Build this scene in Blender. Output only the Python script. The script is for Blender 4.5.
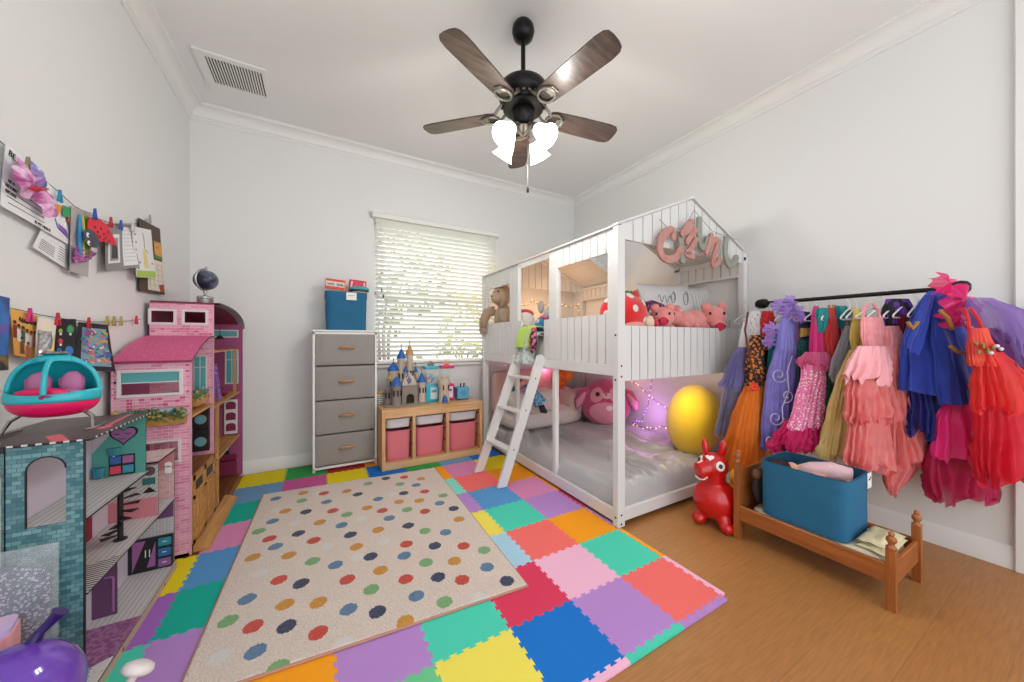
import bpy, math, random
from math import sin, cos, pi, radians, sqrt
from mathutils import Vector, Matrix, Euler, noise as mnoise
for _o in list(bpy.data.objects): bpy.data.objects.remove(_o)
SC = bpy.context.scene
COL = SC.collection
rnd = random.Random(7)

# ---------------------------------------------------------------- camera, sky, sun, exposure
cam_d = bpy.data.cameras.new('camera'); cam = bpy.data.objects.new('camera', cam_d); COL.objects.link(cam)
cam_d.sensor_width = 36; cam_d.lens = 12.0; cam_d.clip_start = 0.02; cam_d.shift_y = -0.001
cam.location = (0, 0, 1.16); cam.rotation_euler = (radians(90), 0, radians(-29.25))
SC.camera = cam
w = bpy.data.worlds.new('world'); SC.world = w; w.use_nodes = True
wn = w.node_tree; wn.nodes.clear()
wo = wn.nodes.new('ShaderNodeOutputWorld'); wb = wn.nodes.new('ShaderNodeBackground')
wb.inputs[0].default_value = (0.95, 0.98, 1.0, 1); wb.inputs[1].default_value = 2.35
wn.links.new(wb.outputs[0], wo.inputs[0])
sun_d = bpy.data.lights.new('sun', 'SUN'); sun = bpy.data.objects.new('sun', sun_d); COL.objects.link(sun)
sun_d.energy = 3.0; sun_d.angle = 0.02; sun_d.color = (1, .95, .86)
sun.rotation_euler = (radians(42), 0, radians(200))
SC.view_settings.view_transform = 'Standard'; SC.view_settings.look = 'None'
SC.view_settings.exposure = -0.12; SC.view_settings.gamma = 1.0
SC.view_settings.use_curve_mapping = False

# ---------------------------------------------------------------- materials
def S(h, a=1.0):
    h = h.lstrip('#'); o = []
    for i in (0, 2, 4):
        c = int(h[i:i+2], 16)/255
        o.append(c/12.92 if c <= .04045 else ((c+.055)/1.055)**2.4)
    return (*o, a)
_M = {}
def mat(name, col='#ffffff', rough=.6, metal=0, var=None, bump=None, trans=0, alpha=1, emit=None, sheen=0, coat=0, spec=None):
    """procedural principled material; var=(scale, hex2, contrast) mixes a noise colour, bump=(scale, strength)"""
    if name in _M: return _M[name]
    m = bpy.data.materials.new(name); m.use_nodes = True; _M[name] = m
    nt = m.node_tree; b = nt.nodes['Principled BSDF']
    b.inputs['Base Color'].default_value = S(col); b.inputs['Roughness'].default_value = rough
    b.inputs['Metallic'].default_value = metal; b.inputs['Transmission Weight'].default_value = trans
    b.inputs['Alpha'].default_value = alpha; b.inputs['Sheen Weight'].default_value = sheen
    b.inputs['Coat Weight'].default_value = coat
    if spec is not None: b.inputs['Specular IOR Level'].default_value = spec
    if emit:
        b.inputs['Emission Color'].default_value = S(emit[0]); b.inputs['Emission Strength'].default_value = emit[1]
    tc = None
    if var or bump:
        tc = nt.nodes.new('ShaderNodeTexCoord')
    if var:
        n = nt.nodes.new('ShaderNodeTexNoise'); n.inputs['Scale'].default_value = var[0]; n.inputs['Detail'].default_value = 4
        r = nt.nodes.new('ShaderNodeValToRGB'); k = var[2] if len(var) > 2 else .2
        r.color_ramp.elements[0].position = .5-k; r.color_ramp.elements[1].position = .5+k
        r.color_ramp.elements[0].color = S(col); r.color_ramp.elements[1].color = S(var[1])
        nt.links.new(tc.outputs['Object'], n.inputs['Vector']); nt.links.new(n.outputs[0], r.inputs[0])
        nt.links.new(r.outputs[0], b.inputs['Base Color'])
    if bump:
        n = nt.nodes.new('ShaderNodeTexNoise'); n.inputs['Scale'].default_value = bump[0]; n.inputs['Detail'].default_value = 3
        bp = nt.nodes.new('ShaderNodeBump'); bp.inputs['Strength'].default_value = bump[1]; bp.inputs['Distance'].default_value = .01
        nt.links.new(tc.outputs['Object'], n.inputs['Vector']); nt.links.new(n.outputs[0], bp.inputs['Height'])
        nt.links.new(bp.outputs[0], b.inputs['Normal'])
    return m
def _coords(nt, plane, scale=(1, 1, 1)):
    tc = nt.nodes.new('ShaderNodeTexCoord'); sp = nt.nodes.new('ShaderNodeSeparateXYZ'); cb = nt.nodes.new('ShaderNodeCombineXYZ')
    nt.links.new(tc.outputs['Object'], sp.inputs[0])
    for i, a in enumerate(plane): nt.links.new(sp.outputs['XYZ'.index(a.upper())], cb.inputs[i])
    mp = nt.nodes.new('ShaderNodeMapping'); mp.inputs['Scale'].default_value = scale
    nt.links.new(cb.outputs[0], mp.inputs[0]); return mp
def brick(name, c1, c2, mortar, plane='xy', bw=.1, bh=.03, msize=.01, rough=.6, offset=.5, grain=0, bias=0):
    if name in _M: return _M[name]
    m = bpy.data.materials.new(name); m.use_nodes = True; _M[name] = m
    nt = m.node_tree; b = nt.nodes['Principled BSDF']; b.inputs['Roughness'].default_value = rough
    mp = _coords(nt, plane)
    t = nt.nodes.new('ShaderNodeTexBrick'); t.offset = offset
    t.inputs['Color1'].default_value = S(c1); t.inputs['Color2'].default_value = S(c2); t.inputs['Mortar'].default_value = S(mortar)
    t.inputs['Scale'].default_value = 1; t.inputs['Mortar Size'].default_value = msize; t.inputs['Bias'].default_value = bias
    t.inputs['Brick Width'].default_value = bw; t.inputs['Row Height'].default_value = bh
    nt.links.new(mp.outputs[0], t.inputs[0]); out = t.outputs[0]
    if grain:
        mp2 = _coords(nt, plane, (3, 40, 3)); n = nt.nodes.new('ShaderNodeTexNoise'); n.inputs['Scale'].default_value = 3
        n.inputs['Detail'].default_value = 6; nt.links.new(mp2.outputs[0], n.inputs[0])
        mr = nt.nodes.new('ShaderNodeMapRange'); mr.inputs['From Min'].default_value = .3; mr.inputs['From Max'].default_value = .7
        mr.inputs['To Min'].default_value = 1-grain; mr.inputs['To Max'].default_value = 1+grain*.5; nt.links.new(n.outputs[0], mr.inputs[0])
        mx = nt.nodes.new('ShaderNodeMix'); mx.data_type = 'RGBA'; mx.blend_type = 'MULTIPLY'; mx.inputs[0].default_value = 1
        nt.links.new(out, mx.inputs[6]); nt.links.new(mr.outputs[0], mx.inputs[7]); out = mx.outputs[2]
    nt.links.new(out, b.inputs['Base Color']); return m
def wood(name, c1, c2, grain_axis='x', rough=.5, scale=1.0):
    if name in _M: return _M[name]
    m = bpy.data.materials.new(name); m.use_nodes = True; _M[name] = m
    nt = m.node_tree; b = nt.nodes['Principled BSDF']; b.inputs['Roughness'].default_value = rough
    sc = [22*scale]*3; sc['xyz'.index(grain_axis)] = 1.6*scale
    mp = _coords(nt, 'xyz', sc); n = nt.nodes.new('ShaderNodeTexNoise'); n.inputs['Scale'].default_value = 2; n.inputs['Detail'].default_value = 6
    n.inputs['Distortion'].default_value = .6
    nt.links.new(mp.outputs[0], n.inputs[0]); r = nt.nodes.new('ShaderNodeValToRGB')
    r.color_ramp.elements[0].position = .33; r.color_ramp.elements[1].position = .67
    r.color_ramp.elements[0].color = S(c1); r.color_ramp.elements[1].color = S(c2)
    nt.links.new(n.outputs[0], r.inputs[0]); nt.links.new(r.outputs[0], b.inputs['Base Color']); return m
def stripes(name, c1, c2, plane='xy', width=.03, line=.12, rough=.6, ang=0):
    """thin lines of c2 every width metres across the first axis of plane"""
    if name in _M: return _M[name]
    m = bpy.data.materials.new(name); m.use_nodes = True; _M[name] = m
    nt = m.node_tree; b = nt.nodes['Principled BSDF']; b.inputs['Roughness'].default_value = rough
    mp = _coords(nt, plane, (1/width,)*3); mp.inputs['Rotation'].default_value = (0, 0, ang)
    sp = nt.nodes.new('ShaderNodeSeparateXYZ'); nt.links.new(mp.outputs[0], sp.inputs[0])
    fr = nt.nodes.new('ShaderNodeMath'); fr.operation = 'FRACT'; nt.links.new(sp.outputs[0], fr.inputs[0])
    lt = nt.nodes.new('ShaderNodeMath'); lt.operation = 'LESS_THAN'; lt.inputs[1].default_value = line; nt.links.new(fr.outputs[0], lt.inputs[0])
    mx = nt.nodes.new('ShaderNodeMix'); mx.data_type = 'RGBA'; mx.inputs[6].default_value = S(c1); mx.inputs[7].default_value = S(c2)
    nt.links.new(lt.outputs[0], mx.inputs[0]); nt.links.new(mx.outputs[2], b.inputs['Base Color']); return m
def sheer(name, col, opacity=.6, var=None, glit=0):
    """tulle / organza: part see-through, part translucent cloth"""
    if name in _M: return _M[name]
    m = mat(name, col, .55, var=var, sheen=.15)
    nt = m.node_tree; b = nt.nodes['Principled BSDF']; out = nt.nodes['Material Output']
    tl = nt.nodes.new('ShaderNodeBsdfTranslucent'); tl.inputs[0].default_value = S(col)
    src = b.inputs['Base Color']
    if src.is_linked: nt.links.new(src.links[0].from_socket, tl.inputs[0])
    a = nt.nodes.new('ShaderNodeMixShader'); a.inputs[0].default_value = .35
    nt.links.new(b.outputs[0], a.inputs[1]); nt.links.new(tl.outputs[0], a.inputs[2])
    tr = nt.nodes.new('ShaderNodeBsdfTransparent'); c = nt.nodes.new('ShaderNodeMixShader'); c.inputs[0].default_value = opacity
    nt.links.new(tr.outputs[0], c.inputs[1]); nt.links.new(a.outputs[0], c.inputs[2]); nt.links.new(c.outputs[0], out.inputs[0])
    return m
def sparkle(name, col, col2, scale=60, thr=.62, rough=.45):
    """cloth dotted with sequins or prints: voronoi spots of col2 over col"""
    if name in _M: return _M[name]
    m = bpy.data.materials.new(name); m.use_nodes = True; _M[name] = m
    nt = m.node_tree; b = nt.nodes['Principled BSDF']; b.inputs['Roughness'].default_value = rough
    tc = nt.nodes.new('ShaderNodeTexCoord'); v = nt.nodes.new('ShaderNodeTexVoronoi'); v.inputs['Scale'].default_value = scale
    nt.links.new(tc.outputs['Object'], v.inputs[0]); lt = nt.nodes.new('ShaderNodeMath'); lt.operation = 'LESS_THAN'; lt.inputs[1].default_value = 1-thr
    nt.links.new(v.outputs['Distance'], lt.inputs[0])
    mx = nt.nodes.new('ShaderNodeMix'); mx.data_type = 'RGBA'; mx.inputs[6].default_value = S(col); mx.inputs[7].default_value = S(col2)
    nt.links.new(lt.outputs[0], mx.inputs[0]); nt.links.new(mx.outputs[2], b.inputs['Base Color']); return m

# ---------------------------------------------------------------- mesh building
BASE = {}
def V(*a): return Vector(a)
class MB:
    def __init__(s): s.v = []; s.f = []; s.m = []; s.mats = []
    def mi(s, m):
        if m not in s.mats: s.mats.append(m)
        return s.mats.index(m)
    def raw(s, vs, fs, m):
        o = len(s.v); k = s.mi(m); s.v += [tuple(p) for p in vs]
        for f in fs: s.f.append(tuple(i+o for i in f)); s.m.append(k)
        return s
    def bx(s, x0, x1, y0, y1, z0, z1, m):
        vs = [(x, y, z) for z in (z0, z1) for y in (y0, y1) for x in (x0, x1)]
        return s.raw(vs, [(0, 2, 3, 1), (4, 5, 7, 6), (0, 1, 5, 4), (2, 6, 7, 3), (0, 4, 6, 2), (1, 3, 7, 5)], m)
    def box(s, c, d, m, R=None):
        c = Vector(c); vs = []
        for k in (-.5, .5):
            for j in (-.5, .5):
                for i in (-.5, .5):
                    p = Vector((i*d[0], j*d[1], k*d[2]))
                    if R is not None: p = R @ p
                    vs.append(c+p)
        return s.raw(vs, [(0, 2, 3, 1), (4, 5, 7, 6), (0, 1, 5, 4), (2, 6, 7, 3), (0, 4, 6, 2), (1, 3, 7, 5)], m)
    def bar(s, a, b, wd, ht, m, up=(0, 0, 1)):
        """rectangular bar from a to b, wd across, ht along up"""
        a = Vector(a); b = Vector(b); d = (b-a); L = d.length; d.normalize(); u = Vector(up)
        x = d.cross(u).normalized(); u = x.cross(d).normalized()
        R = Matrix((x, d, u)).transposed()
        return s.box((a+b)/2, (wd, L, ht), m, R)
    def tube(s, pts, r, m, n=8, caps=True, closed=False):
        pts = [Vector(p) for p in pts]; N = len(pts); R = r if isinstance(r, (list, tuple)) else [r]*N
        vs = []; fs = []; nrm = None
        for i, p in enumerate(pts):
            a = pts[(i-1) % N] if (closed or i > 0) else p; b = pts[(i+1) % N] if (closed or i < N-1) else p
            t = (b-a).normalized() if (b-a).length > 1e-9 else Vector((0, 0, 1))
            if nrm is None:
                nrm = t.cross(Vector((0, 0, 1)));
                if nrm.length < .05: nrm = t.cross(Vector((1, 0, 0)))
            nrm = (nrm - t*nrm.dot(t)).normalized(); bn = t.cross(nrm)
            for k in range(n):
                an = 2*pi*k/n; vs.append(p+(nrm*cos(an)+bn*sin(an))*R[i])
        for i in range(N if closed else N-1):
            j = (i+1) % N
            for k in range(n): fs.append((i*n+k, i*n+(k+1) % n, j*n+(k+1) % n, j*n+k))
        if caps and not closed:
            fs.append(tuple(range(n))[::-1]); fs.append(tuple((N-1)*n+k for k in range(n)))
        return s.raw(vs, fs, m)
    def lathe(s, prof, o, m, n=20, R=None, caps=True, sx=1, sy=1):
        """prof = [(r, z)...] about z through o"""
        vs = []; fs = []; o = Vector(o); N = len(prof)
        for r, z in prof:
            for k in range(n):
                p = Vector((r*cos(2*pi*k/n)*sx, r*sin(2*pi*k/n)*sy, z))
                if R is not None: p = R @ p
                vs.append(o+p)
        for i in range(N-1):
            for k in range(n): fs.append((i*n+k, i*n+(k+1) % n, (i+1)*n+(k+1) % n, (i+1)*n+k))
        if caps:
            if prof[0][0] > 1e-4: fs.append(tuple(range(n))[::-1])
            if prof[-1][0] > 1e-4: fs.append(tuple((N-1)*n+k for k in range(n)))
        return s.raw(vs, fs, m)
    def ell(s, c, r, m, nu=16, nv=10, R=None, fn=None):
        if not isinstance(r, (tuple, list)): r = (r, r, r)
        c = Vector(c); vs = []; fs = []
        for j in range(nv+1):
            ph = pi*j/nv
            for i in range(nu):
                th = 2*pi*i/nu; q = Vector((sin(ph)*cos(th), sin(ph)*sin(th), -cos(ph)))
                if fn: q = q*fn(q)
                p = Vector((q.x*r[0], q.y*r[1], q.z*r[2]))
                if R is not None: p = R @ p
                vs.append(c+p)
        for j in range(nv):
            for i in range(nu): fs.append((j*nu+i, j*nu+(i+1) % nu, (j+1)*nu+(i+1) % nu, (j+1)*nu+i))
        return s.raw(vs, fs, m)
    def prism(s, poly, plane, lo, hi, m, mside=None):
        """extrude a 2-D polygon drawn in 'xy','xz' or 'yz' along the remaining axis"""
        ax = [a for a in 'xyz' if a not in plane][0]; n = len(poly); vs = []
        for d in (lo, hi):
            for a, b in poly:
                q = {plane[0]: a, plane[1]: b, ax: d}; vs.append((q['x'], q['y'], q['z']))
        ar = sum(poly[i][0]*poly[(i+1) % n][1]-poly[(i+1) % n][0]*poly[i][1] for i in range(n))
        flip = (ar < 0) ^ (plane == 'xz')
        bot = tuple(range(n)); top = tuple(n+i for i in range(n))
        bot, top = (bot[::-1], top) if not flip else (bot, top[::-1])
        s.raw(vs, [bot, top], m)
        sides = []
        for i in range(n):
            j = (i+1) % n; f = (i, j, n+j, n+i); sides.append(f if not flip else f[::-1])
        s.raw(vs, sides, mside or m); return s
    def grid(s, fn, nu, nv, m, cu=False, flip=False):
        """fn(u,v) in 0..1 -> point; m may be a function of (u,v) giving a material"""
        vs = []
        U = nu if cu else nu+1
        for j in range(nv+1):
            for i in range(U): vs.append(fn(i/nu, j/nv))
        o = len(s.v); s.v += [tuple(p) for p in vs]
        for j in range(nv):
            for i in range(nu):
                i2 = (i+1) % U; f = (o+j*U+i, o+j*U+i2, o+(j+1)*U+i2, o+(j+1)*U+i)
                s.f.append(f[::-1] if flip else f); s.m.append(s.mi(m((i+.5)/nu, (j+.5)/nv) if callable(m) else m))
        return s
    def build(s, name, parent=None, smooth=None, bevel=0, sub=0, solid=0, loc=None, seg=1, soff=0):
        base = Vector(loc) if loc is not None else (BASE.get(parent.name, Vector((0, 0, 0))) if parent else Vector((0, 0, 0)))
        me = bpy.data.meshes.new(name); me.from_pydata([tuple(Vector(p)-base) for p in s.v], [], s.f)
        for m in s.mats: me.materials.append(m)
        me.polygons.foreach_set('material_index', s.m)
        if smooth is not None:
            me.polygons.foreach_set('use_smooth', [True]*len(s.f))
            if smooth < 180: me.set_sharp_from_angle(angle=radians(smooth))
        me.validate(); me.update()
        o = bpy.data.objects.new(name, me); COL.objects.link(o)
        if parent: o.parent = parent; BASE[o.name] = base
        else: o.location = base; BASE[o.name] = base
        if solid:
            q = o.modifiers.new('thickness', 'SOLIDIFY'); q.thickness = solid; q.offset = soff
        if bevel:
            q = o.modifiers.new('bevel', 'BEVEL'); q.width = bevel; q.segments = seg; q.limit_method = 'ANGLE'; q.angle_limit = radians(40)
        if sub:
            q = o.modifiers.new('sub', 'SUBSURF'); q.levels = sub; q.render_levels = sub
        return o
def tag(o, label, cat, group=None):
    o['label'] = label; o['category'] = cat
    if group: o['group'] = group
    return o
def T(name, label, cat, base=(0, 0, 0), group=None):
    o = bpy.data.objects.new(name, None); COL.objects.link(o); o.empty_display_size = .05
    o.location = base; BASE[o.name] = Vector(base); return tag(o, label, cat, group)
def struct(o): o['kind'] = 'structure'; return o
def dup(root, loc, rz=None, label=None, group=None, rot=None, scale=None):
    c = root.copy(); COL.objects.link(c); c.location = loc
    if rz is not None: c.rotation_euler = (0, 0, rz)
    if rot is not None: c.rotation_euler = rot
    if scale is not None: c.scale = (scale,)*3
    if label: c['label'] = label
    if group: c['group'] = group
    def kids(a, b):
        for ch in list(a.children):
            d = ch.copy(); COL.objects.link(d); d.parent = b; kids(ch, d)
    kids(root, c); return c
def rotz(a): return Matrix.Rotation(a, 3, 'Z')
def rotx(a): return Matrix.Rotation(a, 3, 'X')
def roty(a): return Matrix.Rotation(a, 3, 'Y')
def nz(x, y, z=0, s=1): return mnoise.noise(Vector((x*s, y*s, z*s)))
def arc(c, r, a0, a1, n, plane='xz', y=0):
    return [(c[0]+r*cos(radians(a0+(a1-a0)*i/n)), c[1]+r*sin(radians(a0+(a1-a0)*i/n))) for i in range(n+1)]
def scribble(par, c, right, w_, h_, n, m_, r=.0012, name='handwriting', sd=1):
    """a line of illegible handwriting"""
    c = Vector(c); right = Vector(right).normalized(); up = Vector((0, 0, 1)); up = (up-right*up.dot(right)).normalized(); q = random.Random(sd); pts = []
    for i in range(n*4):
        t = i/(n*4-1)-.5; a = i*pi/2; pts.append(c+right*(w_*t+.25*w_/n*cos(a))+up*(h_*.5*sin(a)*q.uniform(.4, 1)))
    return MB().tube(pts, r, m_, 5).build(name, par, smooth=180)
def text(body, size, m, parent, name, loc, rot, extrude=.0005, align='CENTER', label=None):
    c = bpy.data.curves.new(name, 'FONT'); c.body = body; c.size = size; c.extrude = extrude; c.align_x = align; c.align_y = 'CENTER'
    t = bpy.data.objects.new(name, c); COL.objects.link(t)
    bpy.context.view_layer.update()
    me = bpy.data.meshes.new_from_object(t); bpy.data.objects.remove(t); bpy.data.curves.remove(c)
    o = bpy.data.objects.new(name, me); COL.objects.link(o); me.materials.clear(); me.materials.append(m)
    o.parent = parent; o.location = Vector(loc)-BASE.get(parent.name, Vector((0, 0, 0))); o.rotation_euler = rot
    return o
# ---------------------------------------------------------------- room shell
XL, XR, YB, ZC, YF = -.93, 3.06, 3.70, 3.07, -1.3
WALL = mat('painted wall', '#e3e4e3', .85, bump=(90, .03))
CEIL = mat('ceiling paint', '#eaeaea', .9, bump=(60, .06))
TRIM = mat('white trim', '#e8e8e6', .45)
FLOOR = brick('oak laminate', '#a8733f', '#ad7843', '#96683a', 'xy', 1.25, .19, .0012, .42, .37, grain=.18)
struct(MB().bx(XL-.1, XR+.1, YF, YB+.15, -.08, 0, FLOOR).build('floor'))
struct(MB().bx(XL-.1, XR+.1, YF, YB+.15, ZC, ZC+.08, CEIL).build('ceiling'))
struct(MB().bx(XL-.1, XL, YF, YB+.15, 0, ZC, WALL).build('wall_left'))
struct(MB().bx(XR, XR+.1, YF, YB+.15, 0, ZC, WALL).build('wall_right'))
WX0, WX1, WZ0, WZ1 = .475, 1.83, .905, 2.39
m = MB()
for a in ((XL, WX0, 0, ZC), (WX1, XR, 0, ZC), (WX0, WX1, 0, WZ0), (WX0, WX1, WZ1, ZC)):
    m.bx(a[0], a[1], YB, YB+.15, a[2], a[3], WALL)
struct(m.build('wall_back'))
def sweep(prof, path, m):
    """mitred trim: prof of (out, up), path of ((x,y),(inward normal at that corner))"""
    vs = []; fs = []; n = len(prof)
    for (x, y), (nx, ny) in path:
        for o, z in prof: vs.append((x+nx*o, y+ny*o, z))
    for i in range(len(path)-1):
        for k in range(n):
            k2 = (k+1) % n; fs.append((i*n+k, i*n+k2, (i+1)*n+k2, (i+1)*n+k))
    return MB().raw(vs, fs, m)
CP = [(0, ZC-.115), (.008, ZC-.115), (.008, ZC-.105), (.014, ZC-.1), (.014, ZC-.09), (.024, ZC-.082)]
CP += [(.024+.066*(1-cos(t)), ZC-.082+.062*sin(t)) for t in [i*pi/2/6 for i in range(1, 7)]]
CP += [(.096, ZC-.02), (.096, ZC-.008), (.102, ZC-.006), (.102, ZC), (0, ZC)]
for nm, pth in (('left', [((XL, YF), (1, 0)), ((XL, YB), (1, -1))]), ('back', [((XL, YB), (1, -1)), ((XR, YB), (-1, -1))]), ('right', [((XR, YB), (-1, -1)), ((XR, YF), (-1, 0))])):
    o = sweep(CP, pth, TRIM).build({'left': 'trim_1', 'back': 'trim_2', 'right': 'trim_3'}[nm], smooth=40); struct(o)
BP = [(0, 0), (.016, 0), (.016, .082), (.012, .09), (.012, .098), (.006, .106), (.004, .112), (0, .112)]
for nm, pth in (('left', [((XL, YF), (1, 0)), ((XL, YB), (1, -1))]), ('back', [((XL, YB), (1, -1)), ((XR, YB), (-1, -1))]), ('right', [((XR, YB), (-1, -1)), ((XR, YF), (-1, 0))])):
    struct(sweep(BP, pth, TRIM).build('baseboard_'+nm, smooth=40))
# door casing at the right edge of the view
struct(MB().bx(XR-.022, XR, .1, .245, 0, ZC-.12, TRIM).bx(XR-.03, XR, .23, .262, 0, ZC-.12, TRIM).build('trim_4', bevel=.004))
# window: frame, mullion, panes
WF = mat('window vinyl', '#f2f2ee', .4)
GL = mat('window glass', '#ffffff', .02, alpha=.08, spec=.5)
m = MB(); y0, y1 = YB+.06, YB+.11
for a in ((WX0, WX0+.045, WZ0, WZ1), (WX1-.045, WX1, WZ0, WZ1), (WX0, WX1, WZ0, WZ0+.045), (WX0, WX1, WZ1-.045, WZ1), (WX0, WX1, 1.62, 1.665)):
    m.bx(a[0], a[1], y0, y1, a[2], a[3], WF)
wfr = struct(m.build('window_1', bevel=.004))
struct(MB().bx(WX0+.04, WX1-.04, YB+.08, YB+.086, WZ0+.04, WZ1-.04, GL).build('window_pane', wfr))
struct(MB().bx(WX0-.03, WX1+.03, YB-.035, YB+.08, WZ0-.03, WZ0, TRIM).build('window_sill', wfr, bevel=.005))

# blind
BL = mat('cream blind vinyl', '#eeeee9', .4)
b = T('window_blind', 'white slatted blind covering the window on the back wall', 'blind', (1.15, YB-.03, 2.44))
MB().bx(WX0-.03, WX1+.03, YB-.075, YB-.002, 2.385, 2.445, TRIM).bx(WX0-.038, WX1+.038, YB-.082, YB-.002, 2.43, 2.447, TRIM).build('valance', b, bevel=.005)
m = MB(); z = 2.365; ns = 0
while z > .955:
    R = rotx(radians(-35)); m.box((1.1525, YB-.03, z), (WX1-WX0-.01, .05, .0034), BL, R); z -= .0455; ns += 1
m.build('slats', b)
MB().bx(WX0+.005, WX1-.005, YB-.055, YB-.006, .915, .94, BL).build('bottom_rail', b, bevel=.004)
m = MB()
for x in (.56, .62, 1.15, 1.69, 1.75):
    for dy in (-.056, -.004): m.tube([(x, YB+dy, 2.4), (x, YB+dy, .93)], .0018, BL, 5)
m.build('ladder_cord', b)
for x, zb in ((.535, 1.68), (.55, 1.62)):
    mm = MB().tube([(x, YB-.062, 2.4), (x, YB-.062, zb)], .0016, BL, 5).lathe([(.004, zb), (.008, zb-.03), (.006, zb-.035)], (x, YB-.062, 0), mat('brown tassel', '#3a3028', .5), 8)
    mm.build('pull_cord', b)
# outdoors
LAWN = mat('lawn outside', '#7f9a4c', .9, var=(3, '#a8b070', .3))
struct(MB().bx(-8, 12, YB+.6, 16, -.5, -.4, LAWN).build('ground_outside'))
def bush(name, lab, c, r, cols, n, sd):
    rr = random.Random(sd); t = T(name, lab, 'bush', (c[0], c[1], -.4), 'greenery beyond the window')
    m = MB(); mats = [mat('leaf '+h, h, .7, spec=.2) for h in cols]
    for i in range(n):
        a = rr.random()*2*pi; ph = math.acos(rr.uniform(-1, 1)); q = rr.uniform(.6, 1)
        p = Vector((c[0]+r[0]*q*sin(ph)*cos(a), c[1]+r[1]*q*sin(ph)*sin(a), c[2]+r[2]*q*cos(ph)))
        R = Euler((rr.random()*6, rr.random()*6, rr.random()*6)).to_matrix(); s = rr.uniform(.07, .15)
        vs = [p+R @ Vector(d)*s for d in ((0, -1, 0), (.45, -.2, .1), (0, 1, 0), (-.45, -.2, .1))]
        m.raw(vs, [(0, 1, 2, 3)], mats[rr.randrange(len(mats))])
    m.build('foliage', t)
    m = MB()
    for k in range(4): m.tube([(c[0]+.05*k, c[1], -.4), (c[0]+.1*(k-1.5), c[1], c[2]*.5), (c[0]+.3*(k-1.5), c[1], c[2])], [.05, .035, .01], mat('bark', '#5a4a3c', .9), 6)
    m.build('stem', t)
bush('leafy_bush', 'dark grey-green tree seen through the upper left blind slats', (1.1, 7.6, 2.5), (1.6, 1, 1.3), ['#5d6650', '#6f7a5e', '#848a70'], 420, 1)
bush('leafy_bush', 'yellow-green bush seen through the lower right blind slats', (3.6, 9.2, 1.0), (.9, .7, 1.7), ['#a9b03c', '#c4c650', '#8e9a3c'], 260, 2)
bush('leafy_bush', 'dark shrub seen low through the middle of the blind', (1.2, 5.3, .2), (1.3, .5, .7), ['#66705a', '#7b8268', '#949a80'], 320, 3)

# ceiling vent
v = T('ceiling_vent', 'white slotted air vent in the ceiling near the left wall', 'vent', (-.55, 3.18, ZC))
vx0, vx1, vy0, vy1 = -.735, -.335, 2.945, 3.335
DK = mat('vent dark', '#3c3c3c', .9)
MB().bx(vx0+.05, vx1-.03, vy0+.04, vy1-.06, ZC-.006, ZC-.002, DK).build('duct_opening', v)
m = MB()
for a in ((vx0, vx1, vy0, vy0+.045), (vx0, vx1, vy1-.065, vy1), (vx0, vx0+.055, vy0+.045, vy1-.065), (vx1-.035, vx1, vy0+.045, vy1-.065)): m.bx(*a, ZC-.014, ZC-.001, TRIM)
m.build('vent_frame', v)
m = MB(); n = 18
for i in range(n):
    x = vx0+.06+(vx1-vx0-.1)*(i+.5)/n; m.box((x, (vy0+vy1)/2-.01, ZC-.013), (.0105, vy1-vy0-.1, .0025), TRIM, roty(radians(25)))
m.build('slats', v)

# ---------------------------------------------------------------- foam mat
TS, TX, TY, TH = .306, -.567, 3.635, .012
HEX = dict(yellow='#e6d21c', paleyellow='#efe05e', steel='#6f9cc4', teal='#17ad98', pink='#d78ab8', blue='#5796cf', sky='#8fb8e0', lav='#b488cc', purple='#a268bf', green='#35a052', mauve='#c85a98', red='#a8262e',
  orange='#f5a01e', dkblue='#1a72c8', crimson='#d63c5c', coral='#f0706c', aqua='#4cd0b4', palepink='#efb8d4', ltblue='#a8d0e6', palegreen='#6cc890', mint='#86dccb')
def foam(k): return mat('foam '+k, HEX[k], .8, bump=(300, .12), spec=.2)
def edge_pts(a, b, inv):
    """toothed edge from a to b (dovetail teeth), inv flips the side"""
    a = Vector(a); b = Vector(b); d = b-a; L = d.length; d = d/L; n = Vector((-d.y, d.x))*(1 if inv else -1)
    out = [a]; k = 6; h = .0105
    for i in range(k):
        t0 = (i+.1)/k; t1 = (i+.62)/k
        s0 = t0*L; s1 = t1*L
        out += [a+d*(s0+.004)-n*h*.5, a+d*(s0-.002)+n*h*.5, a+d*(s1+.002)+n*h*.5, a+d*(s1-.004)-n*h*.5]
    return [(p.x, p.y) for p in out]
def gx(i): return TX+TS*i
def gy(j): return TY-TS*j
def hedge(i, j): return edge_pts((gx(i), gy(j)), (gx(i+1), gy(j)), True)     # along +x
def vedge(i, j): return edge_pts((gx(i), gy(j+1)), (gx(i), gy(j)), True)     # along +y
def tile(i, j, k, label):
    end = lambda p: [p]
    poly = []
    poly += hedge(i, j+1); poly += vedge(i+1, j)
    poly += (hedge(i, j)+[(gx(i+1), gy(j))])[::-1][:-1]; poly += (vedge(i, j)+[(gx(i), gy(j))])[::-1][:-1]
    m = MB().prism(poly, 'xy', .0005, TH, foam(k)); o = m.build('foam_mat_tile', loc=(gx(i+.5), gy(j+.5), 0))
    tag(o, label, 'foam tile', 'interlocking foam floor tiles'); return o
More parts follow.
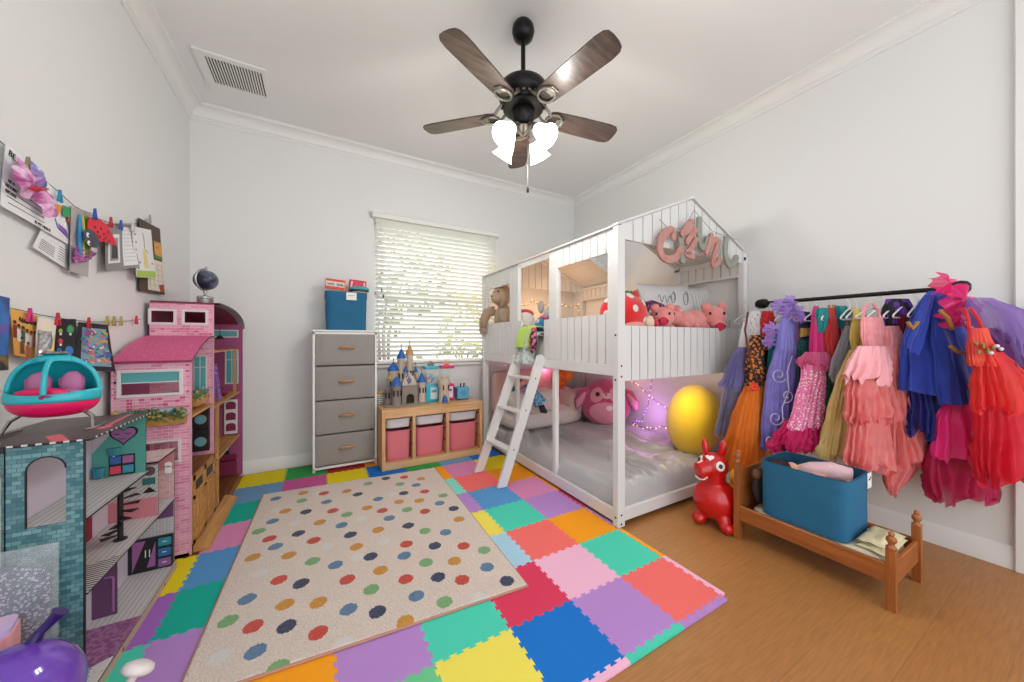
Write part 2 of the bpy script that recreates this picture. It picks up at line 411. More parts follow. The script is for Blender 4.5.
TILES = [
 (0, 0, 'yellow', 'yellow foam tile against the back baseboard beside the pink dollhouse'),
 (0, 1, 'steel', 'steel-blue foam tile between the back yellow tile and a teal tile'),
 (0, 2, 'teal', 'teal foam tile beside the back left corner of the rug'),
 (0, 3, 'pink', 'pink foam tile left of the rug beside the dollhouse barn doors'),
 (0, 4, 'blue', 'blue foam tile left of the rug, in front of the pink one'),
 (0, 5, 'teal', 'teal foam tile beside the front end of the teal doll house, left of the rug'),
 (0, 6, 'lav', 'lavender foam tile left of the rug at the bottom of the photo'),
 (-1, 4, 'yellow', 'yellow foam tile half under the teal doll house'),
 (-1, 5, 'purple', 'purple foam tile along the front of the teal doll house'),
 (-1, 6, 'aqua', 'aqua foam tile by the white wand at the photo\'s lower left'),
 (1, 0, 'green', 'green foam tile under the front of the grey dresser'),
 (1, 1, 'mauve', 'mauve foam tile between the dresser and the rug'),
 (2, 0, 'red', 'dark red foam tile under the grey dresser'),
 (2, 1, 'yellow', 'yellow foam tile between the dresser and the back edge of the rug'),
 (3, 0, 'orange', 'orange foam tile under the gap between dresser and toy bench'),
 (3, 1, 'dkblue', 'dark blue foam tile at the left foot of the wooden toy bench'),
 (4, 1, 'green', 'green foam tile in front of the middle of the wooden toy bench'),
 (4, 2, 'orange', 'orange foam tile half under the back right corner of the rug'),
 (4, 3, 'mint', 'mint foam tile showing as a strip at the rug\'s right edge'),
 (4, 4, 'lav', 'lavender foam tile showing as a strip at the rug\'s right edge'),
 (4, 5, 'paleyellow', 'pale yellow foam tile showing at the rug\'s right edge'),
 (4, 6, 'ltblue', 'light blue foam tile showing at the rug\'s right edge'),
 (4, 7, 'crimson', 'crimson foam tile at the front right corner of the rug'),
 (4, 8, 'dkblue', 'large dark blue foam tile in the front row'),
 (3, 7, 'aqua', 'aqua foam tile in front of the rug, left of the crimson one'),
 (3, 8, 'paleyellow', 'pale yellow foam tile at the bottom of the photo'),
 (2, 7, 'lav', 'lavender foam tile in front of the rug'),
 (2, 8, 'palegreen', 'pale green foam tile cut by the bottom edge of the photo'),
 (1, 7, 'orange', 'orange foam tile peeking out in front of the rug'),
 (5, 1, 'steel', 'steel-blue foam tile at the right foot of the wooden toy bench'),
 (5, 2, 'pink', 'pink foam tile in front of the steel-blue one, beside the ladder'),
 (5, 3, 'coral', 'coral foam tile left of the ladder foot'),
 (5, 4, 'blue', 'blue foam tile under the near ladder foot'),
 (5, 5, 'aqua', 'aqua foam tile between the blue and the coral tile'),
 (5, 6, 'coral', 'coral foam tile beside the light blue strip, left of an orange one'),
 (5, 7, 'palepink', 'pale pink foam tile surrounded by coral, crimson, aqua and lavender tiles'),
 (5, 8, 'lav', 'lavender foam tile in the front row between dark blue and coral'),
 (6, 1, 'dkblue', 'dark blue foam tile behind the ladder beside the bed'),
 (6, 2, 'yellow', 'yellow foam tile behind the ladder'),
 (6, 3, 'orange', 'orange foam tile between the ladder and the bed'),
 (6, 4, 'pink', 'pink foam tile along the bed rail, right of the ladder foot'),
 (6, 5, 'lav', 'lavender foam tile along the bed rail'),
 (6, 6, 'orange', 'orange foam tile at the foot of the near bed post'),
 (6, 7, 'aqua', 'aqua foam tile in front of the near bed post'),
 (6, 8, 'coral', 'coral foam tile at the mat\'s front right corner'),
]
for a in TILES: tile(*a)
def strip(i, j, side, k, label):
    wd = .026
    if side == 'r':
        poly = vedge(i+1, j)+[(gx(i+1), gy(j)), (gx(i+1)+wd, gy(j)), (gx(i+1)+wd, gy(j+1))]
    else:
        poly = hedge(i, j+1)+[(gx(i+1), gy(j+1)), (gx(i+1), gy(j+1)-wd), (gx(i), gy(j+1)-wd)]
    o = MB().prism(poly, 'xy', .0005, TH, foam(k)).build('foam_edge_strip', loc=(poly[0][0], poly[0][1], 0))
    tag(o, label, 'foam strip', 'toothed edge strips of the foam mat')
for a in ((6, 2, 'r', 'palepink', 'pink foam edge strip behind the ladder along the bed'), (6, 3, 'r', 'orange', 'orange foam edge strip along the bed by the ladder'), (6, 4, 'r', 'orange', 'orange foam edge strip along the bed between ladder and bed post'),
          (6, 5, 'r', 'crimson', 'crimson foam edge strip along the bed rail'), (6, 6, 'r', 'lav', 'lavender foam edge strip at the near bed post'), (6, 7, 'r', 'orange', 'orange foam edge strip in front of the bed post'),
          (6, 8, 'r', 'palepink', 'pale pink foam edge strip at the mat\'s right corner'), (6, 8, 'b', 'lav', 'lavender foam edge strip at the mat\'s front corner'),
          (5, 8, 'b', 'aqua', 'aqua foam edge strip at the front of the mat'), (4, 8, 'b', 'palepink', 'pale pink foam edge strip in front of the dark blue tile')):
    strip(*a)

# ---------------------------------------------------------------- rug with dots
PILE = mat('cream rug pile', '#e6d0c2', .95, var=(150, '#fbeee2', .16), bump=(260, 1.0), sheen=.3, spec=.1)
RC = [(-.37, 3.085), (.886, 2.985), (.838, 1.348), (-.405, 1.45)]      # back-left, back-right, front-right, front-left
def rugp(u, v):
    a = Vector(RC[0]).lerp(Vector(RC[1]), u); b = Vector(RC[3]).lerp(Vector(RC[2]), u); return a.lerp(b, v)
def rug_pt(u, v):
    p = rugp(u, v); e = min(u, 1-u, v, 1-v); h = .026 if e > .001 else .0135
    return (p.x, p.y, h+(.003*nz(p.x, p.y, 0, 110)+.001*nz(p.x, p.y, 3, 12) if e > .001 else 0))
DOTC = dict(N='#2e3a5c', S='#5e86ac', O='#df9a2e', R='#d8432e', G='#82b878', W='#efe9e4')
DOTS = '270,165,S 347,149,O 405,150,R 470,144,O 530,123,G 580,108,N 631,105,R 679,109,O 343,171,G 413,174,S 501,153,N 558,166,S 620,124,G 665,127,S 297,200,O 355,202,N 431,199,R 470,210,G 527,191,O 570,199,R 630,150,N 689,145,R 741,156,G 261,229,S 325,234,W 394,232,O 455,240,S 510,222,W 590,220,S 617,174,O 674,171,O 731,178,S 640,196,G 690,201,R 771,193,N 222,257,G 334,263,N 252,278,R 377,283,R 480,267,N 558,253,O 643,241,N 786,223,O 690,256,G 748,260,S 269,300,S 307,325,O 205,331,O 374,341,G 497,301,O 415,300,W 575,285,W 638,293,R 718,298,N 799,298,R 438,352,S 537,328,N 632,326,S 693,345,G 773,341,O 225,376,W 279,394,R 341,404,N 471,393,R 565,367,O 636,392,R 727,386,N 795,394,R 189,448,S 296,463,O 390,458,O 539,421,G 475,477,S 556,484,N 666,439,S 745,456,G 635,512,O 135,510,G 206,525,R 301,525,N 389,543,R 213,596,S 275,642,G 110,612,W 460,575,W 857,310,G 865,358,S 921,397,N 845,445,W 270,197,W 395,152,W 600,152,W 500,330,W'
dots = []
def floor_at(u, v, z):
    a = (u-512)/341.33; b_ = -(v-340)/341.33; t = (z-1.16)/b_; y_ = radians(29.25)
    return Vector(((a*cos(y_)+sin(y_))*t, (-a*sin(y_)+cos(y_))*t))
for q in DOTS.split():
    a, b_, k = q.split(','); dots.append((floor_at(180+float(a)*.355, 440+float(b_)*.355, .026), k))
NU, NV = 300, 380
DM = {k: mat('rug dot '+k, h, .95, var=(260, h, .25), bump=(420, .8), sheen=.3, spec=.1) for k, h in DOTC.items()}
ax = (Vector(RC[0])-Vector(RC[1])).normalized()
def rug_mat(u, v):
    p = rugp(u, v)+Vector((.002*nz(u, v, 1, 300), .002*nz(u, v, 2, 300)))
    for d, k in dots:
        e = p-d
        if abs(e.x) < .04 and abs(e.y) < .04 and e.length < .034: return DM[k]
    return PILE
rm = MB().grid(rug_pt, NU, NV, rug_mat, flip=True)
o = rm.build('dotted_rug', smooth=180, loc=(.24, 2.2, TH)); tag(o, 'cream shaggy rug with coloured dots lying on the foam mat', 'rug')
bm_ = MB(); pts = []
for u, v in [(i/20, 0) for i in range(20)]+[(1, i/20) for i in range(20)]+[(1-i/20, 1) for i in range(20)]+[(0, 1-i/20) for i in range(20)]:
    p = rugp(u, v); pts.append((p.x, p.y, .0175))
bm_.tube(pts, .0055, mat('rug binding', '#b98a78', .9), 6, closed=True); bm_.build('binding', o)
# ---------------------------------------------------------------- house bunk bed
BW = mat('white bed paint', '#dcdcdb', .45)
GRV = mat('groove shadow board', '#d4d4d4', .6)
SCR = mat('bolt steel', '#4a4a4c', .4, metal=.8)
BX0, BX1, BY0, BY1 = 1.577, 3.05, 1.497, 3.50
bed = T('house_bunk_bed', 'white wooden house-shaped bunk bed against the right wall', 'bunk bed', ((BX0+BX1)/2, (BY0+BY1)/2, 0))
EAVE, APX, APZ = 1.862, 2.326, 2.172
def roofz(x): return EAVE+(APZ-EAVE)*(x-BX0)/(APX-BX0) if x < APX else APZ-(APZ-EAVE+.0)*(x-APX)/(BX1-APX)
P_ = .06; Q_ = .04
for (x, y) in ((BX0, BY0), (BX1-P_, BY0), (BX0, BY1-Q_), (BX1-P_, BY1-Q_)):
    m = MB(); zt = roofz(x+P_/2) if x < 2 else roofz(x+P_/2)
    if x < 2: m.prism([(x, 0.013), (x+P_, .013), (x+P_, roofz(x+P_)), (x, roofz(x))], 'xz', y, y+Q_, BW)
    else: m.prism([(x, 0.002), (x+P_, .002), (x+P_, roofz(x+P_)), (x, roofz(x))], 'xz', y, y+Q_, BW)
    po = m.build('corner_post', bed, bevel=.004)
    if y < 2 and x < 2:
        for z in (.03, .085, .935, 1.0): MB().lathe([(0, -.001), (.007, -.001), (.007, .001), (0, .001)], (x+.03, y, z), SCR, 10, rotx(radians(90))).build('bolt', po)
        for z in (.07, .915, 1.19): MB().lathe([(0, -.001), (.007, -.001), (.007, .001), (0, .001)], (x, y+.02, z), SCR, 10, roty(radians(90))).build('bolt', po)
# side uprights of the front side
for (y0, y1, z0) in ((2.128, 2.235, .93), (2.726, 2.786, .93)):
    MB().bx(BX0+.012, BX0+.05, y0, y1, z0+.076, EAVE-.004, BW).build('upright', bed, bevel=.003)
for (y0, y1) in ((2.158, 2.20), (2.762, 2.797)):
    MB().bx(BX0+.02, BX0+.055, y0, y1, .109, .933, BW).build('support_post', bed, bevel=.003)
def planks(nm, plane, lo, hi, a0, a1, zb, zt, pw=.078, par=None, gap=.0075):
    """tongue boards between a0 and a1; zb, zt numbers or functions of a"""
    n = max(1, round((a1-a0)/pw)); w_ = (a1-a0)/n; m = MB()
    fb = zb if callable(zb) else (lambda a: zb); ft = zt if callable(zt) else (lambda a: zt)
    for i in range(n):
        p, q = a0+i*w_+gap/2, a0+(i+1)*w_-gap/2; c = (p+q)/2
        pts = [(p, fb(p)), (q, fb(q)), (q, ft(q))]
        if callable(zt) and p < APX < q: pts.append((APX, ft(APX)))
        pts.append((p, ft(p))); m.prism(pts, plane, lo, hi, BW)
    o = m.build(nm, par or bed, bevel=.002)
    return o
X1 = BX0+.014; X2 = BX0+.03
# front side boards: far bay, ladder gap, near bay
pn = planks('side_panel', 'yz', X1, X2, 2.668, BY1-Q_, 1.005, 1.337)
planks('side_panel', 'yz', X1, X2, 2.787, BY1-Q_, 1.705, EAVE-.004)
planks('side_panel', 'yz', X1, X2, 3.368, BY1-Q_, 1.337, 1.705)
planks('side_panel', 'yz', X1, X2, 2.787, 2.89, 1.337, 1.705)
planks('side_panel', 'yz', X1, X2, BY0+Q_, 2.31, 1.005, 1.325)
planks('side_panel', 'yz', X1, X2, BY0+Q_, 2.127, 1.715, EAVE-.004)
planks('side_panel', 'yz', X1, X2, BY0+Q_, 1.60, 1.325, 1.715, .068)
for (z0, z1, x0, x1) in ((.934, 1.003, BX0+.01, BX0+.034), (.03, .108, BX0+.012, BX0+.036), (1.859, 1.872, BX0-.004, BX0+.03)):
    MB().bx(x0, x1, BY0+Q_-.002 if z0 < 1.5 else BY0, BY1-Q_+.002 if z0 < 1.5 else BY1, z0, z1, BW).build('side_rail', bed, bevel=.003)
# wall-side boards
X3 = BX1-.045; X4 = BX1-.03
for (a, b_, z0, z1) in ((BY0+Q_, BY1-Q_, 1.005, 1.33), (BY0+Q_, 2.06, 1.69, 1.81), (2.9, BY1-Q_, 1.69, 1.81), (2.0, 2.06, 1.33, 1.69), (2.9, 2.97, 1.33, 1.69)):
    planks('wall_side_panel', 'yz', X3, X4, a, b_, z0, z1)
for (z0, z1, a, b_) in ((.938, 1.006, BY0+Q_, BY1-Q_), (.03, .108, BY0+Q_, BY1-Q_), (1.805, 1.835, BY0, 2.12), (1.672, 1.694, BY0+Q_, 2.12), (1.805, 1.835, 2.85, BY1), (1.672, 1.694, 2.85, BY1-Q_)):
    MB().bx(X3-.02, X4+.01, a, b_, z0, z1, BW).build('wall_side_rail', bed, bevel=.003)
MB().bx(X3-.02, X4+.01, 2.055, 2.115, 1.0, 1.83, BW).build('upright', bed, bevel=.003)
MB().bx(X3-.02, X4+.01, 2.845, 2.9, 1.0, 1.83, BW).build('upright', bed, bevel=.003)
# ends
for (lo, hi, nm) in ((BY0+.012, BY0+.028, 'end'), (BY1-.028, BY1-.012, 'far')):
    planks('end_panel', 'xz', lo, hi, BX0+P_-.005, BX1-P_+.005, .905, 1.25, .077)
    planks('gable', 'xz', lo, hi, BX0+P_-.005, BX1-P_+.005, 1.787, lambda x: roofz(x)-.004, .09)
    MB().bx(BX0+P_, BX1-P_, lo+.004, hi+.012, .03, .108, BW).build('end_rail', bed, bevel=.003)
    MB().bx(BX0+P_, BX1-P_, lo+.01, hi+.02, .93, 1.0, BW).build('end_rail', bed, bevel=.003)
    m = MB()
    for a, b_ in (((BX0-.006, EAVE+.002), (APX, APZ+.002)), ((APX, APZ+.002), (BX1+.004, EAVE+.0))):
        m.prism([a, b_, (b_[0], b_[1]+.012), (a[0], a[1]+.012)], 'xz', lo-.016, hi+.01, BW)
    m.build('gable_trim', bed)
# roof boards and rafters, near and far bay (the middle of the roof is open)
for (a, b_) in ((BY0+.03, 2.115), (2.80, BY1-.03)):
    for side in (0, 1):
        m = MB(); n = 7
        p, q = (Vector((BX0+.035, roofz(BX0+.035)-.022)), Vector((APX, APZ-.022))) if side == 0 else (Vector((APX, APZ-.022)), Vector((BX1-.03, roofz(BX1-.03)-.022)))
        for i in range(n):
            u = p.lerp(q, (i+.03)/n); v_ = p.lerp(q, (i+.97)/n)
            m.prism([(u.x, u.y), (v_.x, v_.y), (v_.x, v_.y+.012), (u.x, u.y+.012)], 'xz', a, b_, BW)
        m.build('roof_boards', bed)
        for y in (a+.02, b_-.02):
            m = MB(); m.prism([(p.x, p.y-.035), (q.x, q.y-.035), (q.x, q.y), (p.x, p.y)], 'xz', y-.017, y+.017, BW); m.build('rafter', bed, bevel=.002)
# upper deck
m = MB()
for i in range(14):
    y = BY0+.12+(BY1-BY0-.24)*i/13; m.bx(BX0+.036, BX1-.05, y-.035, y+.035, .95, .968, BW)
m.build('bed_slats', bed)
m = MB()
for i in range(12):
    y = BY0+.12+(BY1-BY0-.24)*i/11; m.bx(BX0+.036, BX1-.05, y-.035, y+.035, .045, .06, BW)
m.build('bed_slats', bed)

# ladder
lad = T('bunk_ladder', 'white sloping wooden ladder leaning on the front of the bunk bed', 'ladder', (1.25, 2.52, TH))
RA = [((1.193, 2.72, TH+.008), (1.558, 2.672, 1.005)), ((1.222, 2.345, TH+.008), (1.558, 2.298, 1.02))]
for a, b_ in RA:
    a = Vector(a); b_ = Vector(b_); m = MB(); d = (b_-a).normalized()
    w2 = .042; t2 = .011; n = Vector((-d.z, 0, d.x)).normalized()
    pts = [(a.x-w2/d.z*.9, a.z), (a.x+w2/d.z*.9, a.z), (b_.x+n.x*-w2, b_.z-n.z*w2+.0), (b_.x, b_.z+.022), (b_.x+n.x*w2, b_.z+n.z*w2)]
    m.prism(pts, 'xz', a.y-t2, a.y+t2, BW)
    sh = (b_.y-a.y)/(b_.z-a.z)
    m.v = [(x, y+sh*(z-a.z), z) for x, y, z in m.v]
    r = m.build('ladder_rail', lad, bevel=.003)
    if a.y < 2.5:
        for z in (.28, .58, .83): p = a.lerp(b_, z); MB().lathe([(0, -.001), (.006, -.001), (.006, .001), (0, .001)], (p.x, p.y-t2-.0005, p.z), SCR, 8, rotx(radians(90))).build('bolt', r)
for t in (.27, .56, .83, .97):
    p = Vector(RA[0][0]).lerp(Vector(RA[0][1]), t); q = Vector(RA[1][0]).lerp(Vector(RA[1][1]), t)
    MB().bar((p.x, p.y-.01, p.z), (q.x, q.y+.01, q.z), .075, .018, BW).build('rung', lad, bevel=.003)

# mattresses
SHEET = mat('grey satin sheet', '#b4b5b7', .3, sheen=.1)
def slab(m, x0, x1, y0, y1, z0, z1, mt, r=.05, nx=60, ny=80, wr=None):
    """soft box: top sheet folded down over the sides"""
    def top(u, v):
        x = x0+(x1-x0)*u; y = y0+(y1-y0)*v
        ex = min(u*(x1-x0), (1-u)*(x1-x0)); ey = min(v*(y1-y0), (1-v)*(y1-y0))
        dx = max(0, 1-ex/r); dy = max(0, 1-ey/r); d = min(1, sqrt(dx*dx+dy*dy))
        z = z1-(z1-z0)*(1-sqrt(max(0, 1-d*d)))*(r/(z1-z0)) if d < 1 else z1-r
        if wr: z += wr(x, y)*(1-d*.6)
        return (x, y, z)
    m.grid(top, nx, ny, mt)
    cs = [(x0, y0), (x1, y0), (x1, y1), (x0, y1)]
    for i in range(4):
        a = cs[i]; b2 = cs[(i+1) % 4]; nx_, ny_ = ((0, -1), (1, 0), (0, 1), (-1, 0))[i]
        def side(t, v, a=a, b2=b2, nx_=nx_, ny_=ny_):
            x = a[0]+(b2[0]-a[0])*t; y = a[1]+(b2[1]-a[1])*t; q = top((x-x0)/(x1-x0), (y-y0)/(y1-y0))
            bl = (.012*sin(pi*v)+.004*nz(x*14, y*14, v*2)*sin(pi*v))*min(1, 12*t, 12*(1-t)); return (x+nx_*bl, y+ny_*bl, z0+(q[2]-z0)*v)
        m.grid(side, nx if i % 2 == 0 else ny, 6, mt)
    return m
def wrin(x, y):
    # creases running from the far cushions toward the near corner, and along the near edge
    a = radians(62)+.35*nz(x, y, 9, 1.1); p = x*cos(a)+y*sin(a); q = -x*sin(a)+y*cos(a)
    r1 = 1-abs(nz(p*.9, q*8, 1)); r2 = 1-abs(nz(p*1.4+4, q*17, 2))
    k = .35+.65*max(0, min(1, .5+1.3*nz(x, y, 5, 1.6)))
    b_ = radians(-14); q2 = -x*sin(b_)+y*cos(b_); near = max(0, 1-(y-1.5)/.55)
    return k*(.062*(r1**6-.3)+.022*(r2**5-.3))+near*.026*((1-abs(nz(x*1.6, q2*11, 7)))**4-.3)+.014*nz(x, y, 1, 2.2)
mb = slab(MB(), BX0+.05, BX1-.055, BY0+.045, BY1-.05, .064, .225, SHEET, .07, 110, 150, wrin)
o = mb.build('mattress', smooth=180, loc=(2.3, 2.5, .06)); tag(o, 'grey satin-sheeted mattress on the lower bunk', 'mattress')
QLT = mat('pale printed blanket', '#cfcac4', .8, var=(9, '#e4dfd8', .1), bump=(70, .2))
mb = slab(MB(), BX0+.06, BX1-.07, BY0+.06, BY1-.05, .97, 1.2, QLT, .06, 60, 80, lambda x, y: .03*nz(x, y, 5, 3)+.01*nz(x, y, 7, 9))
o = mb.build('mattress', smooth=180, loc=(2.3, 2.5, .97)); tag(o, 'pale blanket-covered mattress on the upper bunk', 'mattress')
# ---------------------------------------------------------------- ceiling fan
FX, FY, FZ = 1.067, 1.767, ZC
BK = mat('dark bronze metal', '#1d1c1e', .35, metal=.6)
NK = mat('brushed pewter', '#8b8880', .35, metal=.85)
BLADE = wood('dark walnut blade', '#2c2220', '#57443c', 'x', .35)
fan = T('ceiling_fan', 'dark five-blade ceiling fan with four lit glass shades', 'ceiling fan', (FX, FY, FZ))
MB().lathe([(.0, 0), (.05, 0), (.064, -.02), (.068, -.05), (.058, -.085), (.03, -.105), (0, -.108)], (FX, FY, FZ), BK, 28).build('canopy', fan, smooth=50)
MB().lathe([(.0, 0), (.014, 0), (.014, .25), (0, .25)], (FX, FY, 2.72), BK, 14).build('downrod', fan, smooth=50)
mo = MB().lathe([(.0, .0), (.03, 0), (.045, -.008), (.10, -.018), (.142, -.045), (.15, -.07), (.15, -.10), (.14, -.12), (.12, -.135), (.105, -.15), (.1, -.17), (0, -.172)], (FX, FY, 2.725), BK, 40).build('motor_housing', fan, smooth=50)
m = MB()
for k in range(24):
    a = 2*pi*k/24; m.box((FX+.128*cos(a), FY+.128*sin(a), 2.592), (.006, .016, .035), NK, rotz(a) @ roty(radians(-35)))
m.build('vent_ribs', mo)
MB().lathe([(.0, 0), (.118, 0), (.122, -.012), (.10, -.02), (0, -.02)], (FX, FY, 2.565), BK, 32).build('flywheel', fan, smooth=50)
for k in range(5):
    a = radians(-8.7+72*k); R = rotz(a); o0 = Vector((FX, FY, 2.545)); tilt = rotx(radians(-11))
    m = MB(); pts = []
    L0, L1 = .17, .655
    prof = [(L0, .05), (L0+.03, .062), (L0+.2, .07), (L1-.07, .073), (L1-.025, .066), (L1-.006, .05), (L1, .02)]
    poly = [(x, -y) for x, y in prof]+[(x, y) for x, y in prof[::-1]]
    m.prism(poly, 'xy', -.004, .004, BLADE)
    m.v = [tuple(o0+R @ (tilt @ Vector(p)+Vector((0, 0, -.012)))) for p in m.v]
    bl = m.build('blade', fan, bevel=.002)
    m = MB()
    # curved blade iron: two arms opening into an oval ring under the blade root
    ring = [Vector((.205+.052*cos(t), .046*sin(t), -.022)) for t in [2*pi*i/20 for i in range(20)]]
    m.tube([tilt @ p for p in ring], .0085, NK, 8, closed=True)
    for sg in (-1, 1): m.tube([(.085, sg*.03, .045), (.12, sg*.045, .03), (.15, sg*.045, .0), (.17, sg*.035, -.02)], .009, NK, 8)
    m.box((.245, 0, -.02), (.05, .05, .006), NK, tilt)
    m.v = [tuple(o0+R @ Vector(p)) for p in m.v]
    m.build('blade_iron', bl, smooth=60)
MB().lathe([(.0, 0), (.06, 0), (.07, -.02), (.068, -.06), (.05, -.09), (.02, -.105), (0, -.11)], (FX, FY, 2.555), BK, 28).build('switch_housing', fan, smooth=50)
MB().lathe([(.0, 0), (.03, 0), (.05, -.015), (.03, -.04), (.012, -.055), (0, -.06)], (FX, FY, 2.452), NK, 24).build('light_kit_hub', fan, smooth=50)
FROST = mat('lit frosted glass', '#ffffff', .4, emit=('#fff8ec', 2.2))
BULB = mat('lit bulb', '#ffffff', .4, emit=('#fff0d8', 14.0))
for k in range(4):
    a = radians(-29.25+45+90*k+4); R = rotz(a); o0 = Vector((FX, FY, 2.415)); T2 = roty(radians(-42))
    arm = MB().tube([o0+R @ Vector(p) for p in ((.02, 0, .03), (.05, 0, .035), (.075, 0, .02), (.085, 0, -.002))], .009, NK, 8)
    arm.lathe([(0, .0), (.022, 0), (.026, -.03), (.02, -.034), (0, -.034)], o0+R @ Vector((.083, 0, .005)), NK, 14, R @ T2)
    am = arm.build('light_arm', fan, smooth=50)
    prof = [(.024, 0), (.036, -.018), (.044, -.045), (.05, -.075), (.062, -.1), (.073, -.112)]
    pr2 = prof+[(r-.003, z) for r, z in prof[::-1]]
    c = o0+R @ Vector((.1, 0, -.012))
    sh = MB().lathe(pr2, c, FROST, 24, R @ T2, caps=False).build('glass_shade', am, smooth=70)
    bc = c+R @ (T2 @ Vector((0, 0, -.06)))
    MB().ell(bc, (.024, .024, .036), BULB, 14, 10, R @ T2).build('bulb', am, smooth=180)
    ld = bpy.data.lights.new('fan_bulb', 'POINT'); lo = bpy.data.objects.new('fan_bulb_light', ld); COL.objects.link(lo)
    ld.energy = 10; ld.color = (1, .96, .9); ld.shadow_soft_size = .05; lo.location = c+R @ (T2 @ Vector((0, 0, -.15)))
m = MB().tube([(FX+.02, FY-.02, 2.43), (FX+.02, FY-.02, 2.09)], .0014, NK, 6)
ch = m.build('pull_chain', fan)
MB().lathe([(0, 0), (.004, 0), (.008, -.02), (.008, -.04), (0, -.046)], (FX+.02, FY-.02, 2.09), BK, 10).build('pull_fob', ch, smooth=50)
# ---------------------------------------------------------------- fabric dresser
GF = mat('grey linen drawer', '#918c88', .9, var=(140, '#a09b96', .2), bump=(380, .3))
WM = mat('white metal frame', '#e6e6e4', .4)
HAND = wood('pale wood handle', '#b9804e', '#d09a66', 'x', .5)
dr = T('fabric_dresser', 'tall white-framed dresser with four grey fabric drawers by the window', 'dresser', (.2, 3.53, TH))
dx0, dx1, dy0, dy1, dz = -.063, .458, 3.40, 3.665, 1.245
f = MB()
for x in (dx0, dx1-.02):
    for y in (dy0, dy1-.02): f.bx(x, x+.02, y, y+.02, TH+.012, dz-.012, WM)
for z in (.03, dz-.035):
    f.bx(dx0, dx1, dy0, dy0+.018, z, z+.02, WM); f.bx(dx0, dx1, dy1-.018, dy1, z, z+.02, WM)
    f.bx(dx0, dx0+.018, dy0, dy1, z, z+.02, WM); f.bx(dx1-.018, dx1, dy0, dy1, z, z+.02, WM)
f.build('frame', dr, bevel=.002)
MB().bx(dx0-.004, dx1+.004, dy0-.004, dy1+.002, dz-.012, dz+.004, WM).build('top', dr, bevel=.003)
for x in (dx0+.01, dx1-.01):
    for y in (dy0+.01, dy1-.01): MB().lathe([(.0, 0), (.012, 0), (.01, .014), (0, .014)], (x, y, TH), mat('white plastic foot', '#ddddda', .5), 10).build('foot', dr)
MB().bx(dx0+.012, dx1-.012, dy1-.012, dy1-.006, .06, dz-.03, GF).bx(dx0+.006, dx0+.012, dy0+.02, dy1-.02, .06, dz-.03, GF).bx(dx1-.012, dx1-.006, dy0+.02, dy1-.02, .06, dz-.03, GF).build('fabric_sides', dr)
zs = [(.938, 1.226), (.633, .926), (.335, .622), (.06, .323)]
for i, (z0, z1) in enumerate(zs):
    def fr(u, v, z0=z0, z1=z1, i=i):
        e = min(u, 1-u, v, 1-v); k = min(1, e*10)
        return (dx0+.024+(dx1-dx0-.048)*u, dy0+.004-.006*k-(.006*nz(u*2.5+i*3, v*2, i)+.004*abs(nz(u*5+v*3, v*2-u, i+9)))*k*(1-v*.4), z0+(z1-z0)*v)
    m = MB().grid(fr, 24, 14, GF)
    a, b_ = dx0+.024, dx1-.024
    m.bx(a, b_, dy0+.008, dy1-.03, z0, z0+.006, GF); m.bx(a, a+.005, dy0+.006, dy1-.03, z0, z1-.005, GF); m.bx(b_-.005, b_, dy0+.006, dy1-.03, z0, z1-.005, GF)
    m.bx(a, b_, dy1-.035, dy1-.03, z0, z1-.01, GF)
    d = m.build('drawer', dr, smooth=40)
    zc = (z0+z1)/2+.012; xc = (dx0+dx1)/2+.005
    MB().tube([(xc-.062, dy0-.004, zc-.004), (xc-.052, dy0-.022, zc), (xc, dy0-.03, zc+.002), (xc+.052, dy0-.022, zc), (xc+.062, dy0-.004, zc-.004)], [.006, .009, .01, .009, .006], HAND, 10).build('handle', d, smooth=60)
# blue fabric bin on the dresser
BB = mat('teal blue canvas', '#1d668c', .8, bump=(300, .25))
BBI = mat('teal blue lining', '#124a68', .9)
PAPER = mat('white paper', '#efefed', .8)
INK = mat('black ink', '#1c1c1e', .7)
def canvas_bin(name, label, cx, cy, z0, wx, wy, h, rz=0, taper=.04, tagpos=.15, base=None):
    t = T(name, label, 'storage bin', (cx, cy, z0)); R = rotz(rz)
    def ring(u, s, z):
        # rounded rectangle
        a = u*2*pi; q = 8; c_, s_ = cos(a), sin(a)
        r = 1/((abs(c_)**q+abs(s_)**q)**(1/q)); return Vector((c_*r*wx/2*s, s_*r*wy/2*s, z))
    def shell(u, v):
        s = 1-taper*(1-v); z = h*v; p = ring(u, s, z)
        p.x += .004*nz(p.x*9, p.y*9, z*9)*(v*(1-v)*4); p.y += .004*nz(p.x*9+5, p.y*9, z*9)*(v*(1-v)*4)
        return Vector((cx, cy, z0))+R @ p
    m = MB().grid(shell, 64, 16, BB, cu=True)
    m.grid(lambda u, v: Vector((cx, cy, z0))+R @ ring(u, .965*(1-taper*(1-v)), h-(h-.02)*(1-v)), 64, 8, BBI, cu=True, flip=True)
    m.grid(lambda u, v: Vector((cx, cy, z0))+R @ ring(u, 1-.035*v, h+.001), 64, 1, BB, cu=True)
    vs = [Vector((cx, cy, z0))+R @ ring(i/32, .96*(1-taper), .02) for i in range(32)]; m.raw(vs, [tuple(range(32))], BBI)
    vs = [Vector((cx, cy, z0))+R @ ring(i/32, 1-taper, .0) for i in range(32)]; m.raw(vs, [tuple(range(32))[::-1]], BB)
    m.build('body', t, smooth=50)
    m = MB().grid(lambda u, v: Vector((cx, cy, z0))+R @ ring(u, 1.012, h-.055*v-.001+(.002*sin(u*40) if v > .5 else 0)), 64, 2, BB, cu=True, flip=True)
    m.build('folded_rim', t, smooth=50)
    return t, R
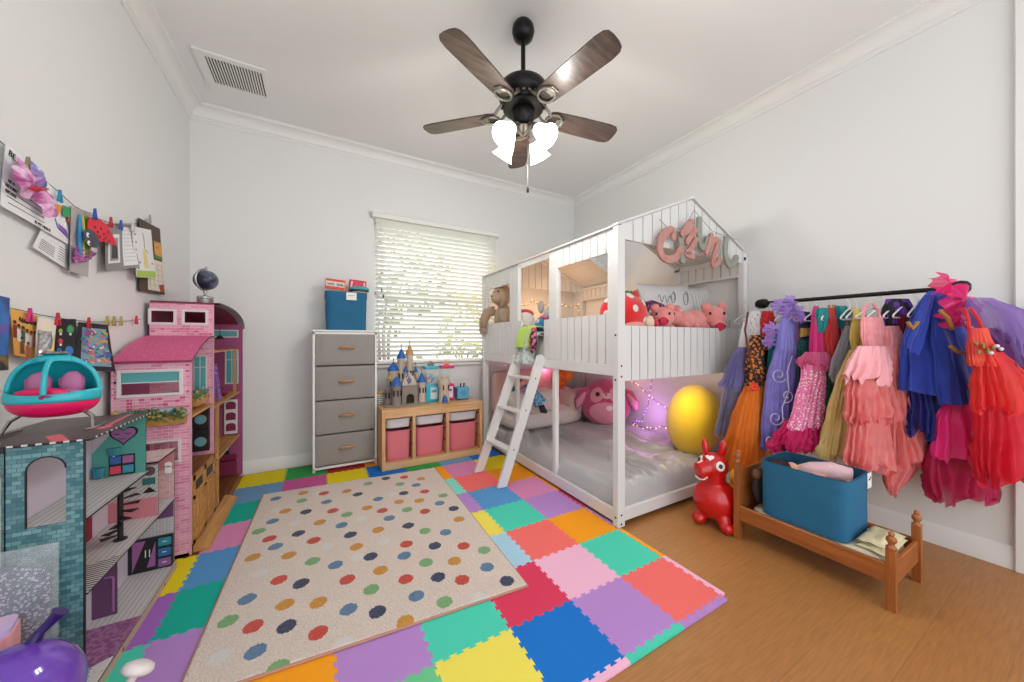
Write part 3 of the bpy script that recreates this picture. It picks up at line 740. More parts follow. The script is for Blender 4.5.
bn, _R = canvas_bin('canvas_bin', 'square teal-blue canvas bin standing on the grey dresser', .205, 3.535, dz+.005, .345, .23, .345)
tg = MB().bx(.2, .285, 3.4125, 3.4145, dz+.277, dz+.345, PAPER).build('paper_tag', bn)
scribble(tg, (.24, 3.412, dz+.32), (1, 0, 0), .055, .014, 6, INK)
# toys on top of the bin
tb = T('toy_box', 'orange-red lettered game box poking out of the blue bin', 'box', (.13, 3.52, dz+.28))
RD = mat('orange red card', '#e24a2a', .5)
c = Vector((.115, 3.52, dz+.425)); R = roty(radians(4)) @ rotx(radians(8))
MB().box(c, (.16, .06, .09), RD, R).build('carton', tb, bevel=.004)
MB().box(c+R @ Vector((0, -.031, .002)), (.15, .002, .045), mat('cream print', '#e8ded2', .6), R).build('print_band', tb)
q_ = R @ Vector((1, 0, 0)); scribble(tb, c+R @ Vector((-.037, -.0335, .002)), q_, .055, .026, 5, mat('dark blue ink', '#28305c', .6), .0028, 'illegible_print', 3); scribble(tb, c+R @ Vector((.037, -.0335, .002)), q_, .055, .026, 5, mat('dark blue ink'), .0028, 'illegible_print', 5)
MB().box((.12, 3.5, dz+.315), (.15, .1, .05), mat('white carton', '#e4e4e4', .6)).build('white_box', tb, bevel=.003)
tb2 = T('toy_case', 'crimson plastic case standing in the blue bin', 'toy', (.29, 3.55, dz+.28))
MB().box((.305, 3.56, dz+.425), (.15, .05, .115), mat('crimson plastic', '#d0103e', .3), roty(radians(4))).build('shell', tb2, bevel=.008, seg=2)
MB().box((.25, 3.533, dz+.43), (.014, .004, .08), mat('pink plastic strip', '#f3b8c4', .3), roty(radians(10))).build('side_strip', tb2); MB().box((.363, 3.533, dz+.43), (.014, .004, .06), mat('pink plastic strip', '#f3b8c4', .3)).build('side_strip', tb2)
tb3 = T('toy_visor', 'teal rounded plastic toy in front of the crimson case', 'toy', (.31, 3.5, dz+.31))
MB().ell((.315, 3.47, dz+.39), (.085, .035, .027), mat('teal plastic', '#12a3aa', .3), 20, 10).build('shell', tb3, smooth=180)
MB().ell((.315, 3.465, dz+.372), (.083, .035, .022), mat('black plastic', '#202226', .4), 20, 10).build('rim', tb3, smooth=180)
MB().ell((.315, 3.462, dz+.358), (.072, .03, .015), mat('grey pink plastic', '#b79aa6', .4), 20, 10).build('pad', tb3, smooth=180)

# ---------------------------------------------------------------- wooden toy bench with tubs
PINE = wood('pale pine x', '#c99a68', '#dcb485', 'x', .5)
PINEZ = wood('pale pine z', '#c39462', '#d8ae7e', 'z', .5)
bc = T('toy_bench', 'low pine storage bench with three bays under the window', 'storage bench', (.93, 3.35, TH))
tx0, tx1, ty0, ty1, tz = .463, 1.42, 3.14, 3.545, .545
MB().bx(tx0, tx1, ty0, ty1, tz-.02, tz, PINE).build('top', bc, bevel=.003)
MB().bx(tx0+.03, tx1-.03, ty0+.004, ty0+.024, tz-.078, tz-.02, PINE).build('apron', bc, bevel=.002)
for x in (tx0, tx1-.03): MB().bx(x, x+.03, ty0+.001, ty1, TH+.001, tz-.02, PINEZ).build('side', bc, bevel=.002)
for x in (.742, 1.06):
    m = MB().bx(x-.014, x+.014, ty0+.006, ty1-.02, TH+.06, tz-.02, PINEZ)
    m.build('divider', bc, bevel=.002)
m = MB()
for x in (tx0+.033, .742-.017, .742+.017, 1.06-.017, 1.06+.017, tx1-.033):
    for z in (.2, .31, .42): m.bx(x-.003, x+.003, ty0+.02, ty1-.04, z, z+.008, mat('groove brown', '#7c5430', .7))
m.build('runner_grooves', bc)
MB().bx(tx0+.03, tx1-.03, ty0+.012, ty1, TH+.045, TH+.065, PINE).bx(tx0+.03, tx1-.03, ty0+.002, ty0+.02, TH+.002, TH+.065, PINE).build('bottom', bc, bevel=.002)
MB().bx(tx0+.03, tx1-.03, ty1-.012, ty1-.004, TH+.065, tz-.02, PINEZ).build('back', bc)
TW = mat('white tub plastic', '#cfcdd0', .35); TP = mat('pink tub plastic', '#d87480', .35)
def tub(x0, x1, z0, z1, m_, label, grp):
    t = T('storage_tub', label, 'storage tub', ((x0+x1)/2, ty0+.2, z0), grp)
    cx = (x0+x1)/2; wx = x1-x0; cy = ty0+.19; wy = .32; h = z1-z0
    def ring(u, s, z):
        a = u*2*pi; c_, s_ = cos(a), sin(a); q = 7; r = 1/((abs(c_)**q+abs(s_)**q)**(1/q)); return (cx+c_*r*wx/2*s, cy+s_*r*wy/2*s, z)
    def prof(v):
        if v < .15: return (.87+.3*v, z0+h*.06*(v/.15))
        return (.915+.055*(v-.15)/.85, z0+h*(.06+.94*(v-.15)/.85))
    m = MB().grid(lambda u, v: ring(u, *prof(v)), 48, 12, m_, cu=True)
    m.grid(lambda u, v: ring(u, *(lambda q: (q[0]-.03, max(q[1], z0+.006)))(prof(1-v))), 48, 8, m_, cu=True)
    m.raw([ring(i/32, .8, z0) for i in range(32)], [tuple(range(32))[::-1]], m_)
    m.build('body', t, smooth=60)
    m = MB().grid(lambda u, v: ring(u, *[(.96, z1-.012), (1.0, z1-.01), (1.0, z1), (.9, z1)][min(3, int(v*3+.5))]), 48, 3, m_, cu=True)
    m.build('rim', t, smooth=40)
wh = ['left', 'middle', 'right']
bays = [(tx0+.032, .742-.016), (.742+.016, 1.06-.016), (1.06+.016, tx1-.032)]
for i, (a, b_) in enumerate(bays):
    tub(a, b_, .368, .452, TW, 'shallow white tub in the %s bay of the pine bench' % wh[i], 'white tubs in the pine bench')
    tub(a, b_, TH+.067, .345, TP, 'deep pink tub in the %s bay of the pine bench' % wh[i], 'pink tubs in the pine bench')
# ---------------------------------------------------------------- teal doll house
BLKE = mat('black panel edge', '#17171a', .5)
def pan(m, x0, x1, y0, y1, z0, z1, face, edge=None):
    """thin panel: big faces in `face`, narrow ones in black"""
    d = [x1-x0, y1-y0, z1-z0]; k = d.index(min(d)); pl = ['yz', 'xz', 'xy'][k]
    r = {'x': (x0, x1), 'y': (y0, y1), 'z': (z0, z1)}; a, b_ = pl
    poly = [(r[a][0], r[b_][0]), (r[a][1], r[b_][0]), (r[a][1], r[b_][1]), (r[a][0], r[b_][1])]
    ax = 'xyz'[k]; return m.prism(poly, pl, r[ax][0], r[ax][1], face, edge or BLKE)
TEALB = brick('teal glitter brick', '#3f727c', '#7ea9af', '#37646e', 'xz', .019, .0125, .0007, .45, .5, bias=-.1)
TEALP = mat('teal print', '#4d9b90', .6); WGREY = stripes('grey plank print', '#c9c6c6', '#77757a', 'xy', .018, .1)
WGREY2 = stripes('diagonal line print', '#bdb8b6', '#6e6a6c', 'xz', .014, .12, ang=.9)
BWST = stripes('black and white print', '#d8d6d4', '#16161a', 'yx', .014, .5)
PKP = mat('dusty pink print', '#c97c86', .6); PKT = mat('pale pink speckled print', '#d6b3b0', .6, var=(90, '#c99fa0', .1))
DKR = mat('dark red print', '#8e1f38', .6); PURP = mat('purple print', '#6b4468', .6); PURL = mat('mauve print', '#9a5f96', .6)
DMSK = mat('mauve damask print', '#a5709a', .6, var=(70, '#7f4a78', .08))
TILEW = brick('white tile print', '#cfcdcb', '#c4c2c0', '#8c8a88', 'xz', .012, .012, .0006, .5, 0)
ROOFB = mat('dark roof print', '#3a3234', .35, var=(6, '#54484a', .15)); ROOFP = mat('coral roof line', '#e0606c', .4)
h1 = T('doll_house', 'teal-bricked open doll house in front, along the left wall', 'doll house', (-.715, 1.95, TH))
a0, a1, b0, bm, b1 = -.795, -.635, 1.57, 2.0, 2.318
Z0, Z1, Z2, Z3 = .045, .372, .607, .852; t_ = .0035
def archwall(m, x0, x1, z0, z1, ha, hb, zb, zs, lo, hi, f):
    r = (hb-ha)/2; c = (ha+hb)/2; N = 10
    m.prism([(x0, z0), (ha, z0), (ha, z1), (x0, z1)], 'xz', lo, hi, f, BLKE); m.prism([(hb, z0), (x1, z0), (x1, z1), (hb, z1)], 'xz', lo, hi, f, BLKE)
    if zb > z0: m.prism([(ha, z0), (hb, z0), (hb, zb), (ha, zb)], 'xz', lo, hi, f, BLKE)
    for i in range(N):
        p = (c-r*cos(pi*i/N), zs+r*sin(pi*i/N)); q = (c-r*cos(pi*(i+1)/N), zs+r*sin(pi*(i+1)/N))
        m.prism([p, q, (q[0], z1), (p[0], z1)], 'xz', lo, hi, f)
    ed = [(ha, zb), (ha, zs)]+[(c-r*cos(pi*i/N), zs+r*sin(pi*i/N)) for i in range(1, N)]+[(hb, zs)]
    m.tube([(x, lo-.0005, z) for x, z in ed], .0022, BLKE, 5)

m = MB(); archwall(m, a0+.003, a1-.003, Z0, Z3-.006, -.755, -.677, .606, .772, b0, b0+.006, TEALB); ew = m.build('end_wall', h1)
m = MB().tube([(a1-.003, b0-.001, Z0), (a1-.003, b0-.001, Z3)], .0028, BLKE, 6); m.build('corner_edge', ew)
# slanted bay panel with a white window, left of the end wall
m = MB().prism([(a0, b0), (a0-.004, b0+.006), (-.9, b0+.09), (-.9, b0+.083)], 'xy', Z0, Z3-.02, TEALB, TEALB); bay = m.build('bay_wall', h1)
m = MB()
for z0_, z1_ in ((.5, .515), (.765, .78)): m.prism([(a0-.008, b0-.001), (a0-.008, b0+.004), (-.885, b0+.075), (-.885, b0+.068)], 'xy', z0_, z1_, TRIM)
for f0 in (0, .46, .93):
    p = Vector((a0-.008, b0-.002)).lerp(Vector((-.885, b0+.066)), f0); q = Vector((a0-.008, b0-.002)).lerp(Vector((-.885, b0+.066)), f0+.1)
    m.prism([(p.x, p.y), (q.x, q.y), (q.x, q.y+.008), (p.x, p.y+.008)], 'xy', .5, .78, TRIM)
m.build('window_frame', bay)
# back, floors, dividers
pan(MB(), a0-.005, a0, b0+.006, bm, Z0, Z3-.006, mat('white lilac wall print', '#c9bfcb', .6)).build('back_wall', h1)
pan(MB(), a0-.005, a0, bm, b1, Z0, Z2, mat('white lilac wall print')).build('back_wall', h1)
pan(MB(), a0-.002, a1, b0+.001, bm+.012, Z2-.006, Z2, WGREY).build('floor_panel', h1)
pan(MB(), a0-.002, a1, b0+.006, b1, Z1-.006, Z1, WGREY).build('floor_panel', h1)
pan(MB(), a0-.008, a1+.004, b0-.004, b1+.003, TH+.002, Z0-.004, mat('tan plinth print', '#b8a28a', .7), mat('tan plinth print')).build('plinth', h1)
g = MB(); pan(g, a0-.002, a1, b0+.006, 1.94, Z0-.004, Z0, DMSK); pan(g, a0-.002, a1, 1.94, b1, Z0-.004, Z0, WGREY); g.build('floor_panel', h1)
MB().bx(a1+.004, a1+.0045, 1.78, 1.792, .02, .032, DKR).bx(a1+.004, a1+.0045, 2.16, 2.172, .02, .034, DKR).build('plinth_marks', h1)
ro = pan(MB(), a0-.115, a1+.012, b0-.012, bm+.008, Z3-.004, Z3+.003, ROOFB).build('roof', h1)
m = MB(); zt = Z3+.0034
m.prism([(-.70, b0-.01), (-.665, b0-.01), (-.735, 1.68), (-.76, 1.66)], 'xy', zt-.0005, zt, ROOFP)
m.prism([(-.665, 1.71), (-.65, 1.71), (-.68, 2.0), (-.692, 2.0)], 'xy', zt-.0005, zt, ROOFP)
m.lathe([(0, 0), (.022, 0), (.022, .0006), (0, .0006)], (-.662, 1.735, zt), mat('pink roof dot', '#e5708a', .4), 18)
m.build('roof_print', ro)
m = MB()
for k in range(14): m.bx(a1+.0105, a1+.0126, b0+.02*1+k*.03, b0+.03+k*.03, Z3-.002, Z3+.0035, mat('dotted white edge', '#cfcfcf', .5))
for k in range(6): m.bx(a0+.01+k*.027, a0+.022+k*.027, b0-.0126, b0-.0105, Z3-.002, Z3+.0035, mat('dotted white edge'))
m.build('roof_edge_print', ro)
# heart wall of the top room
hw = pan(MB(), a0, a1-.006, bm, bm+.006, Z2, Z3-.004, TEALP).build('room_wall', h1)
yy = bm-.0006
MB().prism([(a0+.001, Z2+.1), (a0+.001, Z3-.006), (a1-.06, Z3-.006)], 'xz', yy, bm, mat('pale lilac print', '#b9aeb6', .6)).build('wall_print', hw)
def heart(cx, cz, s): return [(cx+s*(16*sin(t)**3)/16, cz+s*(13*cos(t)-5*cos(2*t)-2*cos(3*t)-cos(4*t))/16) for t in [2*pi*i/40 for i in range(40)]]
m = MB().prism(heart(-.705, .772, .042), 'xz', yy-.002, yy, BLKE); m.prism(heart(-.705, .772, .035), 'xz', yy-.003, yy-.002, PURL); ht = m.build('heart_print', hw)
m = MB()
for sx in (-.02, .014): m.tube([(-.705+sx-.009, yy-.0035, .778), (-.705+sx, yy-.0035, .774), (-.705+sx+.009, yy-.0035, .777)], .0012, BLKE, 4)
m.tube([(-.72, yy-.0035, .758), (-.708, yy-.0035, .754), (-.697, yy-.0035, .757)], .0012, BLKE, 4); m.build('sleepy_face', ht)
m = MB().bx(-.745, -.672, yy-.006, yy, Z2+.004, Z2+.084, BLKE)
for i, (c_, x_, z_) in enumerate((('#2a5f9e', -.742, .05), ('#a0608f', -.706, .05), ('#d2405e', -.742, .01), ('#3391a8', -.706, .01))): m.bx(x_, x_+.031, yy-.0075, yy-.006, Z2+z_, Z2+z_+.03, mat('drawer print '+c_, c_, .6))
m.build('drawer_chest_print', hw)
m = MB().lathe([(0, 0), (.016, .0), (.022, .03), (0, .03)], (-.729, yy-.012, Z2+.086), mat('toy lamp teal', '#2f7f86', .5), 14, sy=.4).bx(-.731, -.727, yy-.014, yy-.01, Z2+.082, Z2+.09, PAPER)
m.build('lamp_print', hw)
MB().lathe([(0, 0), (.014, 0), (.019, .04), (0, .04)], (-.772, yy-.012, Z2+.003), mat('toy basket teal', '#2b7d92', .5), 12, sy=.5).build('basket_print', hw)
# striped divider, pink end walls
dv = pan(MB(), a0, a1-.004, 2.12, 2.125, Z1, Z2-.006, WGREY2).build('room_wall', h1)
m = MB().bx(a0, a1-.005, 2.1185, 2.1195, Z1, Z1+.085, PKP).build('wall_print', dv)
m = MB().lathe([(0, 0), (.02, 0), (.02, .001), (0, .001)], (-.668, 2.1195, .575), mat('dark round print', '#57474c', .6), 18, rotx(radians(90)))
m.bx(-.69, -.648, 2.118, 2.1195, .515, .545, mat('teal sign print', '#2c6a68', .6)); m.prism([(-.69, .48), (-.645, .48), (-.668, .505)], 'xz', 2.118, 2.1195, BLKE); m.build('sign_print', dv)
pw = pan(MB(), a0, a1-.004, b1-.006, b1, Z1, Z2, PKT).build('room_wall', h1)
m = MB().bx(a0, a1-.005, b1-.0075, b1-.006, Z2-.09, Z2-.002, PKP); m.build('wall_print', pw)
m = MB().bx(-.672, -.648, b1-.01, b1-.0076, .5, .535, PAPER).lathe([(0, 0), (.014, 0), (.014, .001), (0, .001)], (-.66, b1-.009, .543), PAPER, 14, rotx(radians(90))); m.build('cup_print', pw)
te = pan(MB(), a0, a1+.002, 2.1, b1+.002, Z2+.004, Z2+.012, mat('pink white roof print', '#d9c4c4', .6, var=(30, '#c7a5a8', .15))).build('terrace', h1)
# kitchen end wall
kw = pan(MB(), a0, a1-.004, b1-.006, b1, Z0, Z1-.006, TILEW).build('room_wall', h1)
m = MB(); yk = b1-.0075
m.bx(a0, a1-.005, yk-.02, yk, Z0+.002, Z0+.155, BLKE)
m.prism([(-.78, Z0+.01), (-.735, Z0+.15), (-.78, Z0+.15)], 'xz', yk-.0215, yk-.02, PURL)
m.prism([(-.73, Z0+.02), (-.70, Z0+.02), (-.70, Z0+.14)], 'xz', yk-.0215, yk-.02, PURL)
m.bx(-.736, -.733, yk-.023, yk-.02, Z0+.07, Z0+.105, PAPER).bx(-.722, -.719, yk-.023, yk-.02, Z0+.07, Z0+.105, PAPER)
for i, c_ in enumerate(('#8a5c94', '#2d6c9e', '#2f8f9e')): m.bx(-.69, -.644, yk-.022, yk-.02, Z0+.01+.05*i, Z0+.048+.05*i, mat('drawer print '+c_, c_, .6)); m.bx(-.675, -.66, yk-.0235, yk-.022, Z0+.028+.05*i, Z0+.031+.05*i, PAPER)
m.build('cabinet_print', kw)
MB().prism([(a1-.006, Z1-.01), (a1-.006, Z1-.09), (-.72, Z1-.09), (-.7, Z1-.01)], 'xz', yk-.003, yk, PURP).build('hood_print', kw)
pv = pan(MB(), a0, -.725, 2.0, 2.005, Z0, Z1-.006, PURP).build('room_wall', h1)
MB().tube([(-.76, 1.998, .2), (-.74, 1.998, .2), (-.735, 1.998, .195), (-.735, 1.998, .06)], .004, PURL, 6).build('pipe_print', pv)
pan(MB(), a0, a0+.002, b0+.01, 2.0, Z1, Z2-.006, DKR).build('wall_print', h1)
MB().prism([(a1-.001, b0+.02), (a1-.002, 1.8), (a0+.004, 1.72), (a0+.004, b0+.02)], 'xy', Z1, Z1+.001, BWST).build('floor_print', h1)
MB().prism([(a1-.001, b0+.02), (a1-.002, 1.74), (-.72, 1.69), (-.72, b0+.02)], 'xy', Z0, Z0+.001, sparkle('dotted print', '#d8d6d4', '#26262a', 70, .75)).build('floor_print', h1)
# spiral stair
ss = MB().lathe([(0, 0), (.02, 0), (.02, .004), (.0085, .006), (.0085, Z2-Z1-.006), (0, Z2-Z1-.006)], (-.69, 1.93, Z1+.0005), BLKE, 12)
for k in range(9):
    an = radians(-150+k*32); R = rotz(an); o0 = Vector((-.69, 1.93, Z1+.02+k*.023))
    vs = [o0+R @ Vector(p) for p in ((.006, -.005, 0), (.052, -.016, 0), (.052, .016, 0), (.006, .005, 0), (.006, -.005, .003), (.052, -.016, .003), (.052, .016, .003), (.006, .005, .003))]
    ss.raw(vs, [(0, 3, 2, 1), (4, 5, 6, 7), (0, 1, 5, 4), (1, 2, 6, 5), (2, 3, 7, 6), (3, 0, 4, 7)], BLKE)
ss.build('spiral_stair', h1)
# sequined pouch in front of it
SEQ = sparkle('iridescent sequins', '#565f70', '#bcaec2', 120, .6, .2)
pc = T('sequin_pouch', 'clear glittery pouch of sequins leaning on the teal doll house', 'pouch', (-.76, 1.52, TH))
def pouch(u, v):
    x = -.90+.225*u; z = .25+.315*v
    b_ = (1-(2*u-1)**4)*(1-(2*v-1)**6); return x, z, b_
CLR = mat('clear wrinkled plastic', '#c8d4da', .12, alpha=.32, spec=.8, bump=(40, .6))
m = MB().grid(lambda u, v: (lambda q: (q[0], 1.53-.03*q[2]+.004*nz(u*8, v*8), q[1]))(pouch(u, v)), 30, 30, CLR)
m.grid(lambda u, v: (lambda q: (q[0], 1.535+.008*q[2], q[1]))(pouch(u, v)), 12, 12, CLR, flip=True); m.build('plastic_skin', pc, smooth=180)
m = MB().grid(lambda u, v: (-.885+.195*u, 1.53-.02*(1-(2*u-1)**4)*(1-(2*v-1)**4)+.002*nz(u*20, v*20), .255+.24*v+.03*sin(u*3.4)), 30, 30, SEQ)
m.build('sequin_fill', pc, smooth=180)
# toy pod on the roof
TQ = mat('turquoise toy plastic', '#1fb0bf', .25, coat=.3); HP = mat('hot pink toy plastic', '#e0115f', .3, coat=.2); LP = mat('lilac pink seat', '#b76f9c', .5); CHR = mat('chrome toy', '#a9a6a2', .2, metal=.9)
px, py, pz = -.775, 1.74, 1.0
pod = T('toy_gondola', 'turquoise and pink toy gondola cabin on the teal doll house roof', 'toy', (px, py, .856))
rx_, ry_ = .102, .07
def podr(v): return sqrt(max(0, 1-abs(2*v-1)**2.6))**.8
m = MB()
for s_ in (0, 1):       # pink belly then turquoise band
    pass
def bowl(u, v, r0=1): a = 2*pi*u; ph = pi/2*(1-v); k = cos(ph)**.7; return (px+rx_*cos(a)*k*r0, py+ry_*sin(a)*k*r0, .96-.055*sin(ph)*r0)
MB().grid(lambda u, v: bowl(u, v), 40, 10, HP, cu=True).build('belly', pod, smooth=180)
def band(u, v): a = 2*pi*u; z = .958+.032*v; k = 1.0+.03*sin(pi*v)-.02*v; return (px+rx_*cos(a)*k, py+ry_*sin(a)*k, z+.006*cos(2*a)*(1 if v > .5 else 0))
bd = MB().grid(band, 40, 4, TQ, cu=True).build('lower_band', pod, smooth=180, solid=.004)
m = MB(); cz = 1.0
# back shell (wall side) and roof cap
def shellf(u, v):
    a = pi*(.03+.94*u); ph = pi/2*v; return (px+rx_*1.0*cos(a)*cos(ph)**.75, py+.004+ry_*sin(a)*cos(ph)**.75, .985+.115*sin(ph))
MB().grid(shellf, 24, 12, TQ).build('back_shell', pod, smooth=180, solid=.004)
m = MB()
arcs = lambda a: [Vector((px+rx_*cos(a)*cos(t)**.75, py+ry_*sin(a)*cos(t)**.75, .985+.113*sin(t))) for t in [pi/2*i/12 for i in range(12)]]
for a in (radians(178), radians(2), radians(-86)): m.tube(arcs(a), [.007]*9+[.009, .012, .014], TQ, 8)
m.lathe([(0, 0), (.045, 0), (.04, .012), (.022, .02), (0, .02)], (px, py, 1.092), TQ, 24, sy=.8); m.build('window_ribs', pod, smooth=60)
MB().lathe([(0, 0), (.024, 0), (.03, .004), (.022, .01), (0, .01)], (px, py, 1.112), CHR, 20).build('roof_clip', pod, smooth=60)
for sx in (-.038, .036):
    m = MB().grid(lambda u, v, sx=sx: (px+sx+.03*cos(pi*u), py+.012+.012*sin(pi*u)*(1-.3*v)-.006, .965+.085*v*(1-.25*cos(pi*u)**2*v)), 10, 8, LP)
    m.ell((px+sx, py+.01, 1.01), (.029, .014, .045), LP, 14, 10); m.ell((px+sx, py-.012, .985), (.029, .025, .012), LP, 14, 8); m.build('seat', pod, smooth=180)
MB().ell((px-.012, py-.035, .985), (.062, .016, .02), HP, 18, 8).build('dash', pod, smooth=180)
m = MB().ell((px+.004, py-ry_*1.03, .975), (.008, .0015, .006), mat('magenta emblem', '#a01468', .4), 12, 6).tube([(px+.002, py-ry_*1.03, .979), (px+.012, py-ry_*1.03, .981), (px+.02, py-ry_*1.02, .978), (px+.024, py-ry_*1.02, .981)], [.003, .0035, .003, .001], mat('magenta emblem'), 6)
m.build('emblem', bd, smooth=180)
m = MB()
for sx in (-.085, .085):
    m = MB(); m.tube([(px+sx*.7, py, .925), (px+sx*1.05, py-.01, .9), (px+sx*1.15, py-.03, .863)], [.006, .006, .004], CHR, 6); m.tube([(px+sx*1.05, py-.055, .861), (px+sx*1.2, py-.02, .861), (px+sx*1.12, py+.05, .861)], .004, CHR, 6); m.build('skid', pod, smooth=60)

# ---------------------------------------------------------------- pink brick doll house
PB = brick('pink brick print', '#e6a4ba', '#cf6f96', '#efcbd6', 'xz', .045, .0155, .0011, .55, .5, bias=-.25); PB2 = mat('raspberry trim', '#9a2c58', .5)
PBX = brick('deep pink brick row', '#c94c7e', '#d86a94', '#e6b3c3', 'xz', .03, .0155, .0011, .55, .5)
PROOF = mat('pink speckled roof', '#de6c98', .55, var=(120, '#c2457a', .15)); MAG = mat('magenta wall print', '#9b4a78', .6); MAGD = mat('dark magenta print', '#7a1d44', .6)
TEALW = mat('teal window print', '#5aa7ae', .4); WHT = mat('white window frame', '#d9d6d6', .5); HW = wood('toy wood floor', '#a8743a', '#c9944e', 'y', .5); HWZ = wood('toy wood post', '#a8743a', '#cf9c58', 'z', .5); DKW = wood('toy dark wood', '#6b3d1c', '#8a5428', 'y', .5)
x0, x1 = -.9, -.605; ya, yb, yc = 2.425, 2.86, 3.672
h2 = T('doll_house', 'tall pink brick doll house with curved roofs in the back left corner', 'doll house', (-.76, 3.0, TH))
def holed(m, X0, X1, Z0_, Z1_, holes, lo, hi, f, plane='xz'):
    """wall with rectangular holes (a0,a1,b0,b1) sharing no rows/columns issues: cut into cells"""
    xs = sorted({X0, X1, *[h[0] for h in holes], *[h[1] for h in holes]}); zs_ = sorted({Z0_, Z1_, *[h[2] for h in holes], *[h[3] for h in holes]})
    for i in range(len(xs)-1):
        for j in range(len(zs_)-1):
            cx, cz_ = (xs[i]+xs[i+1])/2, (zs_[j]+zs_[j+1])/2
            if any(h[0] < cx < h[1] and h[2] < cz_ < h[3] for h in holes): continue
            m.prism([(xs[i], zs_[j]), (xs[i+1], zs_[j]), (xs[i+1], zs_[j+1]), (xs[i], zs_[j+1])], plane, lo, hi, f)
    return m
m = MB(); holed(m, x0, x1, TH+.002, 1.052, [(-.865, -.65, .885, .995), (-.80, -.655, .53, .63)], ya, ya+.009, PB)
wl = m.build('end_wall', h2)
MB().bx(x1-.006, x1+.003, ya-.001, ya+.008, TH+.002, 1.052, mat('pale pink edge', '#dca0b4', .5)).build('wall_edge', wl)
def wframe(par, xa, xb, za, zb, y, wd=.014, nm='window_frame'):
    m = MB()
    for a in ((xa-wd, xa, za-wd, zb+wd), (xb, xb+wd, za-wd, zb+wd), (xa, xb, za-wd, za), (xa, xb, zb, zb+wd)): m.bx(a[0], a[1], y-.006, y+.002, a[2], a[3], WHT)
    return m.build(nm, par, bevel=.001)
wframe(wl, -.865, -.65, .885, .995, ya)
MB().bx(-.863, -.652, ya+.002, ya+.004, .945, .995, TEALW).bx(-.863, -.652, ya-.001, ya+.004, .941, .946, WHT).build('window_blind_print', wl)
wframe(wl, -.80, -.655, .53, .63, ya, .012)
m = MB()
for x in (-.76, -.72, -.69): m.bx(x, x+.012, ya+.003, ya+.005, .53, .63, mat('curtain print', '#b06a86', .6))
m.build('curtain_print', wl)
LEAFS = [mat('toy leaf '+h, h, .6) for h in ('#3f6b2e', '#6f8a3a', '#7fb0b8', '#b8a04a', '#4f7d5a')]
def planter(par, xa, xb, y, z, n, sd, ax='x'):
    q = random.Random(sd); m = MB().box(((xa+xb)/2, y-.012, z-.022), (xb-xa, .026, .045), HW) if ax == 'x' else MB().box((y-.0, (xa+xb)/2, z-.022), (.03, xb-xa, .045), HW)
    bx_ = m.build('flower_box', par, bevel=.002); m = MB()
    for i in range(n):
        t = q.uniform(xa, xb); d = q.uniform(-.03, .004); zz = z+q.uniform(-.02, .04)
        c = Vector((t, y-.01+d, zz)) if ax == 'x' else Vector((y+q.uniform(-.02, .02), t, zz))
        R = Euler((q.random()*6, q.random()*6, q.random()*6)).to_matrix(); s_ = q.uniform(.009, .016)
        m.raw([c+R @ Vector(p)*s_ for p in ((0, -1, 0), (.6, 0, .2), (0, 1, 0), (-.6, 0, .2))], [(0, 1, 2, 3)], LEAFS[q.randrange(5)])
    m.build('flowers', bx_)
planter(wl, -.885, -.62, ya, .765, 380, 3)
# deep pink brick accents
q = random.Random(5); m = MB()
for i in range(60):
    bxx = x0+.01+.022*q.randrange(13); z = .77+.0155*q.randrange(17)
    if .86 < z < 1.01 and -.885 < bxx < -.64: continue
    m.bx(bxx, bxx+.02, ya-.0006, ya, z+.001, z+.0145, PBX)
m.build('brick_accents', wl)
# wing roof
m = MB()
def wr_(t): return (ya-.012+(yb-ya+.012)*t, 1.052+.135*sin(t*pi/2)**1.0)
m.grid(lambda u, v: (x0+(x1+.006-x0)*u, *wr_(v)), 1, 16, PROOF)
m.grid(lambda u, v: (x0+(x1+.006-x0)*u, wr_(v)[0], wr_(v)[1]-.008), 1, 16, BLKE, flip=True)
m.grid(lambda u, v: (x1+.006, wr_(v)[0], wr_(v)[1]-.008*(1-u)), 1, 16, BLKE, flip=True)
m.bx(x0, x1+.006, ya-.013, ya-.011, 1.042, 1.054, PB2); m.build('wing_roof', h2, smooth=40)
# tower wall
m = MB(); holed(m, x0, x1, TH+.002, 1.388, [(-.895, -.79, 1.265, 1.34), (-.745, -.64, 1.265, 1.34)], yb, yb+.009, PB); tw = m.build('tower_wall', h2)
MB().bx(x1-.006, x1+.003, yb-.001, yb+.008, TH+.002, 1.388, mat('pale pink edge')).bx(x0, x1+.003, yb-.002, yb+.01, 1.386, 1.394, PB2).build('wall_edge', tw)
for xa, xb in ((-.892, -.793), (-.742, -.643)): wframe(tw, xa, xb, 1.268, 1.337, yb, .014)
q = random.Random(9); m = MB()
for i in range(34):
    bxx = x0+.005+.022*q.randrange(13); z = 1.19+.0155*q.randrange(12)
    if z > 1.235 and (-.91 < bxx < -.765 or -.78 < bxx < -.62): continue
    m.bx(bxx, bxx+.02, yb-.0006, yb, z+.001, z+.0145, PBX)
m.build('brick_accents', tw)
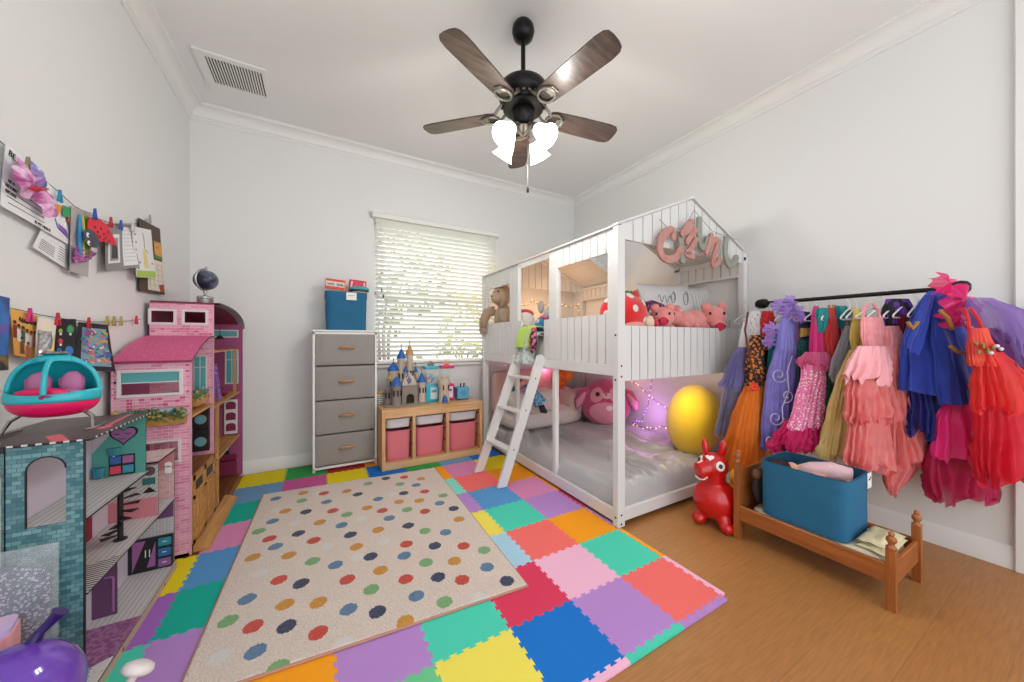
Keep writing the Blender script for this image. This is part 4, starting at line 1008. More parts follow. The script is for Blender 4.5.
# back wall, floors, far end wall
MB().bx(x0-.004, x0, ya+.009, yb, TH+.002, 1.045, MAG).build('back_wall', h2); MB().bx(x0-.004, x0, yb+.009, yc, TH+.002, 1.27, MAG).build('back_wall', h2)
for (p, q_, z, mm) in ((ya+.009, yb, .755, HW), (ya+.009, yb, .43, DKW), (ya, yc, TH+.016, DKW)): MB().bx(x0, x1+.002, p, q_, z-.014, z, mm).build('floor_panel', h2)
MB().bx(x0, x1+.004, yb+.009, 3.56, 1.078, 1.088, HW).build('floor_panel', h2)
MB().bx(x0, x1+.004, yb+.009, yc, .715, .73, HW).build('floor_panel', h2)
MB().bx(x0, x1+.004, yb+.009, yc, .35, .363, HW).build('floor_panel', h2)
MB().bx(x1-.012, x1+.003, 2.965, 2.99, .028, .718, HWZ).build('post', h2)
MB().bx(x1-.012, x1+.003, 3.5, 3.525, .73, 1.08, HWZ).build('post', h2)
fw = MB().bx(x0, x1+.022, yc-.008, yc, TH+.002, 1.3, MAG).build('end_wall', h2)
wframe(fw, -.69, -.62, .8, 1.07, yc-.008, .01); MB().bx(-.69, -.62, yc-.0095, yc-.008, .8, 1.07, TEALW).bx(-.657, -.653, yc-.011, yc-.008, .8, 1.07, WHT).bx(-.69, -.62, yc-.011, yc-.008, .99, .996, WHT).build('window_print', fw)
wframe(fw, -.77, -.62, 1.19, 1.235, yc-.008, .01); MB().bx(-.77, -.62, yc-.0095, yc-.008, 1.19, 1.235, TEALW).build('window_print', fw)
m = MB().bx(-.70, -.615, yc-.03, yc-.008, .375, .66, WHT)
for z in (.4, .49, .58): m.prism([(-.69, z), (-.625, z), (-.625, z+.045)]+[(-.6575+.0325*cos(t), z+.045+.02*sin(t)) for t in (.5, 1, 1.57, 2.1, 2.6)]+[(-.69, z+.045)], 'xz', yc-.0312, yc-.03, MAGD)
m.build('cabinet_print', fw)
MB().bx(-.8, -.62, yc-.06, yc-.008, .03, .15, MAGD).bx(-.8, -.62, yc-.03, yc-.008, .15, .2, MAGD).build('sofa_print', fw, bevel=.008)
MB().bx(-.71, -.67, yc-.0095, yc-.008, .2, .33, BLKE).bx(-.706, -.674, yc-.011, yc-.0095, .235, .27, TEALW).build('shelf_print', fw)
# arched roof over the far rooms
def ar_(t): y = yb+.01+(yc+.02-yb-.01)*t; return (y, 1.27+.13*sqrt(max(0, 1-(max(0, t-.12)/.88)**2.2)))
m = MB()
m.grid(lambda u, v: (x0+(x1+.032-x0)*u, *ar_(v)), 1, 24, PB2); m.grid(lambda u, v: (x0+(x1+.032-x0)*u, ar_(v)[0], ar_(v)[1]-.014), 8, 24, lambda u, v: mat('grey arch edge', '#8f8b88', .5) if u > .86 else MAGD, flip=True)
m.grid(lambda u, v: (x1+.032, ar_(v)[0], ar_(v)[1]-.014*(1-u)), 1, 24, BLKE, flip=True); m.build('arched_roof', h2, smooth=40)
m = MB().prism([ar_(i/16) for i in range(17)]+[(yc, 1.24), (yb+.01, 1.24)], 'yz', x0, x0+.004, MAGD); m.build('arch_back', h2)
# room furnishings that belong to the printed panels
m = MB()
for z in (.46, .60):
    m.bx(-.70, -.62, yb-.03, yb-.001, z, z+.135, BLKE)
    m.lathe([(0, 0), (.03, 0), (.03, .002), (0, .002)], (-.66, yb-.031, z+.06), mat('grey washer ring', '#8c8a88', .4), 20, rotx(radians(90))); m.lathe([(0, 0), (.023, 0), (.023, .002), (0, .002)], (-.66, yb-.0325, z+.06), TEALW, 20, rotx(radians(90)))
m.build('washer_stack', h2)
wd_ = MB().bx(-.70, -.635, yb-.004, yb-.001, .80, 1.06, WHT).bx(-.694, -.641, yb-.006, yb-.004, .806, 1.055, TEALW).bx(-.67, -.666, yb-.0075, yb-.006, .806, 1.055, WHT).bx(-.694, -.641, yb-.0075, yb-.006, .985, .99, WHT).build('window_print', tw)
planter(h2, yb-.25, yb-.02, -.635, .82, 90, 4, 'y')
# barn doors and ramp
bd_ = MB().bx(x1-.002, x1+.006, ya+.012, yb-.006, .06, .43, HWZ)
for k in range(8): bd_.bx(x1+.006, x1+.0065, ya+.012+k*.053, ya+.0135+k*.053, .06, .43, DKW)
for (p, q_) in ((ya+.014, (ya+yb)/2), ((ya+yb)/2, yb-.008)):
    for a in ((p, q_, .06, .085), (p, q_, .40, .428), (p, p+.022, .06, .428), (q_-.022, q_, .06, .428), (p, q_, .30, .32)): bd_.bx(x1+.006, x1+.011, *a, HW)
    bd_.bar((x1+.009, p+.02, .085), (x1+.009, q_-.02, .3), .012, .004, HW, up=(1, 0, 0)); bd_.bx(x1+.0065, x1+.0075, p+.04, q_-.04, .335, .385, BLKE)
bd_.build('barn_doors', h2)
MB().prism([(x1+.004, .045), (x1+.075, .016), (x1+.075, TH+.0015), (x1+.004, TH+.0015)], 'xz', ya+.02, yb+.3, HW).build('ramp', h2)
m = MB().tube([(-.66, 3.3, 1.26), (-.66, 3.3, 1.19)], .002, BLKE, 5).lathe([(.004, 0), (.012, -.004), (.032, -.03)], (-.66, 3.3, 1.195), BLKE, 16, caps=False); m.build('pendant_lamp', h2, smooth=60)
# furniture standing in the far room
lf = T('toy_loft_bed', 'lilac toy loft bed with ladder inside the pink doll house', 'toy', (-.69, 3.12, .73))
LL = mat('lilac toy plastic', '#8d62b0', .4)
MB().box((-.69, 3.05, .93), (.09, .15, .02), LL).build('bunk', lf, bevel=.004); MB().box((-.69, 3.05, .80), (.09, .15, .02), LL).build('bunk', lf, bevel=.004)
m = MB()
for dy in (0, .05): m.bar((-.63, 3.13+dy, .732), (-.655, 3.11+dy, .99), .01, .01, LL, up=(1, 0, 0))
for k in range(6): z = .76+.04*k; x = -.632-.004*k; m.bar((x, 3.13-.003*k, z), (x, 3.18-.003*k, z), .008, .008, LL)
m.build('ladder', lf)
m = MB()
for (x, y) in ((-.73, 2.99), (-.65, 2.99), (-.73, 3.115), (-.65, 3.115)): m.bx(x-.005, x+.005, y-.005, y+.005, .7305, .95, LL)
m.build('bed_posts', lf)
ch_ = T('toy_armchair', 'small magenta toy armchair inside the pink doll house', 'toy', (-.655, 3.36, .7305))
MB().ell((-.655, 3.36, .765), (.035, .04, .034), MAGD, 14, 10).build('seat', ch_, smooth=180); MB().ell((-.68, 3.38, .80), (.02, .045, .05), MAGD, 14, 10).build('backrest', ch_, smooth=180)
# globe
gl = T('globe', 'dark blue globe on a silver stand atop the pink doll house', 'globe', (-.675, 2.98, 1.40))
gc = Vector((-.668, 2.98, 1.558)); gr = .066
NAV = mat('globe sea', '#1b2238', .3, var=(9, '#6c7386', .06)); SIL = mat('silver stand', '#b9b9b9', .25, metal=.7)
MB().ell(gc, gr, NAV, 32, 20, roty(radians(20))).build('ball', gl, smooth=180)
R = roty(radians(20)); ringp = [gc+rotz(radians(35)) @ (R @ Vector((.072*cos(t), 0, .072*sin(t)))) for t in [radians(-100+200*i/24) for i in range(25)]]
m = MB().tube([gc+rotz(radians(-120)) @ Vector((.073*cos(t), 0, .073*sin(t))) for t in [radians(-95+190*i/24) for i in range(25)]], .006, SIL, 8); m.build('meridian', gl, smooth=180)
m = MB().lathe([(0, .062), (.008, .062), (.008, .075), (.003, .078), (.006, .086), (0, .09)], gc, SIL, 10); m.build('finial', gl, smooth=60)
MB().lathe([(0, 0), (.044, 0), (.044, .004), (.04, .006), (.044, .012), (.044, .02), (.04, .022), (.044, .028), (.044, .04), (.04, .044), (.012, .048), (.006, .06), (.012, .075), (.008, .09), (0, .1)], (-.672, 2.98, 1.4055), SIL, 24).build('base', gl, smooth=40)
# ---------------------------------------------------------------- near the camera, bottom left
bl = T('balloon', 'shiny purple balloon lying on the floor at the photo\'s lower left corner', 'balloon', (-.655, 1.29, .14))
PV = mat('purple balloon rubber', '#6a3fb0', .12, coat=.5); PVD = mat('dark purple knot', '#2a1560', .3)
bc_ = Vector((-.655, 1.29, .292))
MB().ell(bc_, (.128, .128, .13), PV, 40, 26, fn=lambda q: 1-.05*max(0, q.z)).build('skin', bl, smooth=180)
MB().tube([bc_+Vector((.025, .04, .108)), bc_+Vector((.035, .045, .13)), bc_+Vector((.05, .05, .145)), bc_+Vector((.064, .052, .162)), bc_+Vector((.067, .053, .166))], [.016, .011, .011, .015, .018], PVD, 14).build('neck', bl, smooth=60)
wd = T('toy_wand', 'white round-headed toy handle standing at the bottom edge of the photo', 'toy', (-.44, 1.36, TH))
WPL = mat('white glossy plastic', '#e6e0e0', .3)
c = Vector((-.458, 1.385, .217)); R = roty(radians(25)) @ rotx(radians(-20))
MB().lathe([(0, .014), (.02, .013), (.034, .006), (.038, -.004), (.034, -.012), (.018, -.014), (0, -.014)], c, WPL, 26, R).build('head', wd, smooth=180)
MB().tube([c+R @ Vector((0, 0, -.012)), c+R @ Vector((-.004, 0, -.06)), (-.462, 1.355, TH+.08), (-.466, 1.35, TH+.001)], [.011, .011, .013, .02], WPL, 12).build('stick', wd, smooth=60)
bx_ = T('toy_case', 'pastel pink rounded toy case beside the purple balloon', 'toy', (-.80, 1.44, TH))
PK = mat('pastel pink plastic', '#eba6a8', .4)
RNB = mat('pastel rainbow lid', '#e8c0d8', .35, var=(14, '#c7b6ea', .2))
R = rotz(radians(14))
m = MB(); c = Vector((-.80, 1.44, .245))
def rr(w_, d_, r, n=6):
    o = []
    for cx, cy, a in ((w_-r, d_-r, 0), (-w_+r, d_-r, 90), (-w_+r, -d_+r, 180), (w_-r, -d_+r, 270)): o += [(cx+r*cos(radians(a+90*i/n)), cy+r*sin(radians(a+90*i/n))) for i in range(n+1)]
    return o
pts = [c+R @ Vector((x, y, 0)) for x, y in rr(.085, .05, .025)]
MB().prism([(p.x, p.y) for p in pts], 'xy', TH+.001, .385, PK).build('body', bx_, bevel=.004)
pts = [c+R @ Vector((x, y, 0)) for x, y in rr(.082, .047, .025)]
ld_ = MB().prism([(p.x, p.y) for p in pts], 'xy', .3855, .402, RNB).build('lid', bx_, bevel=.006)
MB().ell(c+Vector((-.03, -.0, .158)), (.035, .022, .003), mat('red oval print', '#c23a4c', .4), 20, 6).build('oval_print', ld_, smooth=180)

sb = T('toy_drum', 'low lilac toy drum under the purple balloon', 'toy', (-.655, 1.29, TH))
MB().lathe([(0, 0), (.1, 0), (.1, .128), (.096, .143), (0, .143)], (-.655, 1.29, TH+.001), mat('lilac drum', '#b9a2d8', .5), 28).build('shell', sb, smooth=40)
MB().lathe([(.1, .136), (.106, .136), (.106, .15), (.094, .15), (.094, .144)], (-.655, 1.29, TH+.001), WPL, 28, caps=False).build('hoop', sb, smooth=40)
# ---------------------------------------------------------------- art hung on two strings along the left wall
def wat(u, v, x):
    a = (u-512)/341.33; b_ = -(v-340)/341.33; y_ = radians(29.25); t = x/(a*cos(y_)+sin(y_))
    return Vector((x, (-a*sin(y_)+cos(y_))*t, 1.16+b_*t))
WXP = XL+.012
class Sheet:
    def __init__(s, name, label, cat, quad, m_, off=0, curl=0, grp='artwork pegged along the left wall', seed=0, th=.0012, edge=None):
        s.q = [wat(u, v, WXP+off) for u, v in quad]; s.curl = curl; s.sd = seed; s.off = off
        s.t = T(name, label, cat, s.q[0].lerp(s.q[1], .5), grp)
        mb = MB().grid(lambda u, v: s.p(u, v), 14, 14, m_, flip=False); mb.grid(lambda u, v: s.p(u, v, -th), 14, 14, edge or m_, flip=True)
        s.o = mb.build('sheet', s.t, smooth=60)
    def p(s, u, v, d=0):
        a, b_, c, e = s.q; p = a.lerp(b_, u).lerp(e.lerp(c, u), v)
        p.x += d+s.curl*(v**1.6)*.6+abs(s.curl)*.35*sin(u*3.1+s.sd)*v+.002*nz(u*2, v*2, s.sd); return p
    def poly(s, pts, m_, nm, d=.0012, mb=None):
        mb = mb or MB(); c = Vector((sum(p[0] for p in pts)/len(pts), sum(p[1] for p in pts)/len(pts)))
        vs = [s.p(c.x, c.y, d)]; n = len(pts)
        for k in (.5, 1):
            vs += [s.p(c.x+(p[0]-c.x)*k, c.y+(p[1]-c.y)*k, d) for p in pts]
        fs = [(0, 1+(i+1) % n, 1+i) for i in range(n)]+[(1+i, 1+(i+1) % n, 1+n+(i+1) % n, 1+n+i) for i in range(n)]
        mb.raw(vs, fs, m_); return mb
    def rect(s, u0, v0, u1, v1, m_, d=.0012, mb=None):
        mb = mb or MB(); n = 5
        return mb.grid(lambda u, v: s.p(u0+(u1-u0)*u, v0+(v1-v0)*v, d), n, n, m_)
    def oval(s, u, v, ru, rv, m_, d=.0012, mb=None, n=14): return s.poly([(u+ru*cos(2*pi*i/n), v+rv*sin(2*pi*i/n)) for i in range(n)], m_, '', d, mb)
    def line(s, pts, m_, r=.0012, mb=None, d=.001):
        mb = mb or MB(); return mb.tube([s.p(u, v, d) for u, v in pts], r, m_, 4)
    def write(s, body, u, v, size, m_, nm='lettering', slant=0):
        p = s.p(u, v, .002); q = s.p(u+.1, v+slant, .002); d = (q-p).normalized(); up = (s.p(u, v-.1, .002)-p).normalized(); n = d.cross(up).normalized(); up = n.cross(d)
        o = text(body, size, m_, s.t, nm, p, (0, 0, 0)); o.rotation_euler = Matrix((d, up, n)).transposed().to_euler(); return o
PAPW = mat('white worksheet paper', '#e9eaec', .85); PAPC = mat('cream paper', '#ece3d2', .85); GREYC = mat('grey card', '#8d8d8c', .85); BLKC = mat('black card', '#232227', .8)
pen = mat('black pen line', '#2a2a2e', .8)
string_m = mat('dark string', '#3c3a3a', .9)
def hang(ptsx, label):
    m = MB(); pts = [wat(u, v, XL+.014) for u, v in ptsx]; o = m.tube(pts, .0014, string_m, 5).build('hanging_string', loc=pts[0]); tag(o, label, 'string'); return pts
hang([(-45, 118), (0, 141), (27, 166), (60, 193), (74, 206), (97, 218), (112, 224), (134, 224), (150, 219)], 'upper dark string of pegged artwork along the left wall')
hang([(-40, 300), (0, 306), (20, 310), (40, 315), (65, 319), (90, 322), (110, 322), (128, 321), (141, 319)], 'lower dark string of pegged artwork along the left wall')
def peg(u, v, c, label, grp='clothes pegs on the wall strings', off=.03):
    p = wat(u, v, XL+off); t = T('clothes_peg', label, 'clothes peg', p, grp); m_ = mat('peg '+c, c, .5)
    for sg in (-1, 1):
        m = MB(); R = rotx(radians(sg*13)); m.box(p+Vector((0, sg*.005, 0)), (.008, .006, .05), m_, R); m.build('jaw', t, bevel=.001)
    MB().tube([p+Vector((-.005, -.005, 0)), p+Vector((.005, -.005, 0)), p+Vector((.005, .005, 0)), p+Vector((-.005, .005, 0))], .0012, mat('peg spring', '#a8a8a8', .3, metal=.8), 5, closed=True).build('spring', t)
# upper string
s = Sheet('worksheet', 'large white worksheet with black lines and a purple drawing, on the upper string', 'paper', [(6, 141), (61, 196), (70, 246), (-4, 205)], PAPW, .004, .01, seed=1)
m = MB()
for i in range(4): s.line([(.02+.02*i, .62+.09*i), (.55, .61+.085*i)], pen, mb=m)
m.build('ruled_lines', s.t)
s.write('BECAUSE', .25, .13, .03, pen); s.write('IS MY HERO!', .52, .95, .016, pen)
for i, w_ in enumerate(('HE IS', 'HE CAN', 'HE HAS')): s.write(w_, .1, .56+.09*i, .013, pen)
m = MB(); s.poly([(.80, .68), (.96, .70), (.98, .84), (.82, .80)], mat('purple crayon', '#7d5ab5', .8), '', mb=m); s.line([(.76, .62), (.78, .78), (.98, .88)], mat('purple crayon'), .002, mb=m); m.build('purple_drawing', s.t)
t = T('film_butterfly', 'iridescent pink film butterfly tied with red on the upper string', 'decoration', wat(36, 185, WXP+.03), 'artwork pegged along the left wall')
IR1 = mat('iridescent pink film', '#b4579a', .15, var=(22, '#e0b8d8', .1), coat=.6); IR2 = mat('iridescent blue film', '#5f86c0', .15, var=(22, '#b088c4', .1), coat=.6); IR3 = mat('iridescent magenta film', '#c0509c', .15, var=(26, '#eab4dc', .1), coat=.6)
def wing(c, r, rot, m_, nm):
    ctr = wat(c[0], c[1], WXP+.035); k = 0
    def f(u, v):
        a = 2*pi*u; rr_ = v*(1+.14*sin(5*a)+.1*sin(9*a+1)); q = Vector((.02*(1-v*v)+.006*sin(8*a)*v, cos(a)*r[0]*rr_, sin(a)*r[1]*rr_)); return ctr+rotx(rot) @ q
    MB().grid(f, 40, 8, m_, cu=True).build(nm, t, smooth=40)
wing((25, 181), (.06, .045), radians(-55), IR1, 'wing'); wing((45, 202), (.055, .042), radians(-45), IR3, 'wing'); wing((35, 175), (.045, .03), radians(-40), IR2, 'wing')
MB().tube([wat(30, 189, WXP+.07), wat(37, 189, WXP+.078), wat(48, 189, WXP+.06)], [.004, .009, .003], mat('red ribbon', '#b01a30', .5), 8).build('red_tie', t)
s = Sheet('leaflet', 'white printed leaflet with coloured cut-out leaves, below the big worksheet', 'paper', [(56, 197), (76, 212), (76, 275), (31, 247)], PAPW, .0, .004, seed=2)
m = MB()
for i in range(6): s.line([(.08, .80+.03*i), (.42, .80+.03*i)], pen, .0008, mb=m); s.line([(.52, .72+.04*i), (.92, .72+.04*i)], pen, .0008, mb=m)
m.build('print_lines', s.t)
m = MB(); s.poly([(.0, .14), (.22, .1), (.2, .32), (.05, .3)], mat('orange felt', '#e39a3c', .8), '', .009, m); s.poly([(.2, .08), (.55, .05), (.6, .2), (.3, .26)], mat('green felt', '#3f9a62', .8), '', .011, m); s.poly([(.5, .1), (.85, .12), (.8, .3), (.5, .28)], mat('red felt', '#cc5a50', .8), '', .01, m); m.build('leaf_cutouts', s.t)
s = Sheet('paint_set', 'grey card holding paint brushes and purple tissue paper', 'card', [(71, 206), (92, 213), (87, 277), (68, 271)], mat('pale grey card', '#b2acaa', .85), .012, .006, seed=3, edge=BLKC)
m = MB()
for i, (c_, u) in enumerate((('#2c86c0', .3), ('#c9c43a', .45), ('#2f7a3c', .62), ('#8a5a30', .75))):
    m.tube([s.p(u-.03, .1, .008), s.p(u, .4, .01), s.p(u+.06, .72, .009)], [.004, .009, .006], mat('brush '+c_, c_, .5), 7)
m.build('brushes', s.t)
m = MB(); c = s.p(.55, .78, .02); TIS = mat('purple tissue', '#7a3f98', .6, var=(28, '#c06aa0', .12))
m.grid(lambda u, v: s.p(.02+1.2*u*(1-.4*v), .60+.28*v*(1-.35*u), .012+.014*nz(u*5, v*5, 3)), 14, 14, TIS); m.build('tissue', s.t, smooth=30)
t = T('ladybird', 'red paper ladybird with grey head and black dots on the upper string', 'decoration', wat(100, 225, WXP+.03), 'artwork pegged along the left wall')
RP = mat('red craft paper', '#dc2f3e', .75); GP = mat('slate craft paper', '#4a4e5c', .8)
body = [(89, 219), (94, 217), (101, 220), (108, 226), (113, 235), (117, 246), (108, 243), (99, 241), (91, 236), (88, 228)]
def cut(px, x, th, m_): MB_ = MB(); pts = [wat(u, v, x) for u, v in px]; return MB_.prism([(p.y, p.z) for p in pts], 'yz', x-th, x, m_)
cut(body, WXP+.036, .003, RP).build('wings', t)
cut([(84, 232), (88, 228), (95, 232), (100, 242), (97, 248), (90, 247), (85, 240)], WXP+.045, .003, GP).build('head', t)
for (u, v) in ((95, 227), (98, 232), (101, 229), (104, 234), (100, 237), (106, 238), (109, 241), (104, 240), (97, 236), (108, 232)): MB().ell(wat(u, v, WXP+.0365), (.001, .006, .006), pen, 8, 6).build('dot', t)
for (u, v) in ((88, 235), (89, 243)):
    p = wat(u, v, WXP+.0462); MB().ell(p, (.002, .011, .011), PAPW, 12, 8).ell(p+Vector((.002, .003, -.002)), (.001, .005, .005), pen, 10, 6).build('eye', t)
s = Sheet('photo_card', 'curled grey card with a photograph and lined paper on the upper string', 'card', [(106, 224), (134, 225), (133, 267), (103, 271)], GREYC, .014, .03, seed=4, edge=BLKC)
m = MB(); s.rect(.08, .22, .45, .85, PAPW, .0015, m); s.rect(.14, .3, .4, .8, mat('grey photograph', '#9a9a98', .6), .002, m); s.poly([(.2, .45), (.3, .36), (.36, .5), (.38, .75), (.18, .75)], mat('dark photo figure', '#3c3c3e', .6), '', .0026, m); m.build('photograph', s.t)
m = MB(); s.rect(.54, .06, .96, .93, PAPW, .0018, m)
for i in range(9): s.line([(.58, .14+.085*i), (.93, .14+.085*i)], mat('grey rule', '#8c8c90', .8), .0007, mb=m, d=.0022)
m.build('lined_paper', s.t)
s = Sheet('calendar_board', 'dark board with a calendar sheet and orange picture, last on the upper string', 'board', [(139, 218), (160, 229), (164, 295), (139, 291)], mat('brown board', '#5a4a3c', .8), .003, .004, seed=5, th=.004, edge=BLKC)
m = MB(); s.rect(.3, .5, .98, .96, PAPC, .0016, m)
for i in range(5): s.line([(.34, .56+.08*i), (.94, .56+.08*i)], mat('grey rule'), .0007, mb=m, d=.002)
for i in range(4): s.line([(.4+.17*i, .55), (.4+.17*i, .92)], mat('grey rule'), .0007, mb=m, d=.002)
m.build('calendar_sheet', s.t)
m = MB(); s.rect(.64, .22, 1.0, .42, mat('orange picture', '#d2703c', .7, var=(60, '#e6c455', .1)), .0016, m); s.rect(.64, .42, 1.0, .47, mat('green border', '#4f8a3c', .7), .0016, m); s.poly([(.75, .86), (.98, .84), (.98, .96), (.8, .96)], mat('red corner print', '#c84a28', .7), '', .002, m); m.build('picture', s.t)
s = Sheet('drawing', 'white child drawing with yellow figures and green grass on the upper string', 'drawing', [(132, 226), (151, 230), (154, 278), (135, 277)], PAPW, .026, .012, seed=6)
m = MB(); s.rect(.02, .86, .98, .99, mat('lime crayon', '#a9cc5a', .8), .0012, m); s.poly([(.42, .5), (.55, .35), (.62, .8), (.4, .8)], mat('yellow crayon', '#ead98a', .8), '', .0014, m); s.line([(.5, .1), (.55, .2), (.52, .4), (.7, .5)], pen, .0009, mb=m)
for (u, v, c_) in ((.12, .15, '#d9a03c'), (.14, .3, '#d9a03c'), (.1, .45, '#c79ac0'), (.2, .7, '#a07ac0'), (.85, .7, '#8a5ab0'), (.12, .82, '#a07ac0')): s.oval(u, v, .05, .02, mat('crayon '+c_, c_, .8), .0014, m, 8)
m.build('crayon_drawing', s.t)
for (u, v, c, l, of) in ((28, 164, '#8a7a60', 'brown wooden clothes peg over the iridescent butterfly', .05), (60, 196, '#2c8ab8', 'blue clothes peg at the big worksheet\'s right end', .03), (95, 214, '#2350b0', 'dark blue clothes peg above the paper ladybird', .055),
    (111, 222, '#c0203a', 'red clothes peg left of the curled grey card', .035), (121, 225, '#3a50b4', 'indigo clothes peg on the curled grey card', .04), (133, 227, '#cfc9bc', 'pale clothes peg at the grey card\'s right edge', .045), (150, 219, '#9a9a9a', 'grey clothes peg on the brown calendar board', .025)): peg(u, v, c, l, off=of)
# lower string
s = Sheet('poster', 'navy blue night-sky poster at the photo\'s left edge', 'poster', [(-16, 292), (10, 298), (8, 370), (-18, 372)], mat('night sky print', '#16306a', .5, var=(9, '#3a7ac8', .2)), .01, .0, seed=7)
m = MB(); s.rect(.0, .8, 1, 1, mat('dark city print', '#1c2030', .6, var=(30, '#8a6a3a', .1)), .0012, m); s.poly([(.0, .42), (.95, .36), (.95, .48), (.0, .55)], mat('violet cloud print', '#6a5ab0', .6), '', .0012, m); m.build('print', s.t)
s = Sheet('picture_card', 'orange poster of a family standing together, pegged on the lower string', 'poster', [(11, 308), (38, 316), (34, 359), (10, 355)], mat('orange print', '#e08a3c', .6, var=(7, '#e8b85a', .3)), .012, .01, seed=8)
scribble(s.t, s.p(.62, .2, .003), s.p(.9, .2, 0)-s.p(.3, .2, 0), .09, .018, 9, pen, .0018, 'illegible_title')
SK = mat('printed brown skin', '#8a5a3c', .7)
for i, (u, v, c_) in enumerate(((.1, .3, '#7a2c2c'), (.25, .36, '#d8d2c4'), (.42, .38, '#3c5a50'), (.58, .42, '#d8cfc8'), (.75, .44, '#c8b8b0'), (.92, .42, '#b07a5a'), (.36, .62, '#6a4030'), (.62, .7, '#b0604a'))):
    m = MB(); s.poly([(u-.07, v+.05), (u+.07, v+.05), (u+.1, v+.32), (u-.1, v+.32)], mat('printed clothes '+c_, c_, .7), '', .0014, m); s.oval(u, v, .062, .045, SK, .0018, m, 10); s.oval(u, v-.03, .066, .028, mat('printed dark hair', '#2a1c18', .8), .002, m, 10); m.build('printed_figure', s.t)
s = Sheet('foil_picture', 'silver crinkled foil picture on cream paper, on the lower string', 'picture', [(38, 317), (57, 320), (51, 362), (31, 360)], PAPC, .022, .012, seed=9)
m = MB().grid(lambda u, v: s.p(.04+.62*u+.05*sin(v*5), .3+.7*v, .004+.006*nz(u*6, v*9, 2)), 14, 18, mat('crinkled foil', '#c4c6c8', .25, metal=.5)); m.build('foil', s.t, smooth=20)
m = MB(); s.poly([(.62, .35), (.72, .28), (.86, .5), (.84, .7), (.7, .7)], mat('blue grey paint', '#5a7894', .8), '', .002, m); s.poly([(.75, .75), (.98, .3), (.98, .95), (.75, .95)], mat('yellow wash', '#e8cc78', .8), '', .0012, m); m.build('painting', s.t)
s = Sheet('bulb_picture', 'black card with coloured paper light bulbs on the lower string', 'picture', [(57, 319), (76, 319), (75, 362), (54, 362)], BLKC, .014, .01, seed=10)
for (u, v, r, c_) in ((.2, .28, .1, '#a9b24a'), (.68, .24, .18, '#3aa05c'), (.2, .52, .12, '#d03a4c'), (.14, .74, .13, '#2a72b8'), (.62, .74, .2, '#2f7cc4')):
    m = MB(); s.oval(u, v, r, r*.55, mat('paper bulb '+c_, c_, .7), .0016, m); s.rect(u-.05, v+r*.5, u+.06, v+r*.5+.05, PAPW, .0018, m); m.build('paper_bulb', s.t)
s = Sheet('pattern_picture', 'black-framed multicoloured pattern drawing, last sheet on the lower string', 'picture', [(79, 322), (108, 325), (110, 372), (75, 370)], BLKC, .014, .022, seed=11)
q = random.Random(4); m = MB(); s.rect(.1, .1, .88, .9, mat('pale blue drawing', '#7fa8c0', .8), .0012, m);
cs = ['#3a6ab0', '#4aa88c', '#d8b840', '#8a6ab8', '#d0708a', '#e09a6a', '#2f8a80', '#e8e0d8', '#9a4a8a', '#5a9ad0']
for i in range(95):
    u = q.uniform(.14, .84); v = q.uniform(.13, .87); w_, h_ = q.uniform(.03, .1), q.uniform(.01, .03); a = q.uniform(-.6, .6)
    s.poly([(u+dx*w_*cos(a)-dy*h_*sin(a), v+dx*w_*sin(a)+dy*h_*cos(a)) for dx, dy in ((-1, -1), (1, -1), (1, 1), (-1, 1))], mat('felt pen '+cs[i % 10], cs[i % 10], .8), '', .0016+.00003*i, m)
m.build('pattern', s.t)
for (u, v, c, l, of) in ((30, 315, '#d0307a', 'pink clothes peg on the orange family poster', .035), (58, 319, '#c01c34', 'red clothes peg between the foil picture and the black card', .04), (89, 323, '#b81a30', 'red clothes peg on the multicoloured pattern drawing', .035),
    (107, 321, '#b09a4a', 'gold clothes peg hanging empty, nearest the pattern drawing', .018), (114, 321, '#a89244', 'gold clothes peg hanging empty, middle of the three', .018), (121, 321, '#b8a458', 'gold clothes peg hanging empty, nearest the pink doll house', .018), (136.5, 320, '#c81e48', 'red clothes peg hanging empty beside the pink doll house', .018)): peg(u, v, c, l, off=of)
# ---------------------------------------------------------------- helpers: points on planes of the room
def _ray(u, v):
    a = (u-512)/341.33; b_ = -(v-340)/341.33; y_ = radians(29.25); return Vector((a*cos(y_)+sin(y_), -a*sin(y_)+cos(y_), b_))
EYE = Vector((0, 0, 1.16))
def on_x(u, v, x): r = _ray(u, v); return EYE+r*(x/r.x)
def on_y(u, v, y): r = _ray(u, v); return EYE+r*(y/r.y)
def on_d(u, v, d): return EYE+_ray(u, v)*d
def plush(name, c1, c2=None): return mat(name, c1, .95, var=(45, c2 or c1, .3), bump=(160, .5), sheen=.5, spec=.1)
EYEB = mat('black plush eye', '#101012', .15)
